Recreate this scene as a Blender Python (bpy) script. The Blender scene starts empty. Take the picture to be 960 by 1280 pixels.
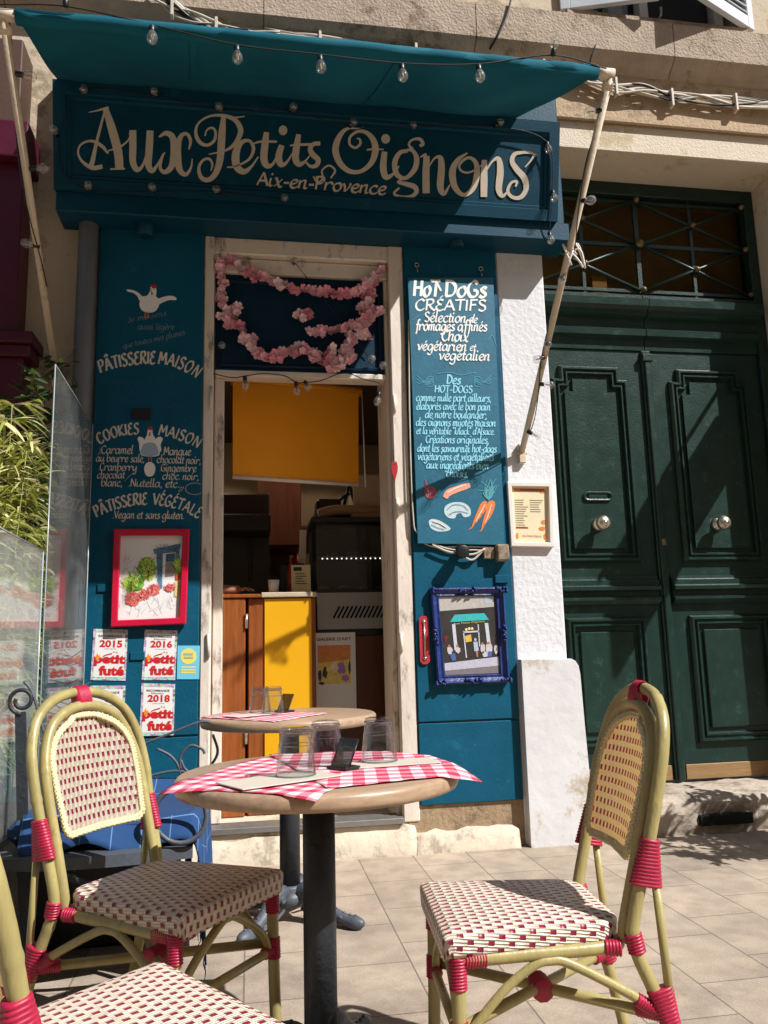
import bpy, math, random
import numpy as np
from mathutils import Vector, Matrix
random.seed(7)
sin, cos, pi = math.sin, math.cos, math.pi
SC = bpy.context.scene
COL = SC.collection

# ------------------------------------------------------------------ camera
F, CAM = 1000.0, (0.0, -4.208, 1.03)
RT = np.array([0.98662018, -0.16103541, -0.02546012])
DN = np.array([0.00199207, 0.16805849, -0.98577501])
FW = np.array([0.16302347, 0.9725348, 0.1661307])
cd = bpy.data.cameras.new('camera'); cam = bpy.data.objects.new('camera', cd); COL.objects.link(cam)
cd.sensor_fit = 'VERTICAL'; cd.sensor_height = 24.0; cd.lens = 24.0 * F / 1280.0
cd.clip_start = 0.05; cd.clip_end = 500
cam.matrix_world = Matrix(((RT[0], -DN[0], -FW[0], CAM[0]), (RT[1], -DN[1], -FW[1], CAM[1]),
                           (RT[2], -DN[2], -FW[2], CAM[2]), (0, 0, 0, 1)))
SC.camera = cam

# ------------------------------------------------------------------ light
SUN = Vector((1.2, -1.0, 1.6)).normalized()        # direction towards the sun
w = bpy.data.worlds.new('World'); SC.world = w; w.use_nodes = True
nt = w.node_tree; bg = nt.nodes['Background']
sky = nt.nodes.new('ShaderNodeTexSky'); sky.sky_type = 'NISHITA'; sky.sun_disc = False
sky.sun_elevation = math.asin(SUN.z); sky.sun_rotation = math.atan2(SUN.x, SUN.y)
sky.air_density = 1.0; sky.dust_density = 1.6; sky.ozone_density = 1.0
nt.links.new(sky.outputs[0], bg.inputs[0]); bg.inputs[1].default_value = 0.05
sl = bpy.data.lights.new('sun', 'SUN'); sl.energy = 4.9; sl.angle = math.radians(0.5); sl.color = (1.0, 0.985, 0.97)
so = bpy.data.objects.new('sun', sl); COL.objects.link(so)
so.rotation_euler = SUN.to_track_quat('Z', 'Y').to_euler(); so.location = SUN * 20
SC.view_settings.view_transform = 'Standard'; SC.view_settings.look = 'None'
SC.view_settings.exposure = 0.48; SC.view_settings.gamma = 1.0
SC.view_settings.use_curve_mapping = False
SC.cycles.max_bounces = 7; SC.cycles.transparent_max_bounces = 16; SC.cycles.transmission_bounces = 8
SC.cycles.caustics_reflective = False; SC.cycles.caustics_refractive = False

# ------------------------------------------------------------------ helpers
def ray(px, py): return RT * (px - 480) / F + DN * (py - 640) / F + FW
CA = np.array(CAM)
def fac(px, py, y=0.0):
    """world point on the vertical plane at depth y that the photo shows at px, py"""
    d = ray(px, py); return Vector(CA + d * ((y - CA[1]) / d[1]))
def onz(px, py, z=0.0):
    d = ray(px, py); return Vector(CA + d * ((z - CA[2]) / d[2]))
def onpl(px, py, p0, n):
    d = ray(px, py); n = np.array(n); return Vector(CA + d * (((np.array(p0) - CA) @ n) / (d @ n)))
def hexc(h):
    h = h.lstrip('#'); v = [int(h[i:i + 2], 16) / 255 for i in (0, 2, 4)]
    return tuple(c / 12.92 if c <= .04045 else ((c + .055) / 1.055) ** 2.4 for c in v)

def mat(name, col, rough=.6, var=.15, vscale=6, bump=0, bscale=40, metal=0, spec=.5, col2=None, c2amt=.5, c2scale=3, coat=0, detail=6,
        stretch=None, chips=None):
    m = bpy.data.materials.new(name); m.use_nodes = True
    n = m.node_tree.nodes; L = m.node_tree.links; b = n['Principled BSDF']
    if isinstance(col, str): col = hexc(col)
    b.inputs['Roughness'].default_value = rough; b.inputs['Metallic'].default_value = metal
    b.inputs['Specular IOR Level'].default_value = spec
    b.inputs['Coat Weight'].default_value = coat; b.inputs['Coat Roughness'].default_value = .15
    tc = n.new('ShaderNodeTexCoord'); src = tc.outputs['Object']
    if stretch:
        mp = n.new('ShaderNodeMapping'); mp.inputs['Scale'].default_value = stretch
        L.new(src, mp.inputs[0]); src = mp.outputs[0]
    nz = n.new('ShaderNodeTexNoise'); nz.inputs['Scale'].default_value = vscale; nz.inputs['Detail'].default_value = detail
    nz.inputs['Roughness'].default_value = .65
    L.new(src, nz.inputs['Vector'])
    rp = n.new('ShaderNodeValToRGB'); rp.color_ramp.elements[0].position = .3; rp.color_ramp.elements[1].position = .7
    rp.color_ramp.elements[0].color = tuple(max(0, c * (1 - var)) for c in col) + (1,)
    rp.color_ramp.elements[1].color = tuple(min(1, c * (1 + var)) for c in col) + (1,)
    L.new(nz.outputs['Fac'], rp.inputs[0]); out = rp.outputs[0]
    if col2 is not None:
        if isinstance(col2, str): col2 = hexc(col2)
        n2 = n.new('ShaderNodeTexNoise'); n2.inputs['Scale'].default_value = c2scale; n2.inputs['Detail'].default_value = 9
        n2.inputs['Roughness'].default_value = .75; L.new(src, n2.inputs['Vector'])
        r2 = n.new('ShaderNodeValToRGB'); t = 1 - c2amt
        r2.color_ramp.elements[0].position = .3 + .4 * t - .03; r2.color_ramp.elements[1].position = .3 + .4 * t + .06
        L.new(n2.outputs['Fac'], r2.inputs[0])
        mx = n.new('ShaderNodeMix'); mx.data_type = 'RGBA'; L.new(r2.outputs[0], mx.inputs[0]); L.new(out, mx.inputs[6])
        mx.inputs[7].default_value = tuple(col2) + (1,); out = mx.outputs[2]
    if chips is not None:
        cc_, cs_, ct_ = chips
        n4 = n.new('ShaderNodeTexNoise'); n4.inputs['Scale'].default_value = cs_; n4.inputs['Detail'].default_value = 12; n4.inputs['Roughness'].default_value = .72; L.new(src, n4.inputs['Vector'])
        r4 = n.new('ShaderNodeMapRange'); r4.inputs[1].default_value = ct_; r4.inputs[2].default_value = ct_ + .03; r4.inputs[4].default_value = .75; L.new(n4.outputs['Fac'], r4.inputs[0])
        m4 = n.new('ShaderNodeMix'); m4.data_type = 'RGBA'; L.new(r4.outputs[0], m4.inputs[0]); L.new(out, m4.inputs[6]); m4.inputs[7].default_value = hexc(cc_) + (1,); out = m4.outputs[2]
    L.new(out, b.inputs['Base Color'])
    if rough < .9:
        mr = n.new('ShaderNodeMapRange'); mr.inputs[3].default_value = max(.02, rough - .08); mr.inputs[4].default_value = min(1, rough + .1)
        L.new(nz.outputs['Fac'], mr.inputs[0]); L.new(mr.outputs[0], b.inputs['Roughness'])
    if bump:
        n3 = n.new('ShaderNodeTexNoise'); n3.inputs['Scale'].default_value = bscale; n3.inputs['Detail'].default_value = 5
        L.new(src, n3.inputs['Vector'])
        bp = n.new('ShaderNodeBump'); bp.inputs['Strength'].default_value = bump; bp.inputs['Distance'].default_value = .01
        L.new(n3.outputs['Fac'], bp.inputs['Height']); L.new(bp.outputs[0], b.inputs['Normal'])
    return m

def glassy(name, tint=(1, 1, 1), refl=.10, rough=.02, haze=0.0, hcol=(.8, .8, .8), pw=4.0, k=.7):
    """thin clear sheet: mostly transparent with a mirror-like skin"""
    m = bpy.data.materials.new(name); m.use_nodes = True
    n = m.node_tree.nodes; L = m.node_tree.links; o = n['Material Output']; n.remove(n['Principled BSDF'])
    t = n.new('ShaderNodeBsdfTransparent'); t.inputs[0].default_value = tuple(tint) + (1,)
    g = n.new('ShaderNodeBsdfGlossy'); g.inputs['Roughness'].default_value = rough
    lw0 = n.new('ShaderNodeLayerWeight'); lw0.inputs[0].default_value = .5; lw1 = n.new('ShaderNodeMath'); lw1.operation = 'POWER'; lw1.inputs[1].default_value = pw; L.new(lw0.outputs['Facing'], lw1.inputs[0])
    lw = n.new('ShaderNodeMath'); lw.operation = 'MULTIPLY'; lw.inputs[1].default_value = k; L.new(lw1.outputs[0], lw.inputs[0])
    ad = n.new('ShaderNodeMath'); ad.operation = 'ADD'; ad.inputs[1].default_value = refl; ad.use_clamp = True
    L.new(lw.outputs[0], ad.inputs[0])
    mx = n.new('ShaderNodeMixShader'); L.new(ad.outputs[0], mx.inputs[0]); L.new(t.outputs[0], mx.inputs[1]); L.new(g.outputs[0], mx.inputs[2])
    out = mx.outputs[0]
    if haze:
        d = n.new('ShaderNodeBsdfDiffuse'); d.inputs[0].default_value = tuple(hcol) + (1,)
        tc = n.new('ShaderNodeTexCoord'); nz = n.new('ShaderNodeTexNoise'); nz.inputs['Scale'].default_value = 3; nz.inputs['Detail'].default_value = 6
        L.new(tc.outputs['Object'], nz.inputs['Vector'])
        mr = n.new('ShaderNodeMapRange'); mr.inputs[1].default_value = .35; mr.inputs[2].default_value = .7
        mr.inputs[3].default_value = haze * .35; mr.inputs[4].default_value = haze * 1.4
        L.new(nz.outputs['Fac'], mr.inputs[0])
        m2 = n.new('ShaderNodeMixShader'); L.new(mr.outputs[0], m2.inputs[0]); L.new(out, m2.inputs[1]); L.new(d.outputs[0], m2.inputs[2]); out = m2.outputs[0]
    L.new(out, o.inputs[0]); return m

def emit(name, col, s):
    m = bpy.data.materials.new(name); m.use_nodes = True
    b = m.node_tree.nodes['Principled BSDF']; b.inputs['Emission Color'].default_value = tuple(col) + (1,); b.inputs['Emission Strength'].default_value = s
    return m

def cr(pts, n=8, closed=False):
    """Catmull-Rom through points (tuples of any length)"""
    P = [np.array(p, float) for p in pts]
    if len(P) < 3 and not closed: 
        return [P[0] + (P[-1] - P[0]) * t / n for t in range(n + 1)]
    out = []; N = len(P)
    rng = range(N) if closed else range(N - 1)
    for i in rng:
        if closed: p0, p1, p2, p3 = P[(i - 1) % N], P[i], P[(i + 1) % N], P[(i + 2) % N]
        else:
            p1, p2 = P[i], P[i + 1]; p0 = P[i - 1] if i else p1 * 2 - p2; p3 = P[i + 2] if i + 2 < N else p2 * 2 - p1
        for k in range(n):
            t = k / n
            out.append(.5 * (2 * p1 + (p2 - p0) * t + (2 * p0 - 5 * p1 + 4 * p2 - p3) * t * t + (3 * p1 - p0 - 3 * p2 + p3) * t ** 3))
    if not closed: out.append(P[-1])
    return out

class MB:
    def __init__(s): s.v = []; s.f = []; s.uv = []; s.sm = []; s.mi = []; s.hasuv = False
    def add(s, vs, fs, smooth=False, uvs=None, mi=0):
        o = len(s.v); s.v += [tuple(v) for v in vs]
        for f in fs:
            s.f.append(tuple(i + o for i in f)); s.sm.append(smooth); s.mi.append(mi)
            if uvs is not None: s.uv.append([uvs[i] for i in f]); s.hasuv = True
            else: s.uv.append([(0, 0)] * len(f))
        return s
    def box(s, c, size, bev=.003, rot=None, mi=0):
        hx, hy, hz = [d / 2 for d in size]; b = min(bev, hx * .9, hy * .9, hz * .9)
        vs = []; idx = {}
        for sx in (-1, 1):
            for sy in (-1, 1):
                for sz in (-1, 1):
                    for a in range(3):
                        q = [sx * (hx - b), sy * (hy - b), sz * (hz - b)]
                        q[a] = (sx * hx, sy * hy, sz * hz)[a]; idx[(sx, sy, sz, a)] = len(vs); vs.append(Vector(q))
        fs = []
        for a in range(3):
            o1, o2 = (a + 1) % 3, (a + 2) % 3
            for sg in (-1, 1):
                r = []
                for u, v in ((-1, -1), (1, -1), (1, 1), (-1, 1)):
                    k = [0, 0, 0]; k[a] = sg; k[o1] = u; k[o2] = v; r.append(idx[(*k, a)])
                fs.append(r if sg > 0 else r[::-1])
            for u in (-1, 1):
                for v in (-1, 1):
                    k0 = [0, 0, 0]; k1 = [0, 0, 0]; k0[a] = -1; k1[a] = 1
                    for k in (k0, k1): k[o1] = u; k[o2] = v
                    q = [idx[(*k0, o1)], idx[(*k1, o1)], idx[(*k1, o2)], idx[(*k0, o2)]]
                    fs.append(q if u * v > 0 else q[::-1])
        for sx in (-1, 1):
            for sy in (-1, 1):
                for sz in (-1, 1):
                    q = [idx[(sx, sy, sz, a)] for a in range(3)]; fs.append(q if sx * sy * sz > 0 else q[::-1])
        M_ = Matrix.Translation(Vector(c))
        if rot is not None: M_ = M_ @ rot.to_4x4()
        return s.add([M_ @ v for v in vs], fs, mi=mi)
    def bx(s, x0, x1, y0, y1, z0, z1, bev=.003, mi=0):
        return s.box(((x0 + x1) / 2, (y0 + y1) / 2, (z0 + z1) / 2), (abs(x1 - x0), abs(y1 - y0), abs(z1 - z0)), bev, mi=mi)
    def tube(s, pts, r, n=10, closed=False, smooth=True, caps=True, ell=None, mi=0):
        P = [Vector(p[:3]) for p in pts]; N = len(P)
        R = r if hasattr(r, '__len__') else [r] * N
        T = []
        for i in range(N):
            a = P[(i - 1) % N] if (i or closed) else P[i]; b = P[(i + 1) % N] if (i < N - 1 or closed) else P[i]
            d = b - a; T.append(d.normalized() if d.length > 1e-9 else Vector((0, 0, 1)))
        ref = Vector((0, 0, 1)) if abs(T[0].z) < .9 else Vector((1, 0, 0))
        u = T[0].cross(ref).normalized()
        vs = []
        for i in range(N):
            u = (u - T[i] * u.dot(T[i]))
            u = u.normalized() if u.length > 1e-6 else T[i].orthogonal().normalized()
            v = T[i].cross(u)
            for k in range(n):
                a = 2 * pi * k / n; vs.append(P[i] + (u * cos(a) + v * sin(a)) * R[i])
        fs = []
        for i in range(N if closed else N - 1):
            j = (i + 1) % N
            for k in range(n): fs.append((i * n + k, i * n + (k + 1) % n, j * n + (k + 1) % n, j * n + k))
        if caps and not closed: fs.append(tuple(range(n))[::-1]); fs.append(tuple((N - 1) * n + k for k in range(n)))
        return s.add(vs, fs, smooth, mi=mi)
    def lathe(s, prof, c=(0, 0, 0), n=24, axis='z', smooth=True, mi=0, close=False):
        vs = []; fs = []
        for (r, h) in prof:
            for k in range(n):
                a = 2 * pi * k / n; x, y = r * cos(a), r * sin(a)
                q = (x, y, h) if axis == 'z' else ((x, -h, y) if axis == '-y' else (h, x, y))
                vs.append(Vector(q) + Vector(c))
        m = len(prof)
        for i in range(m - 1):
            for k in range(n): fs.append((i * n + k, i * n + (k + 1) % n, (i + 1) * n + (k + 1) % n, (i + 1) * n + k))
        fs.append(tuple(range(n))[::-1]); fs.append(tuple((m - 1) * n + k for k in range(n)))
        return s.add(vs, fs, smooth, mi=mi)
    def prism(s, poly, vec, mi=0, uvs=None):
        """planar polygon (3D points) extruded by vec"""
        n = len(poly); P = [Vector(p) for p in poly]; V = Vector(vec)
        vs = P + [p + V for p in P]
        fs = [tuple(range(n))[::-1], tuple(range(n, 2 * n))] + [(i, (i + 1) % n, n + (i + 1) % n, n + i) for i in range(n)]
        return s.add(vs, fs, mi=mi, uvs=(list(uvs) * 2 if uvs else None))
    def grid(s, fn, nu, nv, smooth=True, uvf=None, mi=0, closeu=False):
        vs = []; uv = []
        for j in range(nv + 1):
            for i in range(nu + 1):
                vs.append(fn(i / nu, j / nv)); uv.append(uvf(i / nu, j / nv) if uvf else (i / nu, j / nv))
        fs = [(j * (nu + 1) + i, j * (nu + 1) + i + 1, (j + 1) * (nu + 1) + i + 1, (j + 1) * (nu + 1) + i) for j in range(nv) for i in range(nu)]
        return s.add(vs, fs, smooth, uvs=uv, mi=mi)
    def sweep(s, path, prof, normal, closed=False, mi=0):
        """mitred sweep: path of 3D points lying in a plane with given normal; prof = [(out, up)] where out is sideways in the plane (left of travel) and up along normal"""
        N = Vector(normal).normalized(); P = [Vector(p) for p in path]; n = len(P); m = len(prof); vs = []
        for i in range(n):
            a = P[(i - 1) % n]; b = P[i]; c = P[(i + 1) % n]
            d1 = (b - a).normalized() if (i or closed) else (c - b).normalized(); d2 = (c - b).normalized() if (i < n - 1 or closed) else d1
            l1 = N.cross(d1); l2 = N.cross(d2); bis = (l1 + l2)
            k = bis.length_squared / 2 if bis.length > 1e-6 else 1
            mit = bis / max(k, .2)
            for (o, u) in prof: vs.append(b + mit * o + N * u)
        fs = []
        for i in range(n if closed else n - 1):
            j = (i + 1) % n
            for k in range(m - 1): fs.append((i * m + k, j * m + k, j * m + k + 1, i * m + k + 1))
        if not closed: fs.append(tuple(range(m))); fs.append(tuple((n - 1) * m + k for k in range(m))[::-1])
        return s.add(vs, fs, mi=mi)
    def build(s, name, m, parent=None, **kw):
        me = bpy.data.meshes.new(name); me.from_pydata(s.v, [], s.f)
        me.polygons.foreach_set('use_smooth', s.sm); me.polygons.foreach_set('material_index', s.mi)
        if s.hasuv:
            l = me.uv_layers.new(name='UVMap'); flat = [c for f in s.uv for q in f for c in q]; l.data.foreach_set('uv', flat)
        for mm in (m if isinstance(m, (list, tuple)) else [m]): me.materials.append(mm)
        me.update()
        o = bpy.data.objects.new(name, me); COL.objects.link(o)
        if parent is not None: o.parent = parent
        for k, v in kw.items(): o[k] = v
        return o

def build_each(mb, name, m, parent):
    """one object per connected piece of the builder"""
    par = list(range(len(mb.v)))
    def find(i):
        while par[i] != i: par[i] = par[par[i]]; i = par[i]
        return i
    for f in mb.f:
        r = find(f[0])
        for i in f[1:]: par[find(i)] = r
    groups = {}
    for k, f in enumerate(mb.f): groups.setdefault(find(f[0]), []).append(k)
    out = []
    for ks in groups.values():
        q = type(mb)(); idx = {}
        for k in ks:
            for i in mb.f[k]:
                if i not in idx: idx[i] = len(q.v); q.v.append(mb.v[i])
            q.f.append(tuple(idx[i] for i in mb.f[k])); q.sm.append(mb.sm[k]); q.mi.append(mb.mi[k]); q.uv.append(mb.uv[k])
        q.hasuv = mb.hasuv; out.append(q.build(name, m, parent))
    return out

def thing(name, label, cat, loc=(0, 0, 0), rz=0, group=None):
    o = bpy.data.objects.new(name, None); COL.objects.link(o); o.empty_display_size = .1
    o.location = loc; o.rotation_euler = (0, 0, rz); o['label'] = label; o['category'] = cat
    if group: o['group'] = group
    return o
def tag(o, label, cat, group=None):
    o['label'] = label; o['category'] = cat
    if group: o['group'] = group
    return o
def copy_thing(o, parent=None):
    c = o.copy(); COL.objects.link(c)
    if parent is not None: c.parent = parent
    for ch in list(o.children): copy_thing(ch, c)
    return c
def rel(root, pts): return [Vector(p) - root.location for p in pts]

class Loc(MB):
    """mesh builder in world coordinates that is stored relative to its thing's origin"""
    def build(s, name, m, parent=None, **kw):
        if parent is not None:
            p = parent; off = Vector((0, 0, 0))
            while p is not None: off += p.location; p = p.parent
            s.v = [(x - off.x, y - off.y, z - off.z) for x, y, z in s.v]
        return MB.build(s, name, m, parent, **kw)

# ------------------------------------------------------------------ lettering
LC = {
'a': ([[(4, 4.2), (2.6, 5), (.8, 3.6), (.3, 1.4), (1.2, 0), (2.6, .6), (4, 3)], [(4.3, 5), (3.7, 1.5), (4.1, .1), (5, .8)]], 5.1),
'b': ([[(1.4, 9), (.6, 3), (.8, .6), (2, 0), (3.8, 1.2), (4.3, 3.4), (3.2, 5), (1.8, 4.2), (.9, 2.8)]], 4.8),
'c': ([[(3.8, 4.2), (2.8, 5), (1, 3.8), (.4, 1.6), (1.4, 0), (2.8, .2), (3.8, 1.2)]], 4.1),
'd': ([[(4, 4.2), (2.6, 5), (.8, 3.6), (.3, 1.4), (1.2, 0), (2.6, .6), (4, 3)], [(5.2, 9), (4, 1.6), (4.3, .1), (5.2, .8)]], 5.3),
'e': ([[(.6, 2.2), (2.6, 2.8), (3.6, 4), (2.8, 5), (1.2, 4.2), (.4, 2), (1.2, .1), (2.6, .1), (3.8, 1.2)]], 4.1),
'f': ([[(4.6, 8.4), (3.6, 9), (2.8, 7.6), (1.6, 0), (.8, -3)], [(.8, 4.8), (4, 4.9)]], 3.5),
'g': ([[(4, 4.2), (2.6, 5), (.8, 3.6), (.3, 1.4), (1.2, 0), (2.6, .6), (4, 3)], [(4.2, 5), (3.4, -1.5), (2, -3.4), (.4, -3), (.2, -2)]], 4.9),
'h': ([[(1.6, 9), (.4, 0)], [(.9, 2.8), (2.2, 4.6), (3.4, 5), (3.9, 4), (3.3, 1.2), (3.8, .1), (4.8, .8)]], 5),
'i': ([[(.9, 5), (.4, 1.2), (.9, .1), (1.8, .8)], [(1.2, 6.7), (1.6, 8.1)]], 2.4),
'j': ([[(1.2, 5), (.4, -2), (-.8, -3.4), (-1.8, -2.8)], [(1.6, 6.9), (1.8, 7.5)]], 2.2),
'k': ([[(1.6, 9), (.4, 0)], [(4, 4.8), (1.4, 2.6), (3.2, .2), (4.4, .5)]], 4.5),
'l': ([[(1.6, 9), (.5, 1.4), (1, .1), (1.9, .8)]], 2.2),
'm': ([[(.9, 5), (.2, 0)], [(.7, 3), (2, 4.8), (2.9, 4.6), (2.9, 3.5), (2.4, 0)], [(2.8, 3), (4.1, 4.8), (5.1, 4.6), (4.9, 3), (4.7, .8), (5.2, .1), (6.1, .8)]], 6.4),
'n': ([[(.9, 5), (.2, 0)], [(.7, 3), (2.2, 4.8), (3.3, 4.7), (3.2, 3.2), (2.9, .9), (3.4, .1), (4.3, .8)]], 4.6),
'o': ([[(2.6, 5), (1, 4), (.4, 1.8), (1.4, 0), (3, .6), (4, 3), (3.4, 4.7), (2.6, 5)]], 4.5),
'p': ([[(1, 5), (-.4, -4)], [(.7, 3), (2.2, 4.9), (3.8, 4.4), (3.8, 2), (2.4, 0), (1, .5)]], 4.6),
'q': ([[(4, 4.2), (2.6, 5), (.8, 3.6), (.3, 1.4), (1.2, 0), (2.6, .6), (4, 3)], [(4.2, 5), (3, -4)]], 4.8),
'r': ([[(.9, 5), (.2, 0)], [(.7, 2.8), (1.9, 4.5), (3.0, 5), (3.7, 4.4), (3.8, 3.6)]], 4.0),
's': ([[(3.4, 4.4), (2.2, 5), (1.1, 4.2), (1.6, 3), (2.8, 1.8), (2.6, .4), (1.2, 0), (.2, .7)]], 3.6),
't': ([[(1.9, 7.2), (.9, 1.4), (1.4, .1), (2.5, .7)], [(.2, 4.9), (3, 4.9)]], 2.9),
'u': ([[(.8, 5), (.3, 1.6), (1, .1), (2.4, .8), (3.8, 3.4)], [(4.2, 5), (3.6, 1.2), (4.1, .1), (5, .8)]], 5),
'v': ([[(.4, 5), (1.2, 3.4), (1.3, 0)], [(1.3, 0), (3, 2.4), (3.8, 4.6), (3.4, 5)]], 4.2),
'w': ([[(.4, 5), (.9, 0)], [(.9, 0), (3, 5)], [(3, 5), (3.4, 0)], [(3.4, 0), (5.8, 5)]], 6),
'x': ([[(.3, 4.6), (1.2, 5), (2.4, .4), (3.4, 0), (4, .6)], [(4, 4.8), (.2, .1)]], 4.3),
'y': ([[(.8, 5), (.4, 1.8), (1.2, .2), (2.4, .8), (3.8, 3.4)], [(4.2, 5), (3.4, -1.5), (2, -3.4), (.4, -3)]], 4.9),
'z': ([[(.4, 4.8), (3.6, 4.8)], [(3.6, 4.8), (.3, .2)], [(.3, .2), (3.8, .2)]], 4.1),
'A': ([[(0, 0), (2.8, 8)], [(2.8, 8), (5, 0)], [(1, 3), (4.4, 3)]], 5.5),
'B': ([[(.6, 0), (1.2, 8)], [(1.2, 8), (3.6, 7.6), (3.8, 5.6), (1, 4.3)], [(1, 4.3), (4, 3.8), (4.2, 1), (.6, 0)]], 5),
'C': ([[(4.6, 6.6), (3.2, 8), (1, 6), (.4, 3), (1.4, .4), (3, .1), (4.6, 1.6)]], 4.9),
'D': ([[(.8, 0), (1.2, 8)], [(.4, 7.8), (3.4, 7.4), (5, 4.6), (3.8, 1), (.5, 0)]], 5.6),
'E': ([[(4, 7.4), (2.4, 8), (1.2, 6.6), (2, 4.6), (3.2, 4.4)], [(2, 4.6), (.5, 2.6), (1, .4), (2.6, 0), (4.2, 1)]], 4.4),
'F': ([[(1.2, 8), (.6, 0)], [(.6, 7.8), (4.4, 8)], [(1, 4.3), (3.6, 4.5)]], 4.4),
'G': ([[(4.6, 6.6), (3.2, 8), (1, 6), (.4, 3), (1.4, .4), (3, .1), (4.4, 1.2), (4.5, 3.4)], [(4.5, 3.4), (2.8, 3.4)]], 5.3),
'H': ([[(.8, 8), (.4, 0)], [(4.6, 8), (4.2, 0)], [(.6, 4.2), (4.4, 4.4)]], 5.4),
'I': ([[(1.2, 8), (.8, 0)]], 2.1),
'J': ([[(2.6, 8), (2.2, 1), (1, -.2), (0, .8)]], 3.2),
'K': ([[(1, 8), (.6, 0)], [(4.4, 8), (.9, 3.6)], [(.9, 3.6), (3, 1), (4.6, 0)]], 4.9),
'L': ([[(1, 8), (.6, .2)], [(.6, .2), (3.8, .3)]], 4),
'M': ([[(.3, 0), (1.2, 8)], [(1.2, 8), (3, 2.4)], [(3, 2.4), (5.2, 8)], [(5.2, 8), (5.6, 0)]], 6.3),
'N': ([[(.5, 0), (1.1, 8)], [(1.1, 8), (4.2, 0)], [(4.2, 0), (4.9, 8)]], 5.5),
'O': ([[(3, 8), (1.2, 6.8), (.4, 3.6), (1.6, .3), (3.6, .8), (5, 4.4), (4.2, 7.4), (3, 8)]], 5.5),
'P': ([[(.6, 0), (1.2, 8)], [(.3, 7.6), (3.4, 8), (4.4, 6), (3, 4), (1, 3.8)]], 4.6),
'R': ([[(.6, 0), (1.2, 8)], [(.3, 7.6), (3.4, 8), (4.2, 6.2), (3, 4.4), (1, 4)], [(2, 4.2), (3.4, 1.4), (5, 0)]], 5.1),
'S': ([[(4, 7), (2.6, 8), (1, 7), (1.4, 5), (3.4, 3.4), (3.6, 1.2), (2, 0), (.4, 1)]], 4.5),
'T': ([[(0, 7.6), (5, 8)], [(2.8, 7.8), (2.2, 0)]], 4.7),
'U': ([[(.8, 8), (.5, 2), (2, 0), (4, 1.2), (4.8, 8)]], 5.3),
'V': ([[(.4, 8), (2.2, 0)], [(2.2, 0), (5, 8)]], 4.8),
'X': ([[(.6, 8), (4.6, 0)], [(4.8, 8), (.2, 0)]], 5),
'Y': ([[(.4, 8), (2.6, 4)], [(5, 8), (1.8, 0)]], 4.9),
'Z': ([[(.4, 7.8), (4.6, 7.8)], [(4.6, 7.8), (.3, .2)], [(.3, .2), (4.6, .2)]], 5),
'.': ([[(.5, 0), (.7, .7)]], 1.5), ',': ([[(.9, .8), (.3, -1.4)]], 1.7), '-': ([[(.4, 2.6), (2.8, 2.8)]], 3.2),
"'": ([[(1, 9), (.6, 7)]], 1.5), '"': ([[(.6, 9), (.3, 7)], [(1.8, 9), (1.5, 7)]], 2.4), ' ': ([], 2.6),
}
for ch, base, acc in (('é', 'e', 'a'), ('è', 'e', 'g'), ('à', 'a', 'g'), ('ê', 'e', 'c'), ('â', 'a', 'c'), ('É', 'E', 'A'), ('Â', 'A', 'C'), ('ï', 'i', 'a')):
    st, ad = LC[base]; st = list(st)
    h = 6.2 if acc in 'agc' else 9.0; x = ad * .5
    if acc in 'aA': st.append([(x, h), (x + 1.5, h + 1.9)])
    elif acc == 'g': st.append([(x + .9, h), (x - .3, h + 1.9)])
    else: st.append([(x - 1.3, h), (x + .2, h + 1.5)]); st.append([(x + .2, h + 1.5), (x + 1.5, h)])
    LC[ch] = (st, ad)

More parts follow.
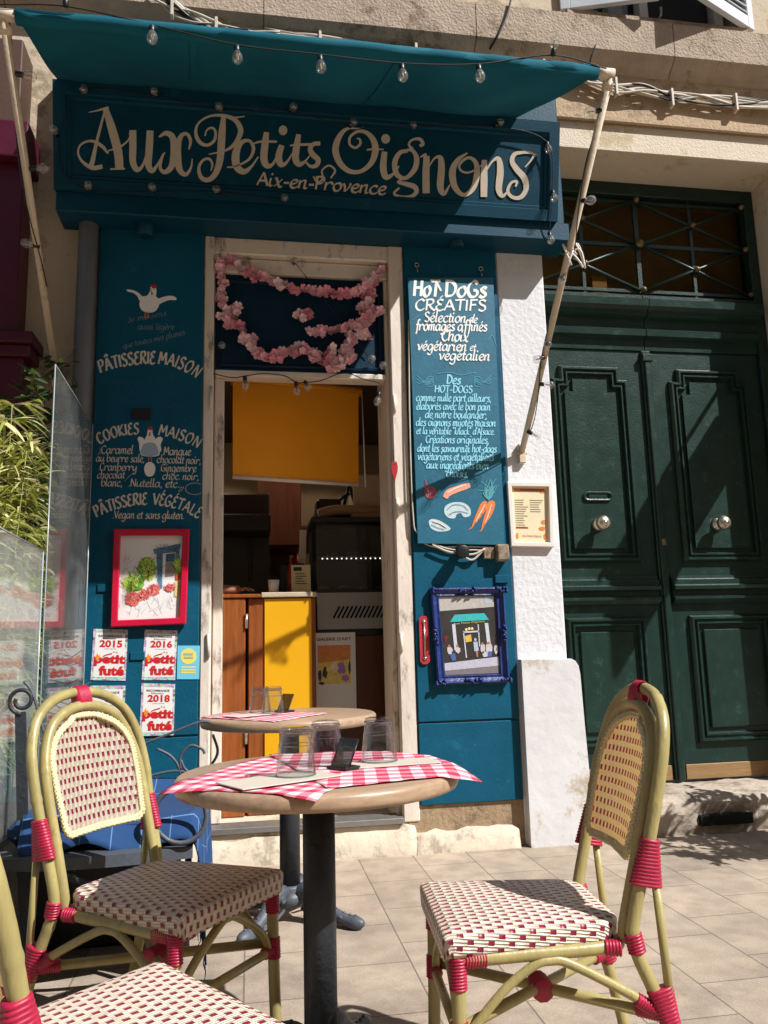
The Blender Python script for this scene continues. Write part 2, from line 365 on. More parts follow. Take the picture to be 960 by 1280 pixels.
class Ink:
    """collects ribbons in photo-plane coordinates and lays them on a plane through map(px,py)"""
    def __init__(s, pmap, nrm, lift=.0015): s.m = Loc(); s.map = pmap; s.n = Vector(nrm); s.k = 0; s.lift = lift
    def off(s): s.k += 1; return s.n * (s.lift + .00004 * (s.k % 40))
    def ribbon(s, pts, ws):
        o = s.off(); n = len(pts); vs = []
        for i in range(n):
            a = pts[max(0, i - 1)]; b = pts[min(n - 1, i + 1)]; dx, dy = b[0] - a[0], b[1] - a[1]; l = math.hypot(dx, dy) or 1
            nx, ny = -dy / l * ws[i] / 2, dx / l * ws[i] / 2
            vs.append(s.map(pts[i][0] + nx, pts[i][1] + ny) + o); vs.append(s.map(pts[i][0] - nx, pts[i][1] - ny) + o)
        s.m.add(vs, [(2 * i, 2 * i + 1, 2 * i + 3, 2 * i + 2) for i in range(n - 1)])
    def stroke(s, pw, n=7, closed=False, scale=1.0):
        q = cr(pw, n, closed)
        if closed: q.append(q[0])
        s.ribbon([(p[0], p[1]) for p in q], [max(.3, p[2]) * scale for p in q])
    def poly(s, pts, smooth=0):
        if smooth: pts = [tuple(p) for p in cr(pts, smooth, True)]
        o = s.off(); s.m.add([s.map(*p[:2]) + o for p in pts], [tuple(range(len(pts)))])
    def disc(s, x, y, r, ry=None, n=16): s.poly([(x + r * cos(2 * pi * i / n), y + (ry or r) * sin(2 * pi * i / n)) for i in range(n)])
    def text(s, txt, x0, x1, base, h, wt=1.0, cap=False, nib=40, wob=.0):
        """base: function x->y of the baseline, or (yleft, yright); h: pixel size of 5 units (x-height), x0..x1 the run"""
        adv = sum(LC.get(c, LC['o'])[1] for c in txt); sx = (x1 - x0) / adv; sy = h / 5.0
        if not callable(base): b0, b1 = base; base = lambda x: b0 + (b1 - b0) * (x - x0) / max(1e-6, x1 - x0)
        X = x0; a = math.radians(nib); W = wt * sy
        for c in txt:
            st, ad = LC.get(c, LC['o']); xm = X + ad * sx / 2
            sl = (base(xm + 1) - base(xm - 1)) / 2; th = math.atan(sl); ct, sn = cos(th), sin(th); ym = base(xm)
            for k in st:
                q = cr(k, 5)
                pp = []
                for p in q:
                    lx, ly = (p[0] - ad / 2) * sx, -p[1] * sy
                    pp.append((xm + lx * ct - ly * sn, ym + lx * sn + ly * ct))
                ws = []
                for i in range(len(pp)):
                    A = pp[max(0, i - 1)]; B = pp[min(len(pp) - 1, i + 1)]; t = math.atan2(-(B[1] - A[1]), B[0] - A[0])
                    ws.append(W * (.45 + .75 * abs(sin(t - a))))
                s.ribbon(pp, ws)
            X += ad * sx
    def build(s, name, m, parent=None, **kw): return s.m.build(name, m, parent, **kw)

_tc = {}
def block(txt, bold=.0, shear=0):
    """outline of a line of block type: unit-height verts and faces (built-in font)"""
    k = (txt, bold, shear)
    if k not in _tc:
        c = bpy.data.curves.new('t', 'FONT'); c.body = txt; c.size = 1; c.offset = bold; c.shear = shear; c.resolution_u = 3; c.fill_mode = 'FRONT'
        o = bpy.data.objects.new('t', c); COL.objects.link(o)
        dg = bpy.context.evaluated_depsgraph_get(); me = o.evaluated_get(dg).to_mesh()
        v = [(p.co.x, p.co.y) for p in me.vertices]; f = [tuple(p.vertices) for p in me.polygons]
        o.evaluated_get(dg).to_mesh_clear(); bpy.data.objects.remove(o); bpy.data.curves.remove(c)
        x0 = min(a for a, b in v); x1 = max(a for a, b in v); y0 = min(b for a, b in v); y1 = max(b for a, b in v)
        _tc[k] = ([((a - x0) / (x1 - x0), (b - y0) / (y1 - y0)) for a, b in v], f)
    return _tc[k]
class Quad:
    """flat rectangle in the world: local u right 0..1, v up 0..1"""
    def __init__(s, bl, br, tr, tl): s.c = [Vector(p) for p in (bl, br, tr, tl)]; s.n = (s.c[1] - s.c[0]).cross(s.c[3] - s.c[0]).normalized()
    @classmethod
    def px(cls, y, bl, br, tr, tl): return cls(*(fac(*p, y) for p in (bl, br, tr, tl)))
    def __call__(s, u, v):
        a = s.c[0].lerp(s.c[1], u); b = s.c[3].lerp(s.c[2], u); return a.lerp(b, v)
    def rect(s, mb, u0, u1, v0, v1, lift=.0015):
        o = s.n * lift; mb.add([s(u0, v0) + o, s(u1, v0) + o, s(u1, v1) + o, s(u0, v1) + o], [(0, 1, 2, 3)]); return mb
    def poly(s, mb, pts, lift=.0015): o = s.n * lift; mb.add([s(*p) + o for p in pts], [tuple(range(len(pts)))]); return mb
    def type(s, mb, txt, u0, u1, v0, v1, bold=0, lift=.002, shear=0):
        v, f = block(txt, bold, shear); o = s.n * lift
        mb.add([s(u0 + (u1 - u0) * a, v0 + (v1 - v0) * b) + o for a, b in v], f); return mb
    def slab(s, mb, t): mb.prism(s.c, s.n * t); return mb
# ------------------------------------------------------------------ materials
M = {}
M['teal'] = mat('teal_paint', '#0b5069', .5, .12, 5, .15, 60, spec=.18, col2='#1a6076', c2amt=.2, c2scale=7, chips=('#6f9099', 11, .69))
M['teal_dark'] = mat('teal_paint_sign', '#083c4f', .48, .12, 4, .1, 70, spec=.2, col2='#104a5e', c2amt=.2, c2scale=6, chips=('#5d7a82', 9, .71))
M['navy'] = mat('navy_paint', '#092b40', .5, .15, 5, .15, 60, spec=.2)
M['canvas'] = mat('teal_canvas', '#0f6f78', .8, .08, 3, .25, 180)
M['white_paint'] = mat('old_white_paint', '#d9cdbf', .55, .08, 5, .35, 30, col2='#8f8478', c2amt=.28, c2scale=9, stretch=(1, 1, .35))
M['frame_white'] = mat('frame_white', '#ded6cc', .45, .05, 8, .05)
M['plaster_white'] = mat('white_plaster', '#d6d6d8', .85, .05, 4, .55, 34, col2='#c2b9ab', c2amt=.15, c2scale=5)
M['plinth_white'] = mat('worn_white_plaster', '#d3d2d2', .85, .06, 4, .4, 14, col2='#b3a48e', c2amt=.3, c2scale=3.5)
M['plaster_beige'] = mat('beige_plaster', '#bfae96', .9, .1, 3, .5, 30, col2='#94846c', c2amt=.35, c2scale=3)
M['cream'] = mat('cream_render', '#d2c5b0', .9, .06, 4, .45, 90, col2='#bba988', c2amt=.3, c2scale=4)
M['rough_brown'] = mat('rough_brown_render', '#9b8468', .95, .14, 8, .7, 45, col2='#74624d', c2amt=.4, c2scale=5)
M['stone'] = mat('cornice_stone', '#a89683', .92, .13, 9, .9, 70, col2='#7c6a54', c2amt=.35, c2scale=4)
M['stone_band'] = mat('stone_band', '#b19a7d', .92, .1, 6, .6, 60, col2='#8a775f', c2amt=.35, c2scale=5)
M['step'] = mat('step_stone', '#b3a594', .9, .15, 7, 1.0, 22, col2='#8b8072', c2amt=.45, c2scale=5)
M['concrete'] = mat('pale_concrete', '#c9bca8', .95, .08, 7, .6, 25, col2='#9e9281', c2amt=.35, c2scale=6)
M['green'] = mat('green_door_paint', '#1a312b', .33, .15, 7, .16, 80, spec=.34, col2='#2a4540', c2amt=.25, c2scale=14, chips=('#8b9a92', 24, .72))
M['wine'] = mat('wine_paint', '#4a0e26', .42, .12, 4, .1, 50, spec=.4)
M['brass'] = mat('worn_brass', '#80704c', .5, .15, 12, .2, 40, metal=.7)
M['chrome'] = mat('worn_metal', '#b9b2a2', .3, .1, 10, metal=.9)
M['iron'] = mat('iron_paint', '#22272c', .5, .2, 15, .3, 60, spec=.5)
M['bar_grey'] = mat('grey_iron', '#4a4f57', .5, .15, 12, .2, 50)
M['black'] = mat('black_plastic', '#141416', .4, .1, 10)
M['wire'] = mat('black_wire', '#0f0f10', .6, .1)
M['cable'] = mat('old_cable', '#c0b6a6', .6, .18, 14)
M['pole'] = mat('cream_metal_pole', '#c9b9a2', .5, .1, 8, .2, 40, col2='#8b7a62', c2amt=.2, c2scale=12)
M['pipe'] = mat('zinc_pipe', '#6d6f70', .5, .12, 6, .1, metal=.4)
M['pale'] = mat('pale_letter_paint', '#c9bba6', .7, .07, 30)
M['cream_ink'] = mat('cream_letter_paint', '#d3cabb', .7, .07, 40)
M['white_ink'] = mat('white_letter_paint', '#eceae6', .7, .03, 40)
M['aqua_ink'] = mat('pale_blue_letter_paint', '#8fd6e8', .7, .04, 40)
M['faint_ink'] = mat('faded_blue_letter_paint', '#1d4d66', .7, .05, 40)
M['red'] = mat('red_print', '#c8141f', .6, .04)
M['crimson'] = mat('crimson_frame', '#c40d38', .35, .05, 6)
M['paper'] = mat('white_paper', '#e6e2df', .7, .02, 4)
M['blackprint'] = mat('black_print', '#1c1c1e', .6, .05)
M['glass'] = glassy('window_glass', (.9, .92, .92), .04)
M['dark'] = mat('dark_void', '#0b0a09', .9, .1)
M['wood'] = mat('counter_wood', '#8a4c22', .4, .3, 5, .12, 30, stretch=(9, 9, .8), spec=.4)
M['wood_dark'] = mat('dark_counter_wood', '#57290f', .45, .3, 5, .1, 30, stretch=(7, 7, .8))
M['yellow'] = mat('yellow_laminate', '#dfa40c', .4, .03, 4)
M['orange'] = mat('orange_blind', '#f2a013', .8, .05, 3, .2, 150)
M['wallint'] = mat('interior_wall', '#a08a70', .8, .05, 3)

def tiles(name):
    m = bpy.data.materials.new(name); m.use_nodes = True
    n = m.node_tree.nodes; L = m.node_tree.links; b = n['Principled BSDF']
    tc = n.new('ShaderNodeTexCoord'); mp = n.new('ShaderNodeMapping'); mp.inputs['Rotation'].default_value = (0, 0, pi / 2)
    mp.inputs['Location'].default_value = (.11, .022, 0)
    L.new(tc.outputs['Object'], mp.inputs[0])
    br = n.new('ShaderNodeTexBrick'); br.inputs['Scale'].default_value = 1; br.offset = .45; br.offset_frequency = 2
    br.inputs['Brick Width'].default_value = .375; br.inputs['Row Height'].default_value = .272
    br.inputs['Mortar Size'].default_value = .0032; br.inputs['Mortar Smooth'].default_value = .3; br.inputs['Bias'].default_value = 0
    br.inputs['Color1'].default_value = hexc('#ae9d8b') + (1,); br.inputs['Color2'].default_value = hexc('#a0907f') + (1,)
    br.inputs['Mortar'].default_value = hexc('#7c6f63') + (1,)
    L.new(mp.outputs[0], br.inputs['Vector'])
    nz = n.new('ShaderNodeTexNoise'); nz.inputs['Scale'].default_value = 1.7; nz.inputs['Detail'].default_value = 8; L.new(tc.outputs['Object'], nz.inputs['Vector'])
    n2 = n.new('ShaderNodeTexNoise'); n2.inputs['Scale'].default_value = 150; n2.inputs['Detail'].default_value = 3; L.new(tc.outputs['Object'], n2.inputs['Vector'])
    n4 = n.new('ShaderNodeTexNoise'); n4.inputs['Scale'].default_value = 9; n4.inputs['Detail'].default_value = 9; L.new(tc.outputs['Object'], n4.inputs['Vector'])
    def mul(a, lo, hi, src, p0=.3, p1=.7):
        r = n.new('ShaderNodeMapRange'); r.inputs[1].default_value = p0; r.inputs[2].default_value = p1; r.inputs[3].default_value = lo; r.inputs[4].default_value = hi
        L.new(src, r.inputs[0]); x = n.new('ShaderNodeMix'); x.data_type = 'RGBA'; x.blend_type = 'MULTIPLY'; x.inputs[0].default_value = 1
        cc = n.new('ShaderNodeCombineColor'); [L.new(r.outputs[0], cc.inputs[i]) for i in range(3)]
        L.new(a, x.inputs[6]); L.new(cc.outputs[0], x.inputs[7]); return x.outputs[2]
    c = mul(br.outputs['Color'], .84, 1.1, nz.outputs['Fac']); c = mul(c, .85, 1.12, n2.outputs['Fac']); c = mul(c, .86, 1.07, n4.outputs['Fac'], .38, .6)
    vo = n.new('ShaderNodeTexVoronoi'); vo.inputs['Scale'].default_value = 2.6; L.new(tc.outputs['Object'], vo.inputs['Vector'])
    c = mul(c, .72, 1.0, vo.outputs['Distance'], .02, .05)
    n5 = n.new('ShaderNodeTexNoise'); n5.inputs['Scale'].default_value = .9; n5.inputs['Detail'].default_value = 12; n5.inputs['Roughness'].default_value = .8; L.new(tc.outputs['Object'], n5.inputs['Vector'])
    c = mul(c, .72, 1.0, n5.outputs['Fac'], .37, .48)
    L.new(c, b.inputs['Base Color']); b.inputs['Roughness'].default_value = .85
    mh = n.new('ShaderNodeMath'); mh.operation = 'MULTIPLY_ADD'; mh.inputs[1].default_value = -1.0; L.new(br.outputs['Fac'], mh.inputs[0])
    m3 = n.new('ShaderNodeMath'); m3.operation = 'MULTIPLY'; m3.inputs[1].default_value = .25; L.new(n2.outputs['Fac'], m3.inputs[0]); L.new(m3.outputs[0], mh.inputs[2])
    bp = n.new('ShaderNodeBump'); bp.inputs['Strength'].default_value = .5; bp.inputs['Distance'].default_value = .004
    L.new(mh.outputs[0], bp.inputs['Height']); L.new(bp.outputs[0], b.inputs['Normal'])
    return m
M['tiles'] = tiles('paving_tiles')

# ------------------------------------------------------------------ ground
g = MB(); g.add([(-60, -60, 0), (60, -60, 0), (60, 60, 0), (-60, 60, 0)], [(0, 1, 2, 3)])
o = g.build('pavement', M['tiles']); o['kind'] = 'structure'

# ------------------------------------------------------------------ the old stone building
bld = thing('building', 'old plastered stone house above and around the teal shop front', 'building', (0, .6, 0))
def wall_with_holes(x0, x1, z0, z1, holes, y0, y1):
    """solid wall cut into boxes round rectangular openings"""
    m = Loc(); xs = sorted({x0, x1} | {h[0] for h in holes} | {h[1] for h in holes}); zs = sorted({z0, z1} | {h[2] for h in holes} | {h[3] for h in holes})
    for i in range(len(xs) - 1):
        run = None
        for j in range(len(zs) - 1):
            cx, cz = (xs[i] + xs[i + 1]) / 2, (zs[j] + zs[j + 1]) / 2
            solid = not any(h[0] < cx < h[1] and h[2] < cz < h[3] for h in holes)
            if solid:
                run = [zs[j], zs[j + 1]] if run is None else [run[0], zs[j + 1]]
            if (not solid or j == len(zs) - 2) and run: m.bx(xs[i], xs[i + 1], y0, y1, run[0], run[1], 0); run = None
    return m
wall_with_holes(-2.2, 3.42, 0.0, 4.85, [(-.24, .765, 0, 3.26), (1.69, 3.42, 0, 4.85)], 0.0, .42).build('wall', M['plaster_beige'], bld)
# pier right of the portal, lintel, band
m = Loc(); m.bx(3.352, 5.2, 0.0, .42, 0, 4.02, .004); m.build('pier', M['cream'], bld)
m = Loc(); m.bx(1.69, 5.2, 0.004, .42, 4.02, 4.2, .004); m.build('lintel', M['cream'], bld)
m = Loc(); m.bx(1.69, 5.2, -.012, .42, 4.2, 4.85, .004); m.bx(1.69, 5.2, -.03, 0, 4.2, 4.235, .003); m.build('stone_band', M['stone_band'], bld)
# cornice: moulded string course
m = Loc(); prof = [(0, 4.53), (-.03, 4.535), (-.045, 4.56), (-.08, 4.58), (-.1, 4.6), (-.12, 4.62), (-.125, 4.845), (-.1, 4.856), (0, 4.86)]
segs = [(-2.6, -1.35), (-1.345, .06), (.065, 1.32), (1.325, 2.6), (2.605, 3.9), (3.905, 5.2)]
for a, b in segs:
    P = [(a, y, z) for y, z in prof]; Q = [(b, y, z) for y, z in prof]; n = len(prof)
    m.add([Vector(p) for p in P + Q], [(i, i + 1, n + i + 1, n + i) for i in range(n - 1)] + [tuple(range(n))[::-1], tuple(range(n, 2 * n))])
m.build('cornice', M['stone'], bld)
# upper storey with the window above the portal
wall_with_holes(-2.6, 5.2, 4.862, 8.2, [(1.93, 3.19, 4.93, 6.7)], -.02, .4).build('upper_wall', M['plaster_beige'], bld)
wn = Loc().bx(1.98, 3.12, .12, .16, 4.93, 6.7, 0).build('window', M['glass'], bld)
m = Loc()
for x in (1.98, 2.52, 3.06): m.bx(x, x + .06, .1, .18, 4.93, 6.7)
for z in (4.93, 5.5, 6.1): m.bx(1.98, 3.12, .098, .182, z, z + .06)
m.build('frame', M['frame_white'], wn)
Loc().bx(1.9, 3.2, .3, .38, 4.85, 6.8, 0).build('dark_backing', M['dark'], bld)  # black slab standing in for the unlit room behind the window
Loc().bx(1.93, 3.17, -.07, .1, 4.866, 4.928, .005).build('sill', M['stone'], bld)
def shutter(hx, ang, wdt, name_label):
    t = Loc(); hinge = Vector((hx, -.04, 4.925)); d = Vector((cos(ang), -sin(ang), 0)); nn = Vector((sin(ang), cos(ang), 0))
    R = Matrix((d, nn, Vector((0, 0, 1)))).transposed()
    def pc(u0, u1, z0, z1, th, tilt=0):
        c = hinge + d * ((u0 + u1) / 2) + Vector((0, 0, (z0 + z1) / 2))
        rr = R @ Matrix.Rotation(tilt, 3, 'X'); t.box(c, (u1 - u0, th, z1 - z0), .003, rr)
    pc(0, .06, 0, 1.74, .035); pc(wdt - .06, wdt, 0, 1.74, .035)
    for z in (0, .84, 1.66): pc(.06, wdt - .06, z, z + .085, .034)
    for z0, z1 in ((.1, .83), (.94, 1.65)):
        z = z0
        while z < z1: pc(.06, wdt - .06, z, z + .05, .008, .7); z += .045
    return t.build('shutter', mat('shutter_paint', '#bfc4c9', .6, .06, 8, .1), bld)
shutter(1.90, math.radians(17), .60, '')
shutter(3.22, math.radians(157), .60, '')
m = Loc(); m.tube(cr([(2.55, -.06, 4.93), (2.55, -.09, 4.93), (2.55, -.1, 4.97), (2.56, -.08, 4.99)], 5), .008, 6); m.build('shutter_hook', M['chrome'], bld)
# white pillar and its wider plinth, right of the shop
def rough_block(x0, x1, y0, y1, z0, z1, nz, amp, topround=0, seed=1):
    rnd = random.Random(seed); m = Loc(); rings = []
    for j in range(nz + 1):
        t = j / nz; z = z0 + (z1 - z0) * t
        k = 1.0
        if topround and z > z1 - topround: k = math.sqrt(max(0, 1 - ((z - (z1 - topround)) / topround) ** 2))
        r = topround * (1 - k)
        ring = []
        xa, xb, ya = x0, x1 - r, y0 + r * .6
        for i in range(9): ring.append((xa + (xb - xa) * i / 8, ya, z))
        for i in range(1, 4): ring.append((xb, ya + (y1 - ya) * i / 3, z))
        ring.append((xa, y1, z)); n = len(ring)
        rings.append([(x + rnd.uniform(-amp, amp), y + (rnd.uniform(-amp, amp) if y < y1 - .01 else 0), zz) for x, y, zz in ring])
    n = len(rings[0]); vs = [p for r in rings for p in r]
    fs = [(j * n + i, j * n + (i + 1) % n, (j + 1) * n + (i + 1) % n, (j + 1) * n + i) for j in range(nz) for i in range(n)]
    fs += [tuple(range(n))[::-1], tuple(nz * n + i for i in range(n))]
    return m.add(vs, fs, True)
Loc().bx(1.402, 1.688, -.018, .42, .0, 3.9, .007).build('pillar', M['plaster_white'], bld)
m = Loc(); P = [(1.41, 0), (1.762, 0), (1.752, .3), (1.742, .6), (1.735, .86), (1.728, .905), (1.712, .93), (1.69, .942), (1.41, .945)]
m.prism([(x, -.07, z) for x, z in P], (0, .44, 0)); m.prism([(x - .004 * (x > 1.5), -.076, z - .004 * (z > .1)) for x, z in P], (0, .006, 0)); m.build('pillar_base', M['plinth_white'], bld)
# footing below the blue panels
def footing(x0, x1, y0, zt, seed):
    rnd = random.Random(seed); n = max(6, int((x1 - x0) / .05)); m = Loc(); A = []; B = []; C = []
    for i in range(n + 1):
        x = x0 + (x1 - x0) * i / n; k = zt + rnd.uniform(-.012, .012); A.append((x, y0 + rnd.uniform(-.008, .006), 0)); B.append((x, y0 + .012 + rnd.uniform(-.006, .004), k - .02)); C.append((x, .02, k + .012))
    vs = A + B + C; q = n + 1
    return m.add(vs, [(i, i + 1, q + i + 1, q + i) for i in range(n)] + [(q + i, q + i + 1, 2 * q + i + 1, 2 * q + i) for i in range(n)] + [(0, q, 2 * q), (n, 2 * q + n, q + n)], True)
footing(.82, 1.36, -.06, .105, 4).build('footing', M['concrete'], bld)
footing(-1.3, .82, -.055, .135, 6).build('footing', M['concrete'], bld)
Loc().bx(.79, 1.401, -.012, .02, 0, .24, 0).build('base_render', M['rough_brown'], bld)
# doorway threshold
m = Loc(); m.bx(-.24, .765, -.03, .42, .0, .15, .006); m.build('threshold', M['concrete'], bld)
m = Loc(); m.bx(-.236, .76, -.05, .1, .15, .178, .003)
for i in range(5): m.bx(-.236, .76, -.046 + i * .028, -.036 + i * .028, .178, .1805, 0)
m.build('threshold_strip', mat('aluminium_strip', '#8f8d8a', .4, .1, 20, metal=.6), bld)

# ------------------------------------------------------------------ step in front of the big green door
st = MB(); rnd = random.Random(11); nx = 46
rows = []
for (y, z) in ((-.03, 0), (-.045, .05), (-.05, .11), (-.042, .16), (-.015, .185), (.05, .195), (.2, .2), (.42, .203)):
    r = []
    for i in range(nx + 1):
        x = 1.60 + 3.4 * i / nx
        hole = .05 * max(0, 1 - abs(x - 2.52) / .14) if .03 < z < .13 else 0
        r.append((x + rnd.uniform(-.006, .006), y + hole + rnd.uniform(-.012, .012) * (1 if y < 0 else .3), max(0, z + rnd.uniform(-.007, .005) * (z > 0))))
    rows.append(r)
vs = [p for r in rows for p in r]; q = nx + 1
st.add(vs, [(j * q + i, j * q + i + 1, (j + 1) * q + i + 1, (j + 1) * q + i) for j in range(len(rows) - 1) for i in range(nx)] + [tuple(j * q for j in range(len(rows)))])
o = st.build('stone_step', M['step']); tag(o, 'worn grey stone step below the big green double door', 'step')
Loc().bx(2.36, 2.67, -.062, -.02, .045, .1, .004).build('drain_slot', M['dark'], o)

# ------------------------------------------------------------------ green double door
pd = thing('double_door', 'tall dark green panelled double door with iron fanlight grille', 'door', (2.5, .35, .2))
YD = .35
X0, X1, XC = 1.665, 3.352, 2.484
m = Loc()
m.bx(X0, X0 + .06, YD - .03, YD + .07, .2, 4.02, .004); m.bx(X1 - .07, X1, YD - .03, YD + .07, .2, 4.02, .004); m.bx(X0 + .06, X1 - .07, YD - .03, YD + .07, 3.93, 4.02, .004)
m.build('frame', M['green'], pd)
# entablature between doors and fanlight
prof = [(.06, 2.86), (-.01, 2.86), (-.015, 2.93), (-.05, 2.945), (-.055, 2.985), (-.03, 3.0), (-.035, 3.06), (-.085, 3.075), (-.09, 3.10), (-.115, 3.12), (-.12, 3.165), (-.095, 3.18), (-.04, 3.195), (-.04, 3.225), (.06, 3.235)]
m = Loc(); n = len(prof)
for a, b in ((X0 + .06, XC - .003), (XC + .003, X1 - .07)):
    P = [(a, YD + y, z) for y, z in prof] + [(b, YD + y, z) for y, z in prof]
    m.add(P, [(i, i + 1, n + i + 1, n + i) for i in range(n - 1)] + [tuple(range(n))[::-1], tuple(range(n, 2 * n))])
m.build('transom_moulding', M['green'], pd)
# fanlight
gx0, gx1, gz0, gz1 = X0 + .06, X1 - .07, 3.235, 3.93
fl = Loc().bx(gx0, gx1, YD + .03, YD + .036, gz0, gz1, 0).build('fanlight', glassy('fanlight_glass', (.75, .68, .55), -.03), pd)
Loc().bx(gx0 - .6, gx1 + .6, YD + .16, YD + .2, gz0 - .3, gz1 + .3, 0).bx(gx0 - .6, gx1 + .6, YD + .075, YD + .155, gz1 + .02, gz1 + .04, 0).bx(gx0 - .6, gx1 + .6, YD + .075, YD + .155, gz0 - .06, gz0 - .04, 0).build('fanlight_back', mat('fanlight_dark', '#8f8674', .8, .3, 3), pd)  # tan backing colour stands in for the house reflected in the panes
gr = Loc(); C = [gx0 + (gx1 - gx0) * k / 4 for k in range(5)]; Zr = [gz0 + .035, (gz0 + gz1) / 2 + .01, gz1 - .03]
for k in (1, 2, 3): gr.bx(C[k] - (.016 if k == 2 else .012), C[k] + (.016 if k == 2 else .012), YD + .002, YD + .022, gz0, gz1, .002)
gr.bx(gx0, gx1, YD - .002, YD + .018, Zr[0] - .012, Zr[0] + .012, .002); gr.bx(gx0, gx1, YD - .001, YD + .019, Zr[1] - .013, Zr[1] + .013, .002); gr.bx(gx0, gx1, YD - .002, YD + .018, Zr[2] - .012, Zr[2] + .012, .002)
for h in (0, 1):
    for (za, zb) in ((Zr[0], Zr[1]), (Zr[1], Zr[2])):
        for s_ in (0, 1):
            a = Vector((C[2 * h] + .01, YD - .008 - .008 * s_, za if s_ else zb)); b = Vector((C[2 * h + 2] - .01, YD - .008 - .008 * s_, zb if s_ else za)); gr.tube([a, b], .011, 8)
gl = gr.build('grille', M['green'], pd)
ro = Loc()
for (x, z, r) in [(C[2], Zr[1], .03), (C[2], Zr[2], .02), (C[4] - .02, Zr[2], .02), (C[4] - .02, Zr[1], .02), (C[4] - .02, Zr[0], .018), (C[2], Zr[0], .02), (C[0] + .02, Zr[0], .02), (C[0] + .02, Zr[1], .02), (C[0] + .02, Zr[2], .02)] + \
             [((C[2 * h] + C[2 * h + 2]) / 2, (za + zb) / 2, .02) for h in (0, 1) for za, zb in ((Zr[0], Zr[1]), (Zr[1], Zr[2]))]:
    ro.lathe([(r, 0), (r, .008), (r * .6, .014), (r * .55, .02), (.001, .023)], (x, YD - .026, z), 14, '-y')
build_each(ro, 'rosette', M['brass'], gl)
def crosset(x0, x1, z0, z1, e):
    """panel outline with stepped upper corners, counter-clockwise seen from the street"""
    if not e: return [(x0, z0), (x1, z0), (x1, z1), (x0, z1)]
    return [(x0, z0), (x1, z0), (x1, z1 - e * 1.5), (x1 - e, z1 - e * 1.5), (x1 - e, z1), (x0 + e, z1), (x0 + e, z1 - e * 1.5), (x0, z1 - e * 1.5)]
def leaf(x0, x1, hinge_left):
    lf = Loc(); lf.bx(x0, x1, YD, YD + .05, .3, 2.86, .003)
    lf2 = lf.build('door_leaf', M['green'], pd)
    a, b = x0 + .11, x1 - .11
    mo = Loc()
    MOULD = [(.0, .0), (.0, .012), (.012, .03), (.022, .03), (.028, .014), (.036, .014), (.042, .026), (.05, .026), (.056, .0)]
    for (z0, z1, e) in ((1.5, 2.74, .055), (.42, 1.17, 0)):
        P = [Vector((x, YD - .0, z)) for x, z in crosset(a, b, z0, z1, e)]
        mo.sweep(P, MOULD, (0, -1, 0), True)
    mo.build('panel_moulding', M['green'], lf2)
    f = Loc(); k = .085
    o2 = crosset(a + k, b - k, 1.5 + k, 2.74 - k, .055)
    f.prism([Vector((x, YD - .002, z)) for x, z in o2], (0, -.014, 0))
    f.bx(a + k, b - k, YD - .016, YD - .002, .42 + k, 1.17 - k, .005)
    f.build('raised_panel', M['green'], lf2)
    r = Loc(); P = [(x0 + .004, YD, 1.33), (x1 - .004, YD, 1.33)]
    prof = [(-.085, 0), (-.085, .018), (-.06, .045), (-.045, .045), (-.04, .02), (-.01, .02), (.0, .05), (.02, .056), (.03, .03), (.06, .03), (.068, .012), (.085, .01), (.085, 0)]
    n = len(prof)
    V = [(x, YD - u - .001, 1.33 + o_) for x in (x0 + .012, x1 - .012) for o_, u in prof]
    r.add(V, [(i, i + 1, n + i + 1, n + i) for i in range(n - 1)] + [tuple(range(n)), tuple(range(n, 2 * n))[::-1]])
    r.build('rail', M['green'], lf2)
    kp = Loc().bx(x0 + .01, x1 - .01, YD - .006, YD + .05, .215, .3, .003); kp.build('kick_plate', mat('wooden_kick_plate', '#8f7048', .55, .2, 6, .2, 30, stretch=(1, 9, 9)), lf2)
    kx = (a + b) / 2 + (-.01 if hinge_left else -.03)
    kb = Loc().lathe([(.036, 0), (.04, .008), (.03, .02), (.018, .03), (.018, .045), (.03, .055), (.043, .07), (.044, .085), (.034, .1), (.02, .106), (.012, .107), (.011, .112), (.001, .113)], (kx, YD - .014, 1.73), 24, '-y')
    kb.build('knob', M['chrome'], lf2)
    return lf2
LL = leaf(X0 + .062, XC - .03, True); RL = leaf(XC + .035, X1 - .072, False)
m = Loc(); m.bx(XC - .03, XC + .034, YD - .02, YD + .04, .215, 2.856, .006); m.bx(XC - .018, XC + .022, YD - .034, YD - .02, .215, 2.78, .006); m.bx(XC - .034, XC + .04, YD - .042, YD - .005, 2.78, 2.83, .006)
m.build('centre_stile', M['green'], pd)
Loc().bx(XC - .006, XC + .02, YD - .04, YD - .034, 1.6, 1.64, .001).build('lock_plate', M['brass'], pd)
ls = Loc(); cx = X0 + .062 + (XC - .03 - X0 - .062) / 2 - .0
def stadium(cx, cz, w_, h_, n=8):
    P = []; r = h_ / 2
    for i in range(n + 1): a = -pi / 2 + pi * i / n; P.append((cx + w_ / 2 - r + r * cos(a), cz + r * sin(a)))
    for i in range(n + 1): a = pi / 2 + pi * i / n; P.append((cx - w_ / 2 + r + r * cos(a), cz + r * sin(a)))
    return P
ls.sweep([Vector((x, YD - .014, z)) for x, z in stadium(cx, 1.905, .19, .06)], [(0, 0), (0, .012), (.006, .016), (.014, .012), (.016, 0)], (0, -1, 0), True)
ls.bx(cx - .062, cx + .062, YD - .024, YD - .014, 1.892, 1.918, .004)
ls.build('letter_slot', M['green'], LL)

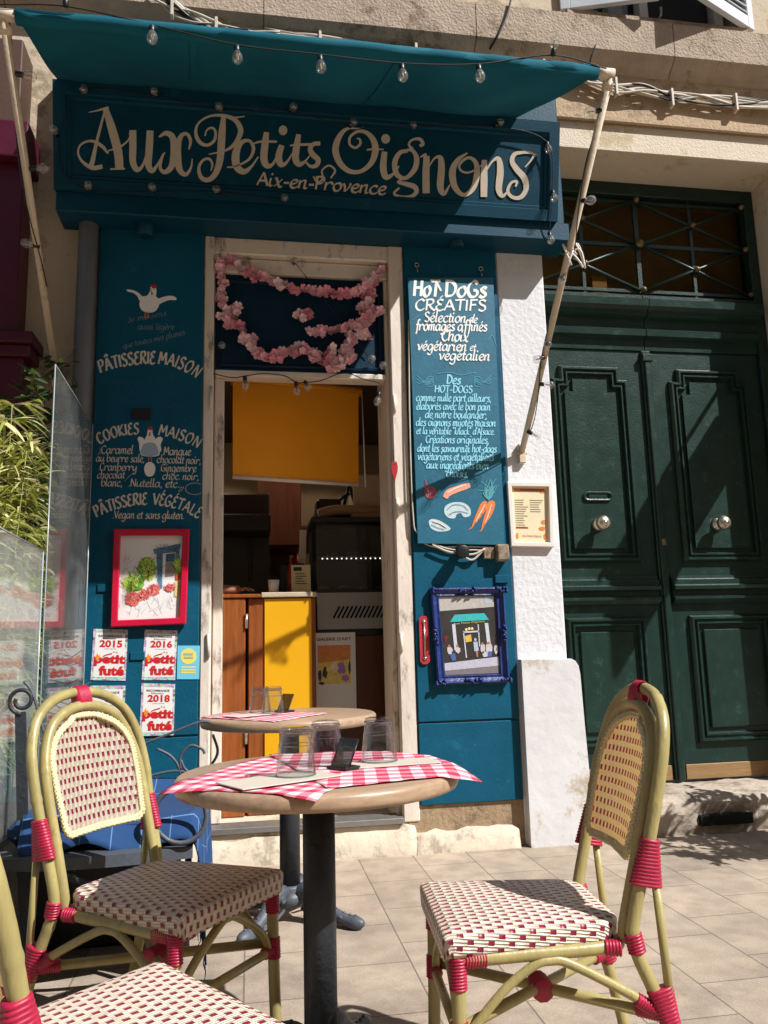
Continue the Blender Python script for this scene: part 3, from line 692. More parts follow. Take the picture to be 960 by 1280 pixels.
# ------------------------------------------------------------------ neighbour's wine-red shop front on the left
nb = thing('neighbour_shop', 'wine red wooden shop front at the left edge of the picture', 'shop front', (-1.7, 0, 0))
m = Loc(); m.bx(-1.6, -1.13, -.16, 0, 0, 2.5, .005); m.build('pilaster', M['wine'], nb)
m = Loc(); m.bx(-1.55, -1.2, -.172, -.15, .3, 2.2, .008); m.build('panel', M['wine'], nb)
m = Loc()
for y, z0, z1 in ((-.19, 2.5, 2.56), (-.22, 2.56, 2.62), (-.17, 2.62, 3.55)): m.bx(-1.62, -1.11 - (.06 if z1 > 3 else -abs(y + .16) * .6), y, 0, z0, z1, .006)
m.build('capital', M['wine'], nb)
m = Loc(); m.bx(-3.0, -1.14, -.24, 0, 3.55, 3.75, .006); m.build('cornice', M['wine'], nb)
m = Loc(); m.bx(-3.0, -1.2, -.2, 0, 3.755, 4.25, .005); m.build('fascia', mat('perforated_brown', '#4a3226', .6, .2, 60), nb)
m = Loc(); m.bx(-3.0, -1.6, -.06, 0, .0, 3.55, .003); m.build('shop_window', mat('dark_shop_glass', '#1a1416', .1, .1), nb)

# ------------------------------------------------------------------ house across the street (seen in reflections)
ob = thing('opposite_house', 'pale ochre house across the street, behind the viewer', 'building', (0, -13, 0))
m = Loc(); m.bx(-16, 16, -14, -13, 0, 9.5, 0); m.build('wall', mat('ochre_wall', '#c9b48f', .9, .08, 1.2, 0), ob)
for i in range(6):
    for z in (1.0, 4.2):
        x = -13 + i * 5.0
        wf = Loc().bx(x, x + 1.2, -13.02, -12.99, z, z + 1.9, 0).build('window', mat('opposite_pane', '#20262b', .1, .1) if i + z == 1.0 else bpy.data.materials['opposite_pane'], ob)
# hanging sign and potted shrub further along the street (they throw the shadows on the green door)
hs = thing('hanging_sign', 'dark shop sign board projecting over the pavement past the green door', 'sign', (3.9, 0, 3.0))
Loc().bx(3.5, 3.54, -.84, -.40, 2.68, 3.3, .01).bx(3.505, 3.535, -.41, -.14, 2.75, 3.2, .005).build('board', M['iron'], hs)
Loc().tube([(3.52, 0, 3.34), (3.52, -.9, 3.34)], .014, 8).build('bracket', M['iron'], hs)
# ------------------------------------------------------------------ teal shop front
sf = thing('shopfront', 'teal painted shop front with open white door frame between two lettered panels', 'shop front', (.25, 0, 0))
NF = (0, -1, 0)
YP = -.03
lp = Loc(); lp.bx(-.81, -.262, YP, 0, .625, 3.5, .004); lp.bx(-.805, -.262, YP + .002, 0, .16, .617, .004)
LP = lp.build('left_panel', M['teal'], sf)
rp = Loc(); rp.bx(.852, 1.397, YP, 0, .64, 3.5, .004); rp.bx(.852, 1.397, YP + .002, 0, .228, .632, .004)
RP = rp.build('right_panel', M['teal'], sf)
# small hinges and latches on the panels
m = Loc()
for (px, py) in ((131, 735), (172, 820)): c = fac(px, py, YP); m.bx(c.x - .035, c.x + .035, YP - .008, YP, c.z - .02, c.z + .02, .002)
build_each(m, 'latch', M['teal'], LP)
m = Loc(); c = fac(628, 724, YP); m.bx(c.x - .045, c.x + .03, YP - .012, YP, c.z - .022, c.z + .022, .003); m.build('latch', M['teal'], RP)
# box above the panels with the sign leaning on it
Loc().bx(-1.0, 1.79, -.2, 0, 3.285, 3.395, .006).build('soffit_box', M['teal_dark'], sf)
Loc().bx(-.98, 1.78, -.16, -.02, 3.395, 4.27, .006).build('fascia_back', M['teal_dark'], sf)
# door frame
fr = Loc()
fr.bx(-.258, -.205, -.02, .34, .15, 3.29, .006); fr.bx(.762, .848, -.02, .34, .15, 3.29, .006); fr.bx(.74, .762, .03, .34, .15, 3.1, .004)
fr.bx(-.205, .762, -.02, .2, 3.19, 3.288, .008); fr.bx(-.205, .762, .02, .2, 3.1, 3.188, .008)
fr.bx(-.2, .74, .02, .12, 2.50, 2.535, .006)
fr.bx(-.2, -.15, .06, .13, .18, 2.50, .005)
FR = fr.build('door_frame', M['white_paint'], sf)
m = Loc()
for z in (1.0, 1.72, 2.3): m.tube([(-.215, -.028, z), (-.215, -.028, z + .12)], .009, 8); m.tube([(.775, -.026, z), (.775, -.026, z + .1)], .008, 8)
build_each(m, 'hinge', M['white_paint'], FR)
tp = Loc(); tp.bx(-.2, .75, .05, .09, 2.53, 3.11, .003); TP = tp.build('transom_panel', M['navy'], sf)
m = Loc(); m.sweep([(-.17, .05, 2.56), (.72, .05, 2.56), (.72, .05, 3.07), (-.17, .05, 3.07)], [(0, 0), (0, .012), (.012, .016), (.02, .006), (.022, 0)], NF, True); m.build('moulding', M['navy'], TP)
# the lettered left panel
pm = lambda px, py: fac(px, py, YP)
Z = lambda x, y: (x / 3.046, 240 + y / 3.046)
def arc3(a, b, c):
    (x0, y0), (x1, y1), (x2, y2) = a, b, c
    def f(x):
        return y0 * (x - x1) * (x - x2) / ((x0 - x1) * (x0 - x2)) + y1 * (x - x0) * (x - x2) / ((x1 - x0) * (x1 - x2)) + y2 * (x - x0) * (x - x1) / ((x2 - x0) * (x2 - x1))
    return f
I = Ink(pm, NF)
def zt(txt, xa, xb, ya, yb, h, wt=1.0): 
    a = Z(xa, ya); b = Z(xb, yb); I.text(txt, a[0], b[0], (a[1], b[1]), h / 3.046, wt)
def zarc(txt, pts, h, wt): 
    q = [Z(*p) for p in pts]; I.text(txt, q[0][0], q[2][0], arc3(*q), h / 3.046, wt)
zarc('PÂTISSERIE', [(382, 690), (480, 662), (592, 655)], 29, 1.35); zarc('MAISON', [(602, 655), (680, 672), (752, 712)], 29, 1.35)
zarc('COOKIES', [(378, 962), (450, 932), (530, 922)], 26, 1.3); zarc('MAISON', [(602, 926), (680, 944), (757, 978)], 26, 1.3)
zarc('PÂTISSERIE', [(367, 1240), (450, 1206), (562, 1190)], 27, 1.3); zarc('VÉGÉTALE', [(582, 1190), (670, 1205), (757, 1244)], 27, 1.3)
for a in (('.Caramel', 380, 508, 996, 997, 19), ('au beurre salé,', 366, 550, 1026, 1029, 17), ('.Cranberry', 375, 522, 1060, 1062, 18), ('chocolat', 370, 476, 1090, 1090, 17), ('blanc,', 385, 466, 1120, 1121, 18),
          ('.Mangue', 618, 728, 1001, 1003, 19), ('chocolat noir,', 597, 765, 1031, 1036, 17), ('.Gingembre', 608, 748, 1063, 1066, 17), ('choc. noir,', 618, 757, 1094, 1097, 17), ('.Nutella, etc....', 490, 702, 1121, 1126, 18), ('.Vegan et sans gluten.', 430, 702, 1242, 1245, 18)): zt(*a, wt=1.05)
I.stroke([(*Z(742 + 36 * cos(t * .7), 1130 + 22 * sin(t * .7)), .45) for t in range(9)], 5)
I.stroke([(*Z(372, 1003), .4), (*Z(382, 985), .4), (*Z(378, 972), .3)], 4); I.stroke([(*Z(510, 1068), .4), (*Z(490, 1085), .4), (*Z(474, 1102), .3)], 4)
I.stroke([(*Z(700, 1124), .4), (*Z(690, 1138), .4), (*Z(680, 1140), .4), (*Z(690, 1128), .3)], 4)
I.build('lettering', M['cream_ink'], LP)
I = Ink(pm, NF)
for a in (('Je me sens', 487, 636, 497, 470, 13), ('aussi légère', 525, 665, 523, 525, 14), ('que toutes mes plumes', 470, 706, 597, 543, 13)): zt(*a, wt=.55)
I.build('fine_lettering', mat('pale_thin_paint', '#8d98a0', .7, .1, 40), LP)
I = Ink(pm, NF)
for (xa, xb, y) in ((395, 560, 742), (590, 650, 730), (470, 600, 778), (400, 560, 812), (600, 730, 826), (630, 690, 775)):
    n = int((xb - xa) / 12); I.stroke([(*Z(xa + 12 * k, y - 14 + (-9 if k % 2 else 9) * (1 if k % 3 else .5)), .8) for k in range(n)], 4)
I.stroke([(*Z(617 + 42 * cos(t * .7), 722 + 22 * sin(t * .7)), .6) for t in range(10)], 4)
I.build('faded_lettering', M['faint_ink'], LP)
c = fac(177, 518, YP); Loc().bx(c.x - .05, c.x + .05, YP - .012, YP, c.z - .028, c.z + .028, .003).build('name_plate', M['black'], LP)
# painted hens
def hens():
    W = Ink(pm, NF, .002); R = Ink(pm, NF, .0032); O = Ink(pm, NF, .0032); D = Ink(pm, NF, .0042); B = Ink(pm, NF, .0032)
    zp = lambda L: [Z(*p) for p in L]
    W.poly(zp([(540, 400), (560, 395), (572, 375), (574, 360), (592, 360), (596, 380), (594, 398), (606, 408), (606, 432), (590, 455), (562, 460), (540, 450), (531, 428)]), 4)
    W.poly(zp([(545, 404), (528, 385), (505, 374), (482, 372), (488, 380), (505, 384), (522, 396), (532, 414)]), 4)
    W.poly(zp([(600, 410), (630, 398), (655, 396), (672, 405), (668, 412), (645, 412), (622, 420), (604, 428)]), 4)
    R.poly(zp([(574, 362), (577, 352), (583, 357), (588, 351), (592, 358), (597, 356), (595, 366), (585, 368)]), 3); R.disc(*Z(579, 388), 1.2, 1.8)
    for x in (554, 566): O.stroke([(*Z(x, 456), 1.2), (*Z(x - 1, 468), 1.2), (*Z(x - 2, 478), 1.4)], 3); O.stroke([(*Z(x - 7, 479), 1.0), (*Z(x + 5, 478), 1.0)], 3)
    O.poly(zp([(572, 376), (580, 380), (573, 384)])); D.disc(*Z(577, 371), .6); D.disc(*Z(586, 371), .6)
    def done():
        a = W.build('painted_hen', M['white_ink'], LP)
        if B.m.v: B.build('dress', bpy.data.materials.get('blue_check_print') or mat('blue_check_print', '#9db4c4', .7, .1, 200), a)
        R.build('comb', M['red'], a); O.build('legs', bpy.data.materials.get('orange_print') or mat('orange_print', '#d07a22', .7), a)
        if D.m.v: D.build('eyes', M['blackprint'], a)
    done()
    # second hen standing on an egg
    W = Ink(pm, NF, .002); R = Ink(pm, NF, .0032); O = Ink(pm, NF, .0032); D = Ink(pm, NF, .0042); B = Ink(pm, NF, .0026)
    W.poly(zp([(560, 925), (562, 908), (570, 902), (580, 906), (582, 922), (592, 940), (604, 975), (606, 1002), (570, 1008), (536, 1000), (540, 970), (552, 940)]), 4)
    W.poly(zp([(550, 945), (535, 932), (524, 938), (530, 960), (532, 985), (545, 990)]), 4); W.poly(zp([(592, 945), (608, 932), (620, 940), (612, 962), (614, 985), (600, 990)]), 4)
    B.poly(zp([(548, 960), (590, 958), (604, 998), (570, 1006), (538, 998)]), 3)
    for k in range(5): W.stroke([(*Z(550 + 10 * k, 962), .5), (*Z(545 + 13 * k, 1000), .5)], 2)
    for k in range(3): W.stroke([(*Z(546 - 2 * k, 968 + 12 * k), .4), (*Z(594 + 3 * k, 968 + 12 * k), .4)], 2)
    R.poly(zp([(563, 904), (565, 894), (570, 898), (575, 892), (580, 898), (579, 907)]), 3); R.disc(*Z(570, 925), 1.2, 1.6)
    O.poly(zp([(566, 915), (576, 915), (571, 922)]))
    for x in (566, 577): O.stroke([(*Z(x, 1004), 1.1), (*Z(x, 1028), 1.1)], 2)
    W.poly(zp([(570, 1028), (586, 1036), (592, 1056), (584, 1078), (570, 1084), (556, 1078), (549, 1056), (555, 1036)]), 4)
    D.disc(*Z(567, 910), .5); D.disc(*Z(575, 910), .5); done()
hens()
# spotlights on the panels
def spot(px, py, y, parent, out=.12):
    c = fac(px, py, y) - Vector((0, 0, .055)); s = Loc(); s.tube([(c.x, y, c.z + .06), (c.x, y - .05, c.z + .075), (c.x, y - .09, c.z + .06)], .009, 8)
    s.lathe([(.012, .085), (.034, .08), (.04, .06), (.04, -.01), (.036, -.012)], (c.x, y - .09, c.z), 18)
    o = s.build('spotlight', M['teal_dark'], parent)
    l = Loc().lathe([(.034, -.008), (.001, -.006)], (c.x, y - .09, c.z - .004), 16); l.build('lens', M['frame_white'], o)
spot(185, 292, YP, LP); spot(566, 306, YP, RP)

# ------------------------------------------------------------------ sign board
P0 = Vector((-1.005, -.205, 3.39)); PT = Vector((-1.02, -.33, 3.925))
up = (PT - P0); up.x = 0; upn = up.normalized(); sn = Vector((1, 0, 0)).cross(upn)       # towards the street
sgn = thing('shop_sign', 'long teal sign board with the shop name in big cream lettering under the awning', 'sign', (.35, -.2, 3.39))
def sgp(x, u, d=0): return P0 + Vector((x - P0.x, 0, 0)) + upn * u + sn * d
H = up.length
m = Loc(); m.prism([sgp(-1.005, 0, -.03), sgp(1.71, 0, -.03), sgp(1.71, H, -.03), sgp(-1.005, H, -.03)], sn * .03); m.build('board', M['teal_dark'], sgn)
m = Loc(); m.sweep([sgp(-1.005, 0), sgp(1.71, 0), sgp(1.71, H), sgp(-1.005, H)], [(0, 0), (0, .022), (.06, .022), (.066, .012), (.08, .012), (.088, 0)], sn, True); m.build('frame', M['teal_dark'], sgn)
spx = lambda px, py: onpl(px, py, tuple(P0), tuple(sn))
S = Ink(spx, sn, .003)
k1 = 3.6923
def T(zx, zy): return lambda p: (zx + p[0] / k1, zy + p[1] / k1, p[2] / k1)
t1, t2, t3 = T(40, 60), T(240, 120), T(480, 120)
def st(t, pts, n=8): S.stroke([t(p) for p in pts], n)
# A u x
st(t1, [(337, 288, 9), (300, 430, 14), (278, 530, 22), (262, 556, 24)])
st(t1, [(262, 298, 4), (305, 289, 8), (354, 276, 14)], 4)
st(t1, [(340, 282, 26), (368, 370, 38), (397, 480, 40), (404, 558, 38)])
st(t1, [(362, 560, 8), (430, 558, 8)], 3)
st(t1, [(326, 548, 20), (280, 554, 20), (236, 528, 13), (214, 490, 9), (222, 452, 9), (255, 432, 10), (290, 434, 14), (328, 458, 16), (350, 486, 7), (356, 474, 6), (400, 462, 10), (440, 432, 8), (452, 412, 5)])
st(t1, [(448, 398, 6), (466, 388, 18)], 3)
st(t1, [(466, 380, 32), (466, 460, 33), (466, 525, 30), (484, 562, 24), (508, 548, 14), (528, 500, 11), (546, 440, 8)])
st(t1, [(546, 382, 32), (541, 470, 34), (538, 540, 30), (556, 568, 22), (582, 535, 10), (606, 488, 6)])
st(t1, [(586, 412, 8), (620, 394, 22), (650, 416, 30), (656, 480, 33), (644, 548, 28), (612, 574, 20), (592, 552, 14), (602, 505, 10), (614, 482, 6)])
st(t1, [(724, 470, 6), (732, 430, 15), (716, 398, 15), (690, 406, 20), (674, 450, 30), (674, 525, 33), (686, 570, 26), (712, 584, 18), (734, 552, 10), (740, 512, 5)])
# P e t i t s
st(t2, [(60, 186, 7), (68, 160, 8), (90, 148, 11), (108, 164, 12), (104, 204, 14), (72, 228, 14), (36, 214, 18), (18, 175, 16), (28, 130, 10), (72, 98, 10), (130, 90, 14), (190, 106, 20), (220, 142, 24), (222, 178, 24), (194, 226, 18), (150, 254, 10), (78, 270, 5)])
st(t2, [(176, 102, 7), (206, 100, 8), (244, 95, 4)], 4)
st(t2, [(146, 96, 20), (138, 180, 34), (130, 290, 32), (110, 356, 27), (76, 388, 22), (42, 376, 20), (32, 332, 14), (52, 297, 12), (80, 292, 12), (94, 316, 10), (88, 346, 5)])
st(t2, [(162, 330, 6), (200, 326, 8), (262, 294, 12), (284, 244, 16), (264, 208, 14), (226, 218, 22), (202, 270, 36), (208, 328, 34), (240, 350, 26), (274, 326, 12), (306, 282, 6)])
st(t2, [(344, 168, 24), (336, 230, 33), (332, 292, 33), (346, 322, 28), (372, 316, 14), (396, 272, 9), (414, 232, 7)])
st(t2, [(276, 226, 5), (304, 214, 9), (340, 211, 13), (392, 212, 10)], 4)
st(t2, [(414, 228, 26), (400, 280, 31), (410, 316, 28), (436, 308, 13), (466, 262, 6)])
S.disc(*t2((420, 160, 0))[:2], 5.4, 6.2)
st(t2, [(492, 178, 22), (482, 240, 31), (478, 290, 31), (494, 316, 26), (520, 304, 12), (544, 276, 5)])
st(t2, [(452, 230, 7), (490, 226, 12), (590, 224, 12)], 4)
st(t2, [(592, 218, 14), (562, 222, 18), (545, 246, 22), (560, 274, 26), (582, 296, 24), (574, 321, 20), (548, 326, 15), (524, 306, 7)])
# O i g n o n s
st(t2, [(730, 148, 9), (700, 162, 18), (674, 200, 26), (662, 252, 30), (682, 310, 28), (726, 348, 22), (780, 348, 18), (828, 308, 25), (846, 250, 31), (834, 200, 26), (800, 168, 18), (762, 166, 14), (730, 190, 12), (728, 224, 12), (754, 240, 12), (776, 222, 12), (774, 202, 10), (760, 196, 6)])
st(t2, [(728, 150, 9), (760, 150, 8), (792, 145, 4)], 4); st(t2, [(806, 250, 8), (836, 246, 9), (884, 248, 6)], 4)
S.disc(*t2((893, 199, 0))[:2], 5.6, 6)
st(t2, [(888, 258, 26), (882, 330, 31), (894, 374, 28), (924, 364, 14), (956, 324, 6)])
st(t3, [(108, 254, 16), (72, 264, 20), (49, 310, 25), (60, 364, 24), (100, 379, 18), (140, 340, 24), (150, 290, 24), (132, 254, 16), (106, 250, 12)])
st(t3, [(132, 248, 14), (114, 225, 10), (130, 204, 10), (164, 200, 15), (179, 222, 16), (164, 232, 14)])
st(t3, [(92, 380, 8), (64, 398, 11), (96, 406, 20), (140, 420, 24), (148, 446, 20), (120, 466, 16), (72, 466, 15), (46, 450, 11), (70, 425, 9)])
st(t3, [(166, 284, 5), (182, 276, 12), (196, 272, 18)], 3); st(t3, [(196, 278, 28), (193, 360, 33), (194, 450, 33)])
st(t3, [(204, 330, 7), (234, 288, 10), (260, 288, 24), (264, 340, 32), (259, 420, 31), (276, 452, 19), (304, 410, 5)])
st(t3, [(384, 264, 6), (340, 296, 20), (315, 350, 31), (326, 420, 28), (366, 458, 18), (408, 430, 24), (427, 370, 28), (424, 312, 22), (394, 286, 14), (360, 302, 13), (346, 330, 10), (366, 352, 10), (404, 350, 8), (470, 308, 5)])
st(t3, [(462, 296, 24), (461, 380, 32), (460, 467, 30)])
st(t3, [(470, 346, 7), (500, 302, 10), (528, 292, 22), (536, 350, 31), (529, 430, 29), (546, 463, 17), (574, 436, 5)])
st(t3, [(700, 272, 6), (668, 262, 12), (636, 262, 14), (602, 270, 19), (590, 302, 22), (612, 340, 27), (646, 380, 29), (654, 430, 24), (630, 468, 20), (592, 468, 16), (570, 440, 15), (586, 402, 12), (612, 396, 12), (606, 420, 8)])
st(t3, [(694, 270, 10), (676, 300, 8), (650, 330, 5)], 4)
a = t2((300, 412, 0)); b = t2((896, 457, 0)); S.text('Aix-en-Provence', a[0], b[0], (a[1], b[1]), 10.2, 1.35)
S.stroke([t2(p) for p in ((560, 372, 8), (580, 400, 9), (604, 380, 8), (600, 345, 8), (632, 322, 9), (660, 345, 10), (640, 380, 8))], 5)
S.build('lettering', M['pale'], sgn)

# ------------------------------------------------------------------ awning
aw = thing('awning', 'teal canvas awning on a front bar with two slanting arms over the sign', 'awning', (.35, -.2, 3.95))
YB, ZB = -1.3, 3.462
BL, BR = Vector((-.90, YB, ZB)), Vector((1.475, YB, ZB))
RL, RR = Vector((-1.0, -.27, 3.975)), Vector((1.47, -.27, 3.975))
def canopy(u, v):
    a = RL.lerp(RR, u); b = BL.lerp(BR, u); p = a.lerp(b, v)
    sag = .055 * sin(pi * v) * (1 - .25 * cos(6 * pi * u)) + .018 * sin(pi * v) * sin(23 * u + 3 * v)
    ed = .03 * sin(pi * v) * ((1 - u) ** 8 - u ** 8)
    return p + Vector((ed, 0, -sag))
m = Loc(); m.grid(canopy, 60, 24)
cn = m.build('canopy', None or M['canvas'], aw); cn.data.materials.clear()
cm = bpy.data.materials.new('awning_canvas'); cm.use_nodes = True; n_ = cm.node_tree.nodes; L_ = cm.node_tree.links
b_ = n_['Principled BSDF']; b_.inputs['Base Color'].default_value = hexc('#06627c') + (1,); b_.inputs['Roughness'].default_value = .8; b_.inputs['Specular IOR Level'].default_value = .2
tr_ = n_.new('ShaderNodeBsdfTranslucent'); tr_.inputs[0].default_value = hexc('#0b5a70') + (1,)
mx_ = n_.new('ShaderNodeMixShader'); mx_.inputs[0].default_value = .1; L_.new(b_.outputs[0], mx_.inputs[1]); L_.new(tr_.outputs[0], mx_.inputs[2]); L_.new(mx_.outputs[0], n_['Material Output'].inputs[0])
cn.data.materials.append(cm)
nz_ = n_.new('ShaderNodeTexNoise'); nz_.inputs['Scale'].default_value = 2.2; nz_.inputs['Detail'].default_value = 8; tcc = n_.new('ShaderNodeTexCoord'); L_.new(tcc.outputs['Object'], nz_.inputs['Vector'])
rr_ = n_.new('ShaderNodeValToRGB'); rr_.color_ramp.elements[0].color = hexc('#075568') + (1,); rr_.color_ramp.elements[1].color = hexc('#19697a') + (1,); rr_.color_ramp.elements[0].position = .35; rr_.color_ramp.elements[1].position = .7; L_.new(nz_.outputs['Fac'], rr_.inputs[0]); L_.new(rr_.outputs[0], b_.inputs['Base Color'])
sm = Loc()
for us in (.28, .64): sm.grid(lambda u, v, us=us: canopy(us + .012 * (u - .5), .02 + .96 * v) + Vector((0, 0, -.0045)), 2, 24)
build_each(sm, 'seam', cm, aw)
so_ = cn.modifiers.new('thick', 'SOLIDIFY'); so_.thickness = .004
m = Loc(); m.tube([BL + Vector((-.0, 0, .0)), BR], .03, 14)
for k in range(4):   # loose folds of canvas wrapped round the bar
    m.tube(cr([(BL.x + .1 * t, YB + random.uniform(-.004, .004), ZB + random.uniform(-.003, .003)) for t in range(24)], 2), .0308 + .0006 * k, 10) if k == 0 else None
m.build('rolled_hem', cm, aw)
m = Loc(); m.tube([BL + Vector((-.1, 0, 0)), BL + Vector((.02, 0, 0))], .024, 12); m.tube([BR + Vector((-.02, 0, 0)), BR + Vector((.075, 0, 0))], .024, 12)
m.tube([(-1.3, YB + .04, ZB + .05), (-.5, YB + .04, ZB + .05)], .008, 8)
build_each(m, 'front_bar', M['pole'], aw)
for (x, px, py, z) in ((-.945, 70, 470, 0), (1.535, 652, 566, 0)):
    piv = fac(px, py, -.035); top = Vector((x, YB, ZB - .01))
    a = Loc(); d = top - piv
    a.tube([piv, top], .017, 10); 
    a.tube([top + Vector((0, 0, .03)), top - d.normalized() * .06], .024, 10)
    ar = a.build('arm', M['pole'], aw)
    b2 = Loc(); b2.bx(piv.x - .02, piv.x + .02, -.05, .0, piv.z - .06, piv.z + .05, .004); b2.tube([piv + Vector((-.03, 0, 0)), piv + Vector((.03, 0, 0))], .012, 8); b2.build('wall_bracket', M['pole'], ar)
    if x > 0:   # knotted tape on the arm
        q = piv + d * .585; k = Loc(); rnd = random.Random(5)
        for j in range(7): k.tube(cr([q + Vector((rnd.uniform(-.02, .02), -.02, rnd.uniform(-.03, .03))), q + Vector((rnd.uniform(-.04, .05), -.04, rnd.uniform(-.05, .05))), q + Vector((rnd.uniform(-.02, .08), -.03, rnd.uniform(-.09, .03)))], 4), .005, 5)
        k.build('knotted_tape', M['frame_white'], ar)

# ------------------------------------------------------------------ hanging menu board with the hot dogs
YH = -.058
hb = thing('menu_board', 'tall blue painted board hung on the right panel, lettered in white and pale blue', 'menu board', (1.13, YH, 2.3))
o4 = [fac(*p, YH) for p in ((522.5, 679), (631, 681), (616.5, 347), (510, 347))]
hq = Quad(*o4); m = Loc(); m.prism([p + Vector((0, .022, 0)) for p in hq.c], (0, -.022, 0)); HB = m.build('board', mat('blue_board_paint', '#136079', .5, .1, 5, .1, col2='#0f4f6b', c2amt=.3, c2scale=4), hb)
m = Loc()
for (px, py) in ((521, 331), (601, 336), (575, 681)):
    c = fac(px, py, YP - .01); m.tube([c + Vector((.012 * cos(t * .7), 0, .012 * sin(t * .7))) for t in range(9)], .0035, 6, True)
    m.tube([c + Vector((0, 0, -.012)), c + Vector((0, -.015, -.05 if py < 400 else .03))], .003, 6)
build_each(m, 'hook', M['chrome'], hb)
hm = lambda px, py: fac(px, py, YH)
W = Ink(hm, NF); A = Ink(hm, NF)
K = lambda x, y: (490 + x / 2.909, 280 + y / 2.909)
def ht(ink, txt, xa, xb, y, h, wt, dy=3):
    a = K(xa, y); b = K(xb, y + dy); ink.text(txt, a[0], b[0], (a[1], b[1]), h / 2.909, wt)
ht(W, 'HoT', 78, 172, 262, 36, 1.5); ht(W, 'DoGs', 190, 345, 264, 36, 1.5); ht(W, 'CRÉATIFS', 84, 344, 314, 25, 1.35)
W.stroke([(*K(178, 244), 2.5), (*K(160, 212), 3), (*K(140, 205), 2.5)], 4)
ht(W, 'Sélection', 117, 270, 356, 22, 1.2); ht(W, 'de', 280, 310, 358, 18, 1.2); ht(W, 'fromages affinés', 84, 346, 387, 22, 1.2); ht(W, 'Choix', 180, 278, 425, 24, 1.2)
ht(W, 'végétarien', 92, 272, 459, 22, 1.2); ht(W, 'et', 282, 304, 460, 17, 1.1); ht(W, 'végétalien', 170, 357, 494, 22, 1.2)
ht(A, 'Des', 197, 250, 580, 20, 1.3); ht(A, 'HOT-DOGS', 155, 293, 612, 16, 1.3)
for t, a, b, y, h in (('comme nulle part ailleurs,', 87, 360, 644, 17), ('élaborés avec le bon pain', 88, 358, 675, 17), ('de notre boulanger,', 120, 345, 705, 17), ('des oignons mijotés maison', 87, 377, 734, 17),
                      ('et la véritable "knack" d\'Alsace.', 88, 372, 764, 15), ('Créations originales,', 122, 352, 796, 17), ('dont les savoureux hot-dogs', 92, 380, 828, 17), ('végétariens et végétaliens', 93, 370, 858, 17), ('aux ingrédients bien', 125, 352, 889, 17), ('choisis.', 197, 276, 919, 17)): ht(A, t, a, b, y, h, 1.08)
W.build('white_lettering', M['white_ink'], HB); A.build('blue_lettering', M['aqua_ink'], HB)
G = Ink(hm, NF)
for cx, s_ in ((120, 1), (330, -1)):
    for k in range(3): G.stroke([(*K(cx, 575 + 6 * k), .7), (*K(cx + s_ * (14 + 6 * k), 555 + 8 * k), .7), (*K(cx + s_ * 30, 560 + 14 * k), .7), (*K(cx + s_ * 8, 580 + 6 * k), .7)], 4); G.stroke([(*K(cx, 575), .7), (*K(cx - s_ * 22, 560 + 10 * k), .7), (*K(cx - s_ * 30, 548 + 14 * k), .7)], 4)
G.stroke([(*K(165, 545), .6), (*K(210, 540), .8), (*K(250, 550), .6), (*K(300, 540), .8), (*K(300, 548), .5)], 5)
for s_ in ((75, 350, 115, 330), (350, 420, 380, 445), (90, 470, 160, 490)): G.stroke([(*K(s_[0], s_[1]), .5), (*K((s_[0] + s_[2]) / 2, s_[1] - 14), .7), (*K(s_[2], s_[3]), .4)], 5)
G.build('flourishes', mat('mid_blue_paint', '#4a9db5', .7), HB)
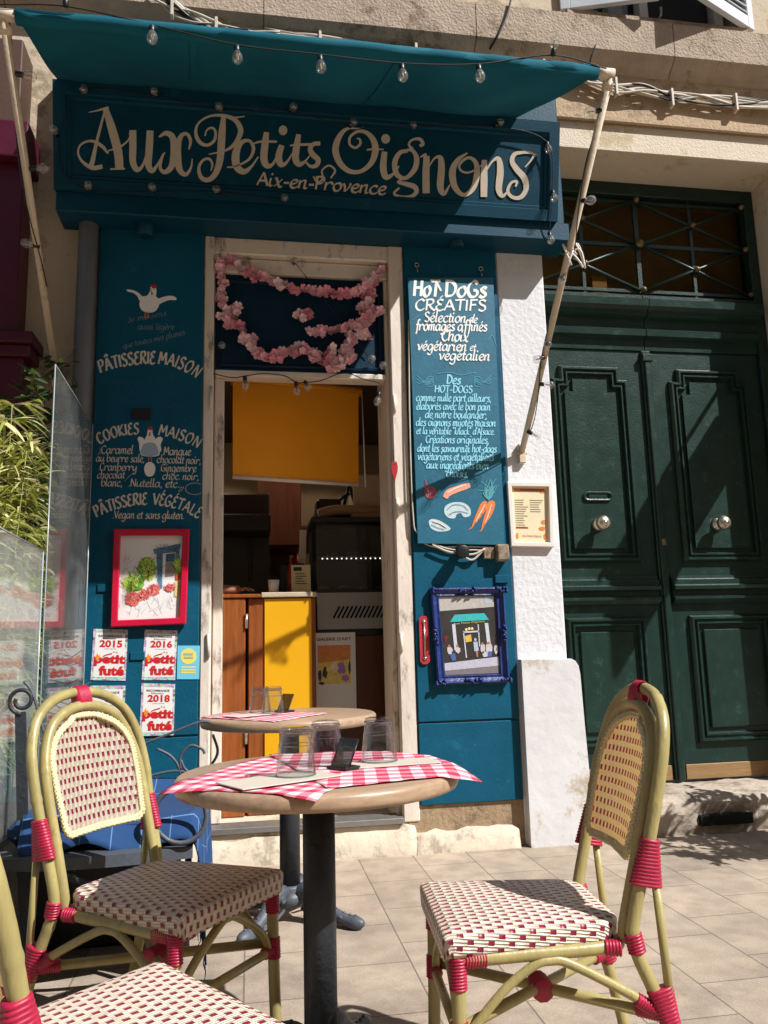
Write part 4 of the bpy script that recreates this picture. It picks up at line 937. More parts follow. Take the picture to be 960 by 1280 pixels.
def veg():
    def ink(d): return Ink(hm, NF, .0015 + d)
    w_ = ink(0.0); w_.poly([K(*p) for p in ((190, 1050), (195, 1025), (225, 1012), (262, 1015), (284, 1035), (284, 1060), (262, 1066), (250, 1052), (235, 1056), (228, 1070), (205, 1068))], 4)
    w_.poly([K(*p) for p in ((134, 1080), (150, 1073), (180, 1082), (212, 1106), (200, 1116), (165, 1118), (140, 1104))], 4); v = w_.build('painted_vegetables', mat('pale_painted_veg', '#b9cdd2', .7, .15, 60), HB)
    r_ = ink(.001); r_.poly([K(*p) for p in ((120, 925), (130, 950), (150, 955), (162, 975), (150, 996), (128, 996), (117, 975), (122, 950))], 4); r_.build('onion', mat('painted_onion', '#a8475a', .7, .2, 60), v)
    s_ = ink(.001); s_.stroke([(*K(192, 996), 6), (*K(205, 978), 8.5), (*K(235, 965), 8), (*K(262, 956), 8), (*K(284, 950), 5)], 6); s_.build('sausage', mat('painted_sausage', '#e0987c', .7, .1, 60), v)
    c_ = ink(.001)
    c_.poly([K(*p) for p in ((342, 1008), (346, 1030), (325, 1062), (300, 1092), (288, 1108), (296, 1080), (312, 1040), (325, 1014))], 3); c_.poly([K(*p) for p in ((352, 1008), (374, 1012), (366, 1050), (340, 1090), (324, 1116), (330, 1080), (342, 1040))], 3)
    c_.stroke([(*K(290, 1104), 1.2), (*K(278, 1112), .5)], 2); c_.stroke([(*K(326, 1112), 1.2), (*K(318, 1120), .5)], 2); c_.build('carrots', mat('painted_carrot', '#df7a3a', .7, .12, 60), v)
    k_ = ink(.0022)
    for pts in ([(200, 1040), (222, 1022), (256, 1024), (276, 1042)], [(206, 1058), (226, 1048), (250, 1046), (276, 1052)], [(146, 1084), (170, 1090), (196, 1106)], [(142, 1094), (164, 1104), (190, 1112)]): k_.stroke([(*K(*p), .7) for p in pts], 4)
    for x, y in ((336, 1034), (326, 1054), (316, 1072), (306, 1088), (362, 1030), (354, 1054), (344, 1076), (336, 1094)): k_.stroke([(*K(x - 5, y), .4), (*K(x + 3, y + 2), .6)], 2)
    for k in range(5): k_.stroke([(*K(124 + 7 * k, 990), .4), (*K(121 + 8 * k, 972), .5), (*K(128 + 3 * k, 950), .4)], 3)
    k_.build('brush_shadows', mat('painted_shade', '#5f6f78', .7, .2, 60), v)
    h_ = ink(.0026); h_.stroke([(*K(200, 978), 1), (*K(232, 960), 1.8), (*K(268, 949), 1.2)], 4); h_.stroke([(*K(128, 962), .8), (*K(132, 976), 1.2)], 3); h_.stroke([(*K(338, 1020), .8), (*K(318, 1056), 1.1), (*K(304, 1082), .6)], 4); h_.stroke([(*K(362, 1018), .8), (*K(350, 1056), 1.1), (*K(338, 1086), .6)], 4); h_.stroke([(*K(146, 1078), .8), (*K(176, 1090), 1.1), (*K(200, 1106), .6)], 4)
    h_.build('brush_lights', mat('painted_light', '#f0d9c6', .7, .05, 60), v)
    g_ = ink(.001); rnd = random.Random(3)
    for k in range(26): g_.stroke([(*K(350, 1004), .6), (*K(350 + rnd.uniform(-20, 20), 980 + rnd.uniform(-8, 4)), .7), (*K(350 + rnd.uniform(-38, 38), 938 + rnd.uniform(-14, 40)), .4)], 3)
    g_.build('carrot_tops', mat('painted_leaf', '#5aa5b0', .7, .1, 60), v)
veg()

# ------------------------------------------------------------------ frames, posters and stickers on the facade
def frame_bars(q, ub, vb, depth, bev=.004):
    """four mitred bars as one mesh round a Quad"""
    m = Loc(); 
    m.sweep([q(0, 0), q(1, 0), q(1, 1), q(0, 1)], [(0, 0), (0, depth - bev), (bev, depth), (ub - bev, depth), (ub, depth - bev), (ub, 0)], q.n, True); return m
def flat(q, rects, name, m, parent, lift=.0015):
    mb = Loc()
    for r in rects: (q.rect(mb, *r, lift=lift) if len(r) == 4 and not hasattr(r[0], '__len__') else q.poly(mb, r, lift))
    return mb.build(name, m, parent)
# red-framed drawing
q = Quad.px(-.07, (138, 784), (232, 780), (237, 661), (142, 661))
rf = thing('framed_drawing', 'crimson framed drawing of a small blue shop door among plants', 'framed picture', tuple(q(.5, 0)))
b = Quad(*(q(u, v) - q.n * .03 for u, v in ((0, 0), (1, 0), (1, 1), (0, 1))))
frame_bars(b, .033, .033, .032).build('frame', M['crimson'], rf)
pg = Loc(); b.rect(pg, .03, .97, .03, .97, .012); PG = pg.build('drawing', M['paper'], rf)
U = lambda x, y: ((x - 40) / 865, 1 - (y - 55) / 1125)
def dr(name, polys, col, lift, var=.25):
    m = Loc()
    for P in polys: b.poly(m, [U(*p) for p in P], .012 + lift)
    m.build(name, mat('drawn_' + name, col, .8, var, 90), PG)
def blob(cx, cy, rx, ry, n=26, j=.2, seed=1):
    r = random.Random(seed); return [(cx + rx * (1 + r.uniform(-j, j)) * cos(2 * pi * i / n), cy + ry * (1 + r.uniform(-j, j)) * sin(2 * pi * i / n)) for i in range(n)]
dr('hedge', [blob(420, 520, 110, 120, seed=2), blob(290, 690, 125, 105, seed=4), blob(790, 510, 55, 100, seed=9)], '#7fae3a', .001)
dr('bright_leaves', [blob(240, 690, 80, 80, seed=12), blob(470, 560, 40, 110, seed=5)], '#a4cf3f', .0018)
dr('door_surround', [[(490, 290), (800, 225), (805, 260), (790, 330), (505, 350)], [(530, 350), (605, 340), (612, 760), (560, 720)], [(750, 320), (795, 318), (795, 430), (750, 430)]], '#5a7f96', .001, .3)
dr('door_leaf', [[(640, 350), (745, 340), (745, 440), (640, 445)]], '#3f6070', .0018)
dr('doorway', [[(640, 450), (745, 445), (745, 610), (640, 620)]], '#8d8078', .0012)
dr('geraniums', [blob(280, 870, 85, 75, j=.25, seed=6), blob(410, 820, 75, 60, j=.3, seed=7), blob(520, 770, 75, 60, j=.25, seed=8), blob(700, 755, 55, 45, j=.3, seed=10)], '#df6a62', .0024)
dr('parasol', [[(415, 465), (440, 470), (465, 560), (450, 670), (425, 600), (400, 520)]], '#9c3a30', .0024)
def scribble(name, zones, col, lift, n, l, w_, seed):
    r = random.Random(seed); m = Loc()
    for (cx, cy, rx, ry) in zones:
        for k in range(n):
            a = r.uniform(0, 2 * pi); q_ = math.sqrt(r.random()); x, y = cx + rx * q_ * cos(a), cy + ry * q_ * sin(a); t = r.uniform(-1.2, 1.2) - pi / 2; L_2 = l * r.uniform(.5, 1.2); dx, dy = L_2 * cos(t), L_2 * sin(t)
            b.poly(m, [U(x - dy * w_, y + dx * w_), U(x + dx, y + dy), U(x + dy * w_, y - dx * w_)], .012 + lift + .00003 * (k % 20))
    m.build(name, mat('drawn_' + name, col, .8, .3, 90), PG)
scribble('dark_strokes', [(420, 520, 100, 120), (290, 690, 120, 100), (790, 510, 50, 100)], '#587f2c', .0026, 60, 60, .12, 1)
scribble('light_strokes', [(250, 680, 100, 90), (440, 520, 80, 110), (790, 500, 40, 80)], '#c3dd63', .0034, 60, 55, .1, 2)
scribble('petals', [(280, 870, 100, 80), (410, 820, 80, 60), (520, 770, 75, 60), (700, 755, 60, 45)], '#ea8f86', .0034, 45, 40, .2, 3)
scribble('red_dots', [(280, 870, 90, 75), (410, 820, 70, 50), (520, 770, 75, 50), (700, 755, 55, 40)], '#bf3f3c', .0042, 30, 30, .2, 4)
scribble('shading', [(430, 960, 350, 120), (200, 600, 80, 250)], '#cfcac8', .0006, 40, 140, .04, 5)
scribble('door_lines', [(570, 520, 30, 180), (650, 290, 130, 40)], '#34566a', .003, 40, 60, .06, 6)
dr('pots', [[(755, 590), (820, 590), (815, 660), (760, 660)]], '#c4562f', .0024); dr('pot_stand', [[(750, 680), (820, 680), (815, 860), (755, 855)]], '#d5bb7c', .0024)
# blue ornate frame with a photograph of the shop
q = Quad.px(-.062, (547, 856), (637, 853), (630, 734), (538, 735))
bf = thing('ornate_frame', 'ornate dark blue picture frame holding a photo of the shop with guests', 'framed picture', tuple(q(.5, 0)))
b = Quad(*(q(u, v) - q.n * .03 for u, v in ((0, 0), (1, 0), (1, 1), (0, 1))))
m = Loc(); m.sweep([b(0, 0), b(1, 0), b(1, 1), b(0, 1)], [(0, 0), (0, .03), (.008, .036), (.016, .028), (.03, .018), (.04, .022), (.046, .012), (.046, 0)], b.n, True)
rnd = random.Random(4)
for (u, v) in [(0, 0), (1, 0), (1, 1), (0, 1), (.5, 0), (.5, 1), (0, .5), (1, .5)]:
    for k in range(11):
        c = b(min(1.0, max(0, u)), min(1, max(0, v))) + Vector((rnd.uniform(-.045, .045) if v in (0, 1) else rnd.uniform(-.0, .02) * (1 if u == 0 else -1), 0, rnd.uniform(-.045, .045) if u in (0, 1) and v == .5 else rnd.uniform(0, .022) * (1 if v == 0 else -1)))
        c.x = min(max(c.x, b.c[0].x - .006), b.c[1].x + .006); m.lathe([(.001, .03), (.008 + rnd.uniform(0, .005), .033), (.005, .043), (.001, .046)], c, 8, '-y')
m.build('frame', mat('navy_frame', '#1c2f6b', .4, .2, 20, .3, 60, col2='#4a5a90', c2amt=.2, c2scale=40), bf)
pg = Loc(); b.rect(pg, .06, .94, .05, .95, .01); PG = pg.build('photo', mat('photo_dark', '#3a3634', .35, .2, 12), bf)
U = lambda x, y: ((x - 130) / 715 - .02 * (y - 500) / 800, 1 - (y - 30) / 905)
def dr2(name, polys, col, lift, var=.15):
    m = Loc()
    for P in polys: b.poly(m, [U(*p) for p in P], .01 + lift)
    m.build(name, mat('photo_' + name, col, .35, var, 60), PG)
dr2('wall', [[(200, 95), (740, 95), (740, 215), (200, 250)]], '#b5b0aa', .001); dr2('pavement', [[(225, 740), (780, 690), (790, 775), (225, 810)]], '#b9b8c6', .001); dr2('road', [[(225, 812), (790, 778), (790, 845), (230, 850)]], '#7c7677', .001)
dr2('awning', [[(300, 355), (350, 285), (640, 275), (685, 340)]], '#3fb0b4', .0016); dr2('window', [[(650, 110), (720, 108), (722, 185), (652, 190)]], '#a9b4c2', .0016)
dr2('columns', [[(318, 375), (350, 375), (362, 610), (330, 620)], [(640, 370), (675, 370), (690, 560), (655, 560)], [(422, 440), (432, 440), (450, 695), (438, 695)], [(570, 380), (580, 380), (585, 590), (575, 590)], [(425, 445), (580, 440), (580, 455), (425, 460)]], '#c5c6d2', .0018)
dr2('interior', [[(440, 490), (500, 475), (505, 540), (445, 550)]], '#d9b54e', .0018); dr2('lamps', [blob(456, 428, 13, 13, 10, 0), blob(485, 420, 13, 13, 10, 0), blob(514, 420, 13, 13, 10, 0)], '#f0d9a0', .0022)
dr2('waitress', [[(520, 545), (560, 545), (570, 630), (525, 635)], blob(540, 525, 12, 16, 10, 0)], '#aebac6', .0022); dr2('guests', [blob(285, 620, 26, 40, 12, .2, 2), blob(365, 620, 24, 30, 12, .2, 3), blob(610, 610, 26, 45, 12, .2, 4), blob(672, 605, 32, 55, 12, .2, 5), blob(740, 620, 18, 45, 12, .2, 6), [(600, 640), (650, 640), (660, 690), (610, 690)]], '#c3bcc0', .0022)
dr2('jeans', [[(280, 655), (335, 650), (340, 715), (300, 720)], [(665, 640), (700, 640), (695, 690), (650, 690)]], '#4a64a0', .0024); dr2('skin', [blob(280, 580, 12, 14, 8, 0), blob(360, 580, 12, 14, 8, 0), blob(608, 565, 11, 13, 8, 0), blob(668, 560, 12, 14, 8, 0), [(535, 635), (562, 635), (558, 690), (545, 690)]], '#a87a60', .0026)
dr2('pennant', [[(232, 490), (280, 485), (240, 545)]], '#7d2436', .0022)
m = Loc(); v_, f_ = block('Aux Petits Oignons', .01); o_ = b.n * .0122; A0, A1 = U(332, 385), U(640, 365)
m.add([b(A0[0] + (A1[0] - A0[0]) * x, A0[1] + (A1[1] - A0[1]) * x + .024 * y) + o_ for x, y in v_], f_); m.build('tiny_lettering', mat('photo_letters', '#b6b26a', .5), PG)
# red enamel strip beside it
c = fac(530, 800, YP); pl = Loc(); pl.prism([(c.x + dx, YP - .001, c.z + dz) for dx, dz in ((-.026, -.11), (-.012, -.125), (.012, -.125), (.026, -.11), (.026, .11), (.012, .125), (-.012, .125), (-.026, .11))], (0, -.01, 0))
ep = pl.build('door_handle_plate', mat('red_enamel', '#b3323f', .35, .15, 20, col2='#d98a86', c2amt=.15, c2scale=30)); tag(ep, 'narrow upright red enamel plate left of the ornate blue frame', 'plate')
m = MB(); m.tube([(c.x, YP - .014, c.z - .085), (c.x, YP - .014, c.z + .085)], .005, 8); 
for s_ in (-1, 1): m.lathe([(.011, .011), (.011, .015), (.001, .019)], (c.x, YP, c.z + s_ * .095), 12, '-y')
m.build('rod', M['chrome'], ep)
# menu in a white frame on the pillar
q = Quad.px(-.05, (639, 683), (693, 684), (691, 603), (634, 602))
mf = thing('framed_menu', 'small white framed price list on the white pillar beside the green door', 'menu', tuple(q(.5, 0)))
b = Quad(*(q(u, v) - q.n * .03 for u, v in ((0, 0), (1, 0), (1, 1), (0, 1)))); frame_bars(b, .026, .026, .03).build('frame', M['frame_white'], mf)
pg = Loc(); b.rect(pg, .05, .95, .05, .95, .01); PG = pg.build('price_list', mat('menu_paper', '#e2d3ae', .5, .05, 8), mf)
rnd = random.Random(8); R_ = []
for k in range(13):
    v = .72 - .035 * k
    for u0 in (.16, .5):
        if u0 == .5 and 5 < k: continue
        R_.append((u0, u0 + rnd.uniform(.18, .3), v, v + .011))
flat(b, R_, 'text_lines', mat('menu_text', '#8c7f62', .6), PG, .0112)
flat(b, [(.17, .83, .87, .905), (.16, .44, .285, .31)], 'headings', mat('menu_heading', '#b4563a', .6), PG, .0112)
flat(b, [blob(.8, .39, .06, .035, 14, .1), blob(.76, .29, .08, .03, 14, .1), blob(.18, .17, .03, .05, 12, .1), blob(.82, .17, .03, .05, 12, .1), blob(.25, .88, .06, .02, 12, .2), blob(.8, .86, .07, .02, 12, .2)], 'ornaments', mat('menu_orange', '#d97d33', .6, .2, 30), PG, .0116)
m = Loc(); b.type(m, 'Aux Petits Oignons', .3, .74, .15, .19, .01, .0122); m.build('lettering', mat('menu_pink', '#b5483f', .6), PG)
# guide book stickers
confetti = bpy.data.materials.new('confetti_border'); confetti.use_nodes = True
n_ = confetti.node_tree.nodes; L_ = confetti.node_tree.links; tc = n_.new('ShaderNodeTexCoord'); vo = n_.new('ShaderNodeTexVoronoi'); vo.inputs['Scale'].default_value = 75
L_.new(tc.outputs['Object'], vo.inputs['Vector']); hs_ = n_.new('ShaderNodeHueSaturation'); hs_.inputs['Saturation'].default_value = .6; hs_.inputs['Value'].default_value = .8; L_.new(vo.outputs['Color'], hs_.inputs['Color']); L_.new(hs_.outputs[0], n_['Principled BSDF'].inputs['Base Color'])
def sticker(corners, year, lab):
    q = Quad.px(YP - .002, *corners); t = thing('sticker', lab, 'sticker', tuple(q(.5, 0)), group='red and white guide stickers on the left panel')
    m = Loc(); q.slab(m, .0012); s_ = m.build('backing', confetti, t)
    flat(q, [(.07, .93, .06, .93)], 'white_field', M['paper'], s_, .002)
    m = Loc(); q.type(m, 'RECOMMANDÉ', .16, .84, .845, .895, .01, .003); q.type(m, 'Sélection', .3, .66, .8, .83, .0, .003); q.type(m, 'petit guide', .36, .7, .605, .625, 0, .003); m.build('small_print', M['blackprint'], s_)
    m = Loc()
    if year: q.type(m, year, .2, .86, .645, .785, .035, .003)
    q.type(m, 'petit', .07, .97, 0.275, .50, .05, .0031); q.type(m, 'futé', .22, .95, .095, .285, .05, .0032)
    P = [(.3 + .28 * t, .44 + .085 * math.sqrt(t)) for t in [k / 8 for k in range(9)]]
    for k in range(8): q.poly(m, [(P[k][0], P[k][1] - .012), (P[k + 1][0], P[k + 1][1] - .012), (P[k + 1][0], P[k + 1][1] + .01), (P[k][0], P[k][1] + .01)], .0033)
    m.build('red_print', M['red'], s_)
    m = Loc(); q.poly(m, [(.1, .44), (.16, .53), (.19, .47), (.24, .5), (.22, .4), (.14, .38)], .0036); q.poly(m, [(.6, .545), (.63, .58), (.66, .55)], .0036); q.poly(m, [(.68, .55), (.75, .53), (.7, .57)], .0036); m.build('flame', mat('flame_print', '#e58a1f', .6), s_)
sticker(((113, 850), (157, 851), (160, 787), (117, 786)), '2015', 'white and red guide sticker marked 2015, under the left corner of the crimson frame')
sticker(((177, 850), (219, 850), (222, 788), (181, 787)), '2016', 'white and red guide sticker marked 2016, beside the pale blue sticker')
sticker(((174, 920), (217, 919), (219, 855), (177, 854)), '2018', 'white and red guide sticker marked 2018, below the one marked 2016')
sticker(((109, 922), (154, 921), (157, 857), (113, 857)), '', 'white and red guide sticker half hidden behind the top of the left bistro chair')
q = Quad.px(YP - .002, (221, 849), (249, 849), (250, 807), (222, 807)); t = thing('sticker', 'pale blue sticker with a yellow disc at the right edge of the left panel', 'sticker', tuple(q(.5, 0)))
m = Loc(); q.slab(m, .0012); s_ = m.build('backing', mat('pale_blue_print', '#6cc3df', .5, .03), t)
flat(q, [[(.5 + .36 * cos(2 * pi * k / 24), .68 + .24 * sin(2 * pi * k / 24)) for k in range(24)], (.2, .84, .33, .38), (.17, .82, .25, .3), (.17, .84, .17, .22)], 'yellow_print', mat('yellow_print', '#e0d66a', .5), s_, .002)
flat(q, [(.28, .7, .72, .77), (.3, .72, .62, .67)], 'grey_print', mat('grey_print', '#9bb0a0', .5), s_, .0032)
# junction box, floodlight and cables under the menu board
jb = thing('cable_box', 'rusty grey cable box with a small floodlight below the tall menu board', 'cable box', (1.2, YP, 1.5))
c = fac(625, 692, YP); m = Loc(); m.bx(c.x - .035, c.x + .035, YP - .06, YP, c.z - .045, c.z + .045, .008); m.bx(c.x - .1, c.x - .04, YP - .03, YP, c.z - .03, c.z + .03, .004); m.build('box', mat('rusty_box', '#8a7a66', .6, .3, 20, .2, col2='#5d4634', c2amt=.4, c2scale=25), jb)
c2_ = fac(573, 692, YP); m = Loc(); m.lathe([(.02, .0), (.02, .03), (.034, .05), (.036, .1), (.03, .102)], (c2_.x, YP, c2_.z), 16, '-y'); m.tube([(c2_.x, YP, c2_.z + .03), (c2_.x, YP - .04, c2_.z + .035), (c2_.x, YP - .06, c2_.z)], .008, 8); m.build('floodlight', M['black'], jb)
m = Loc()
for k, pts in enumerate([[(523, 660), (527, 676), (545, 684), (575, 683), (610, 684), (628, 685)], [(511, 400), (512, 520), (516, 640), (524, 668), (560, 686), (600, 688), (622, 694)], [(575, 692), (590, 700), (605, 688), (618, 690)], [(540, 681), (562, 690), (590, 693), (606, 686)]]):
    m.tube(cr([fac(px, py, YP - .012 - .006 * k) for px, py in pts], 8), .0045 if k < 2 else .006, 7)
build_each(m, 'cable', M['cable'], jb)
# heart on the door frame
c = fac(493, 588, -.03); m = MB(); hp = []
for k in range(30): t = 2 * pi * k / 30; hp.append((c.x + .0019 * 16 * sin(t) ** 3 * .6, -.024, c.z + .0042 * (13 * cos(t) - 5 * cos(2 * t) - 2 * cos(3 * t) - cos(4 * t))))
m.prism(hp, (0, -.012, 0)); h_ = m.build('hanging_heart', mat('red_heart', '#a3121f', .7, .3, 120)); tag(h_, 'small red heart hanging on the right side of the white door frame', 'ornament')
m = MB(); m.tube([(c.x, -.03, c.z + .05), (c.x - .002, -.026, c.z + .12)], .002, 5); m.build('string', M['wire'], h_)
# ------------------------------------------------------------------ inside the shop
rm = thing('shop_interior', 'dim room seen through the open white doorway with pale walls and spotlights', 'room', (.5, 3, .15))
m = Loc(); m.bx(-1.6, 2.2, 3.4, 3.5, .15, 3.4, 0); m.bx(2.2, 2.3, .42, 3.5, .15, 3.4, 0); m.bx(-1.7, -1.6, .42, 3.5, .15, 3.4, 0); m.build('walls', M['wallint'], rm)
Loc().bx(-1.7, 2.3, .42, 3.5, 3.0, 3.1, 0).build('ceiling', mat('dark_ceiling', '#5b4c40', .8, .05), rm)
Loc().bx(-1.7, 2.3, .42, 3.5, .1, .152, 0).build('floor', mat('shop_floor', '#4a4038', .5, .1, 5), rm)
lampm = emit('lit_spot', (1, .85, .62), 22)
for (px, py) in ((280, 482), (276, 513), (262, 492)):
    c = onz(px, py, 2.99) if False else fac(px, py, 2.0); c = Vector((c.x, 2.0, min(c.z, 2.995)))
for k, (x, y) in enumerate(((-.42, 2.5), (-.35, 1.7), (.5, 2.4), (1.3, 1.8))):
    Loc().lathe([(.05, 0), (.05, -.012), (.035, -.014), (.001, -.013)], (x, y, 3.0), 16).build('ceiling_spot', lampm, rm)
    pl_ = bpy.data.lights.new('ceiling_spot_light', 'SPOT'); pl_.energy = 9; pl_.color = (1, .82, .6); pl_.shadow_soft_size = .04; pl_.spot_size = 2.4; po = bpy.data.objects.new('ceiling_spot_light', pl_); COL.objects.link(po); po.location = (x, y, 2.96)
# counter
ct = thing('counter', 'wooden bar counter with a bright yellow front panel just inside the doorway', 'counter', (.1, .45, .15))
m = Loc(); m.bx(-.203, -.034, .345, .74, .152, 1.318, .006); m.build('wood_panel', M['wood'], ct)
m = Loc(); m.bx(-.020, .358, .365, .74, .152, 1.318, .006); m.build('wood_body', M['wood'], ct)
m = Loc(); m.bx(.071, .334, .355, .365, .2, 1.313, .002); m.build('yellow_panel', M['yellow'], ct)
m = Loc(); m.bx(.053, .363, .338, .92, 1.32, 1.348, .004); m.build('counter_top', mat('counter_edge', '#b9a992', .5, .1, 8), ct)
m = Loc(); m.bx(-.203, .05, .335, .92, 1.32, 1.34, .004); m.build('ledge', M['wood'], ct)
m = Loc()
for z in (.57, 1.19): m.tube([(-.028, .34, z - .04), (-.028, .34, z + .04)], .009, 8)
build_each(m, 'hinge', M['chrome'], ct)
# refrigerated case
dc = thing('display_case', 'black glass display case with a slotted pale grey front above wooden panels', 'display case', (.75, .6, .15))
m = Loc(); m.bx(.39, 1.6, .56, 1.2, .152, 1.1, .004); m.build('wood_base', M['wood_dark'], dc)
m = Loc(); m.prism([(.385, .545, 1.14), (.385, .62, 1.36), (.385, 1.2, 1.36), (.385, 1.2, 1.14)], (1.2, 0, 0)); gf = m.build('slotted_front', mat('pale_grey_steel', '#a8a49c', .5, .05, 8), dc)
m = Loc()
for k in range(26):
    x = .5 + .026 * k; R = Matrix.Rotation(-math.atan2(.075, .22), 3, 'X') @ Matrix.Rotation(.5, 3, 'Y'); m.box((x, .578, 1.24), (.011, .006, .085), .001, R)
m.build('vent_slots', M['dark'], gf)
m = Loc(); m.bx(.38, 1.6, .56, 1.2, 1.1, 1.14, .003); m.bx(.385, 1.6, .625, 1.2, 1.36, 1.38, .002); m.bx(.385, 1.6, .95, 1.2, 1.38, 1.8, .002); m.bx(.36, 1.62, .66, 1.22, 1.8, 1.83, .004); m.build('body', M['black'], dc)
m = Loc(); m.prism([(.39, .63, 1.38), (.39, .70, 1.8), (.39, .706, 1.8), (.39, .636, 1.38)], (1.2, 0, 0)); m.build('glass', glassy('case_glass', (.6, .62, .62), .06), dc)
m = Loc(); m.bx(.41, 1.58, .7, .94, 1.58, 1.59, .001); m.build('shelf', M['chrome'], dc)
m = Loc()
for k in range(24): m.lathe([(.0045, 0), (.0045, .004), (.001, .006)], (.43 + k * .03, .70, 1.575), 6, '-y')
m.build('led_strip', emit('led', (1, .93, .8), 4), dc)
rnd = random.Random(2)
for k in range(9):
    o_ = Loc().lathe([(.001, 0), (.035, .004), (.04, .02), (.03, .035), (.001, .04)], (.45 + .06 * k, .82 + rnd.uniform(-.04, .04), 1.592 if k % 2 else 1.381), 12).build('pastry', mat('pastry', '#9c6a35', .7, .2, 40) if k == 0 else bpy.data.materials['pastry']); tag(o_, 'small brown pastry laid out behind the glass of the display case', 'pastry', 'pastries in the display case')
# things on the case and counter
pb = Loc(); pb.bx(.62, 1.2, .75, 1.15, 1.832, 1.87, .01); pb.tube(cr([(.42, .8, 1.87), (.55, .82, 1.9), (.8, .84, 1.89), (.98, .84, 1.87)], 6), .035, 10); pb.bx(.5, 1.0, .86, 1.15, 1.87, 1.94, .02)
o_ = pb.build('paper_stack', mat('brown_paper', '#a38a6c', .8, .1, 10)); tag(o_, 'crumpled brown wrapping paper heaped on top of the display case', 'paper')
o_ = Loc().bx(.66, 1.0, .9, 1.2, 1.9, 2.16, .012).build('cardboard_box', mat('white_card', '#b7aa98', .7, .04)); tag(o_, 'pale cardboard box at the back of the display case top', 'box')
m = Loc(); m.bx(.38, .78, 1.0, 1.02, 2.0, 2.3, .003)
bk = Loc(); 
for (a_, b_) in (((.6, .98, 1.95), (.64, .98, 2.1)), ((.64, .98, 2.1), (.68, .98, 1.95)), ((.64, .98, 2.1), (.66, .99, 2.17)), ((.56, .98, 1.99), (.64, .98, 2.04))): bk.tube([a_, b_], .012, 6)
o_ = bk.build('stand', M['black']); tag(o_, 'small black folding stand in front of the pale cardboard box', 'stand')
c = fac(377, 735, .6); q = Quad((c.x - .06, .6, 1.362), (c.x + .055, .6, 1.362), (c.x + .055, .63, 1.53), (c.x - .06, .63, 1.53))
m = Loc(); q.slab(m, .003); o_ = m.build('notice_card', mat('cream_card', '#cdbd8c', .6, .03)); tag(o_, 'cream notice card standing on the counter beside the display case', 'card')
m = MB(); 
for k in range(5): q.rect(m, .2, .8 - .1 * (k % 3), .3 + .09 * k, .33 + .09 * k, .0045)
q.rect(m, .12, .55, .78, .92, .0045); m.build('print', M['blackprint'], o_)
o_ = Loc().lathe([(.022, 1.362), (.026, 1.362), (.026, 1.48), (.014, 1.51), (.014, 1.535), (.006, 1.56), (.001, 1.562)], (.235, .68, 0), 14).build('sauce_bottle', mat('red_sauce', '#8a1d10', .3, .1)); tag(o_, 'red sauce bottle standing on the counter', 'bottle')
o_ = Loc().lathe([(.028, 1.362), (.034, 1.44), (.03, 1.44), (.025, 1.37), (.001, 1.37)], (.13, .62, 0), 16).build('paper_cup', M['paper']); tag(o_, 'white cup on the counter left of the red sauce bottle', 'cup')
o_ = Loc().bx(.17, .33, .8, .9, 1.362, 1.56, .01).build('till', M['black']); tag(o_, 'dark till on the counter behind the red sauce bottle', 'till')
o_ = Loc().bx(-.32, .12, 1.3, 1.9, .152, 2.1, .01).build('fridge', mat('dark_grey_steel', '#3a3c3e', .4, .05)); tag(o_, 'dark grey fridge behind the counter', 'fridge')
m = MB(); m.bx(-.02, .0, 1.26, 1.3, 1.5, 1.85, .003); m.build('handle', M['black'], o_)
o_ = Loc().bx(.05, .42, 2.6, 3.3, 1.9, 2.6, .01).build('wall_cupboard', M['wood_dark']); tag(o_, 'dark brown wall cupboard at the back of the shop', 'cupboard')
o_ = Loc().bx(-.9, .12, .95, 1.25, 1.78, 1.9, .01).build('hood', M['black']); tag(o_, 'black extractor hood above the counter at the left of the shop', 'hood')
rnd = random.Random(17)
o_ = Loc().bx(-.25, 1.9, 3.1, 3.4, 1.72, 1.75, .003).bx(-.25, 1.9, 3.1, 3.4, 2.12, 2.15, .003).build('wall_shelf', M['wood_dark']); tag(o_, 'pair of dark wooden shelves along the back wall of the shop', 'shelf')
for k in range(11):
    x = -.15 + .19 * k; hgt = rnd.uniform(.12, .26); r0 = rnd.uniform(.035, .06); z = 1.752 if k % 2 else 2.152
    o_ = Loc().lathe([(r0, z), (r0, z + hgt * .7), (r0 * .7, z + hgt * .8), (r0 * .7, z + hgt), (.001, z + hgt)], (x, 3.24, 0), 12).build('jar', mat('jar_%d' % k, rnd.choice(['#7a4a2a', '#b8a37a', '#5f6a3a', '#8f2f24', '#c9c2b4', '#3f4a50']), .35, .1)); tag(o_, 'jar or bottle standing on the back shelves of the dim shop', 'jar', 'jars on the back shelves')
o_ = Loc().bx(.42, .58, .95, 1.15, 1.832, 2.0, .015).lathe([(.03, 1.79), (.03, 1.83)], (.5, .93, 0), 12).build('coffee_grinder', M['black']); tag(o_, 'black coffee grinder at the left end of the display case top', 'grinder')
q = Quad((.30, 1.0, 1.57), (.345, 1.0, 1.57), (.355, 1.0, 1.8), (.31, 1.0, 1.8)); m = Loc(); q.slab(m, .002); o_ = m.build('paper_slip', M['paper']); tag(o_, 'narrow white paper slip hanging left of the display case', 'paper')
for k in range(6):
    o_ = Loc().lathe([(.02, 0), (.05, .006), (.055, .012), (.02, .01), (.001, .009)], (.75, .98, 1.872 + .009 * k), 18).build('saucer', M['paper']); tag(o_, 'white saucer in the small pile on top of the display case', 'saucer', 'pile of saucers')
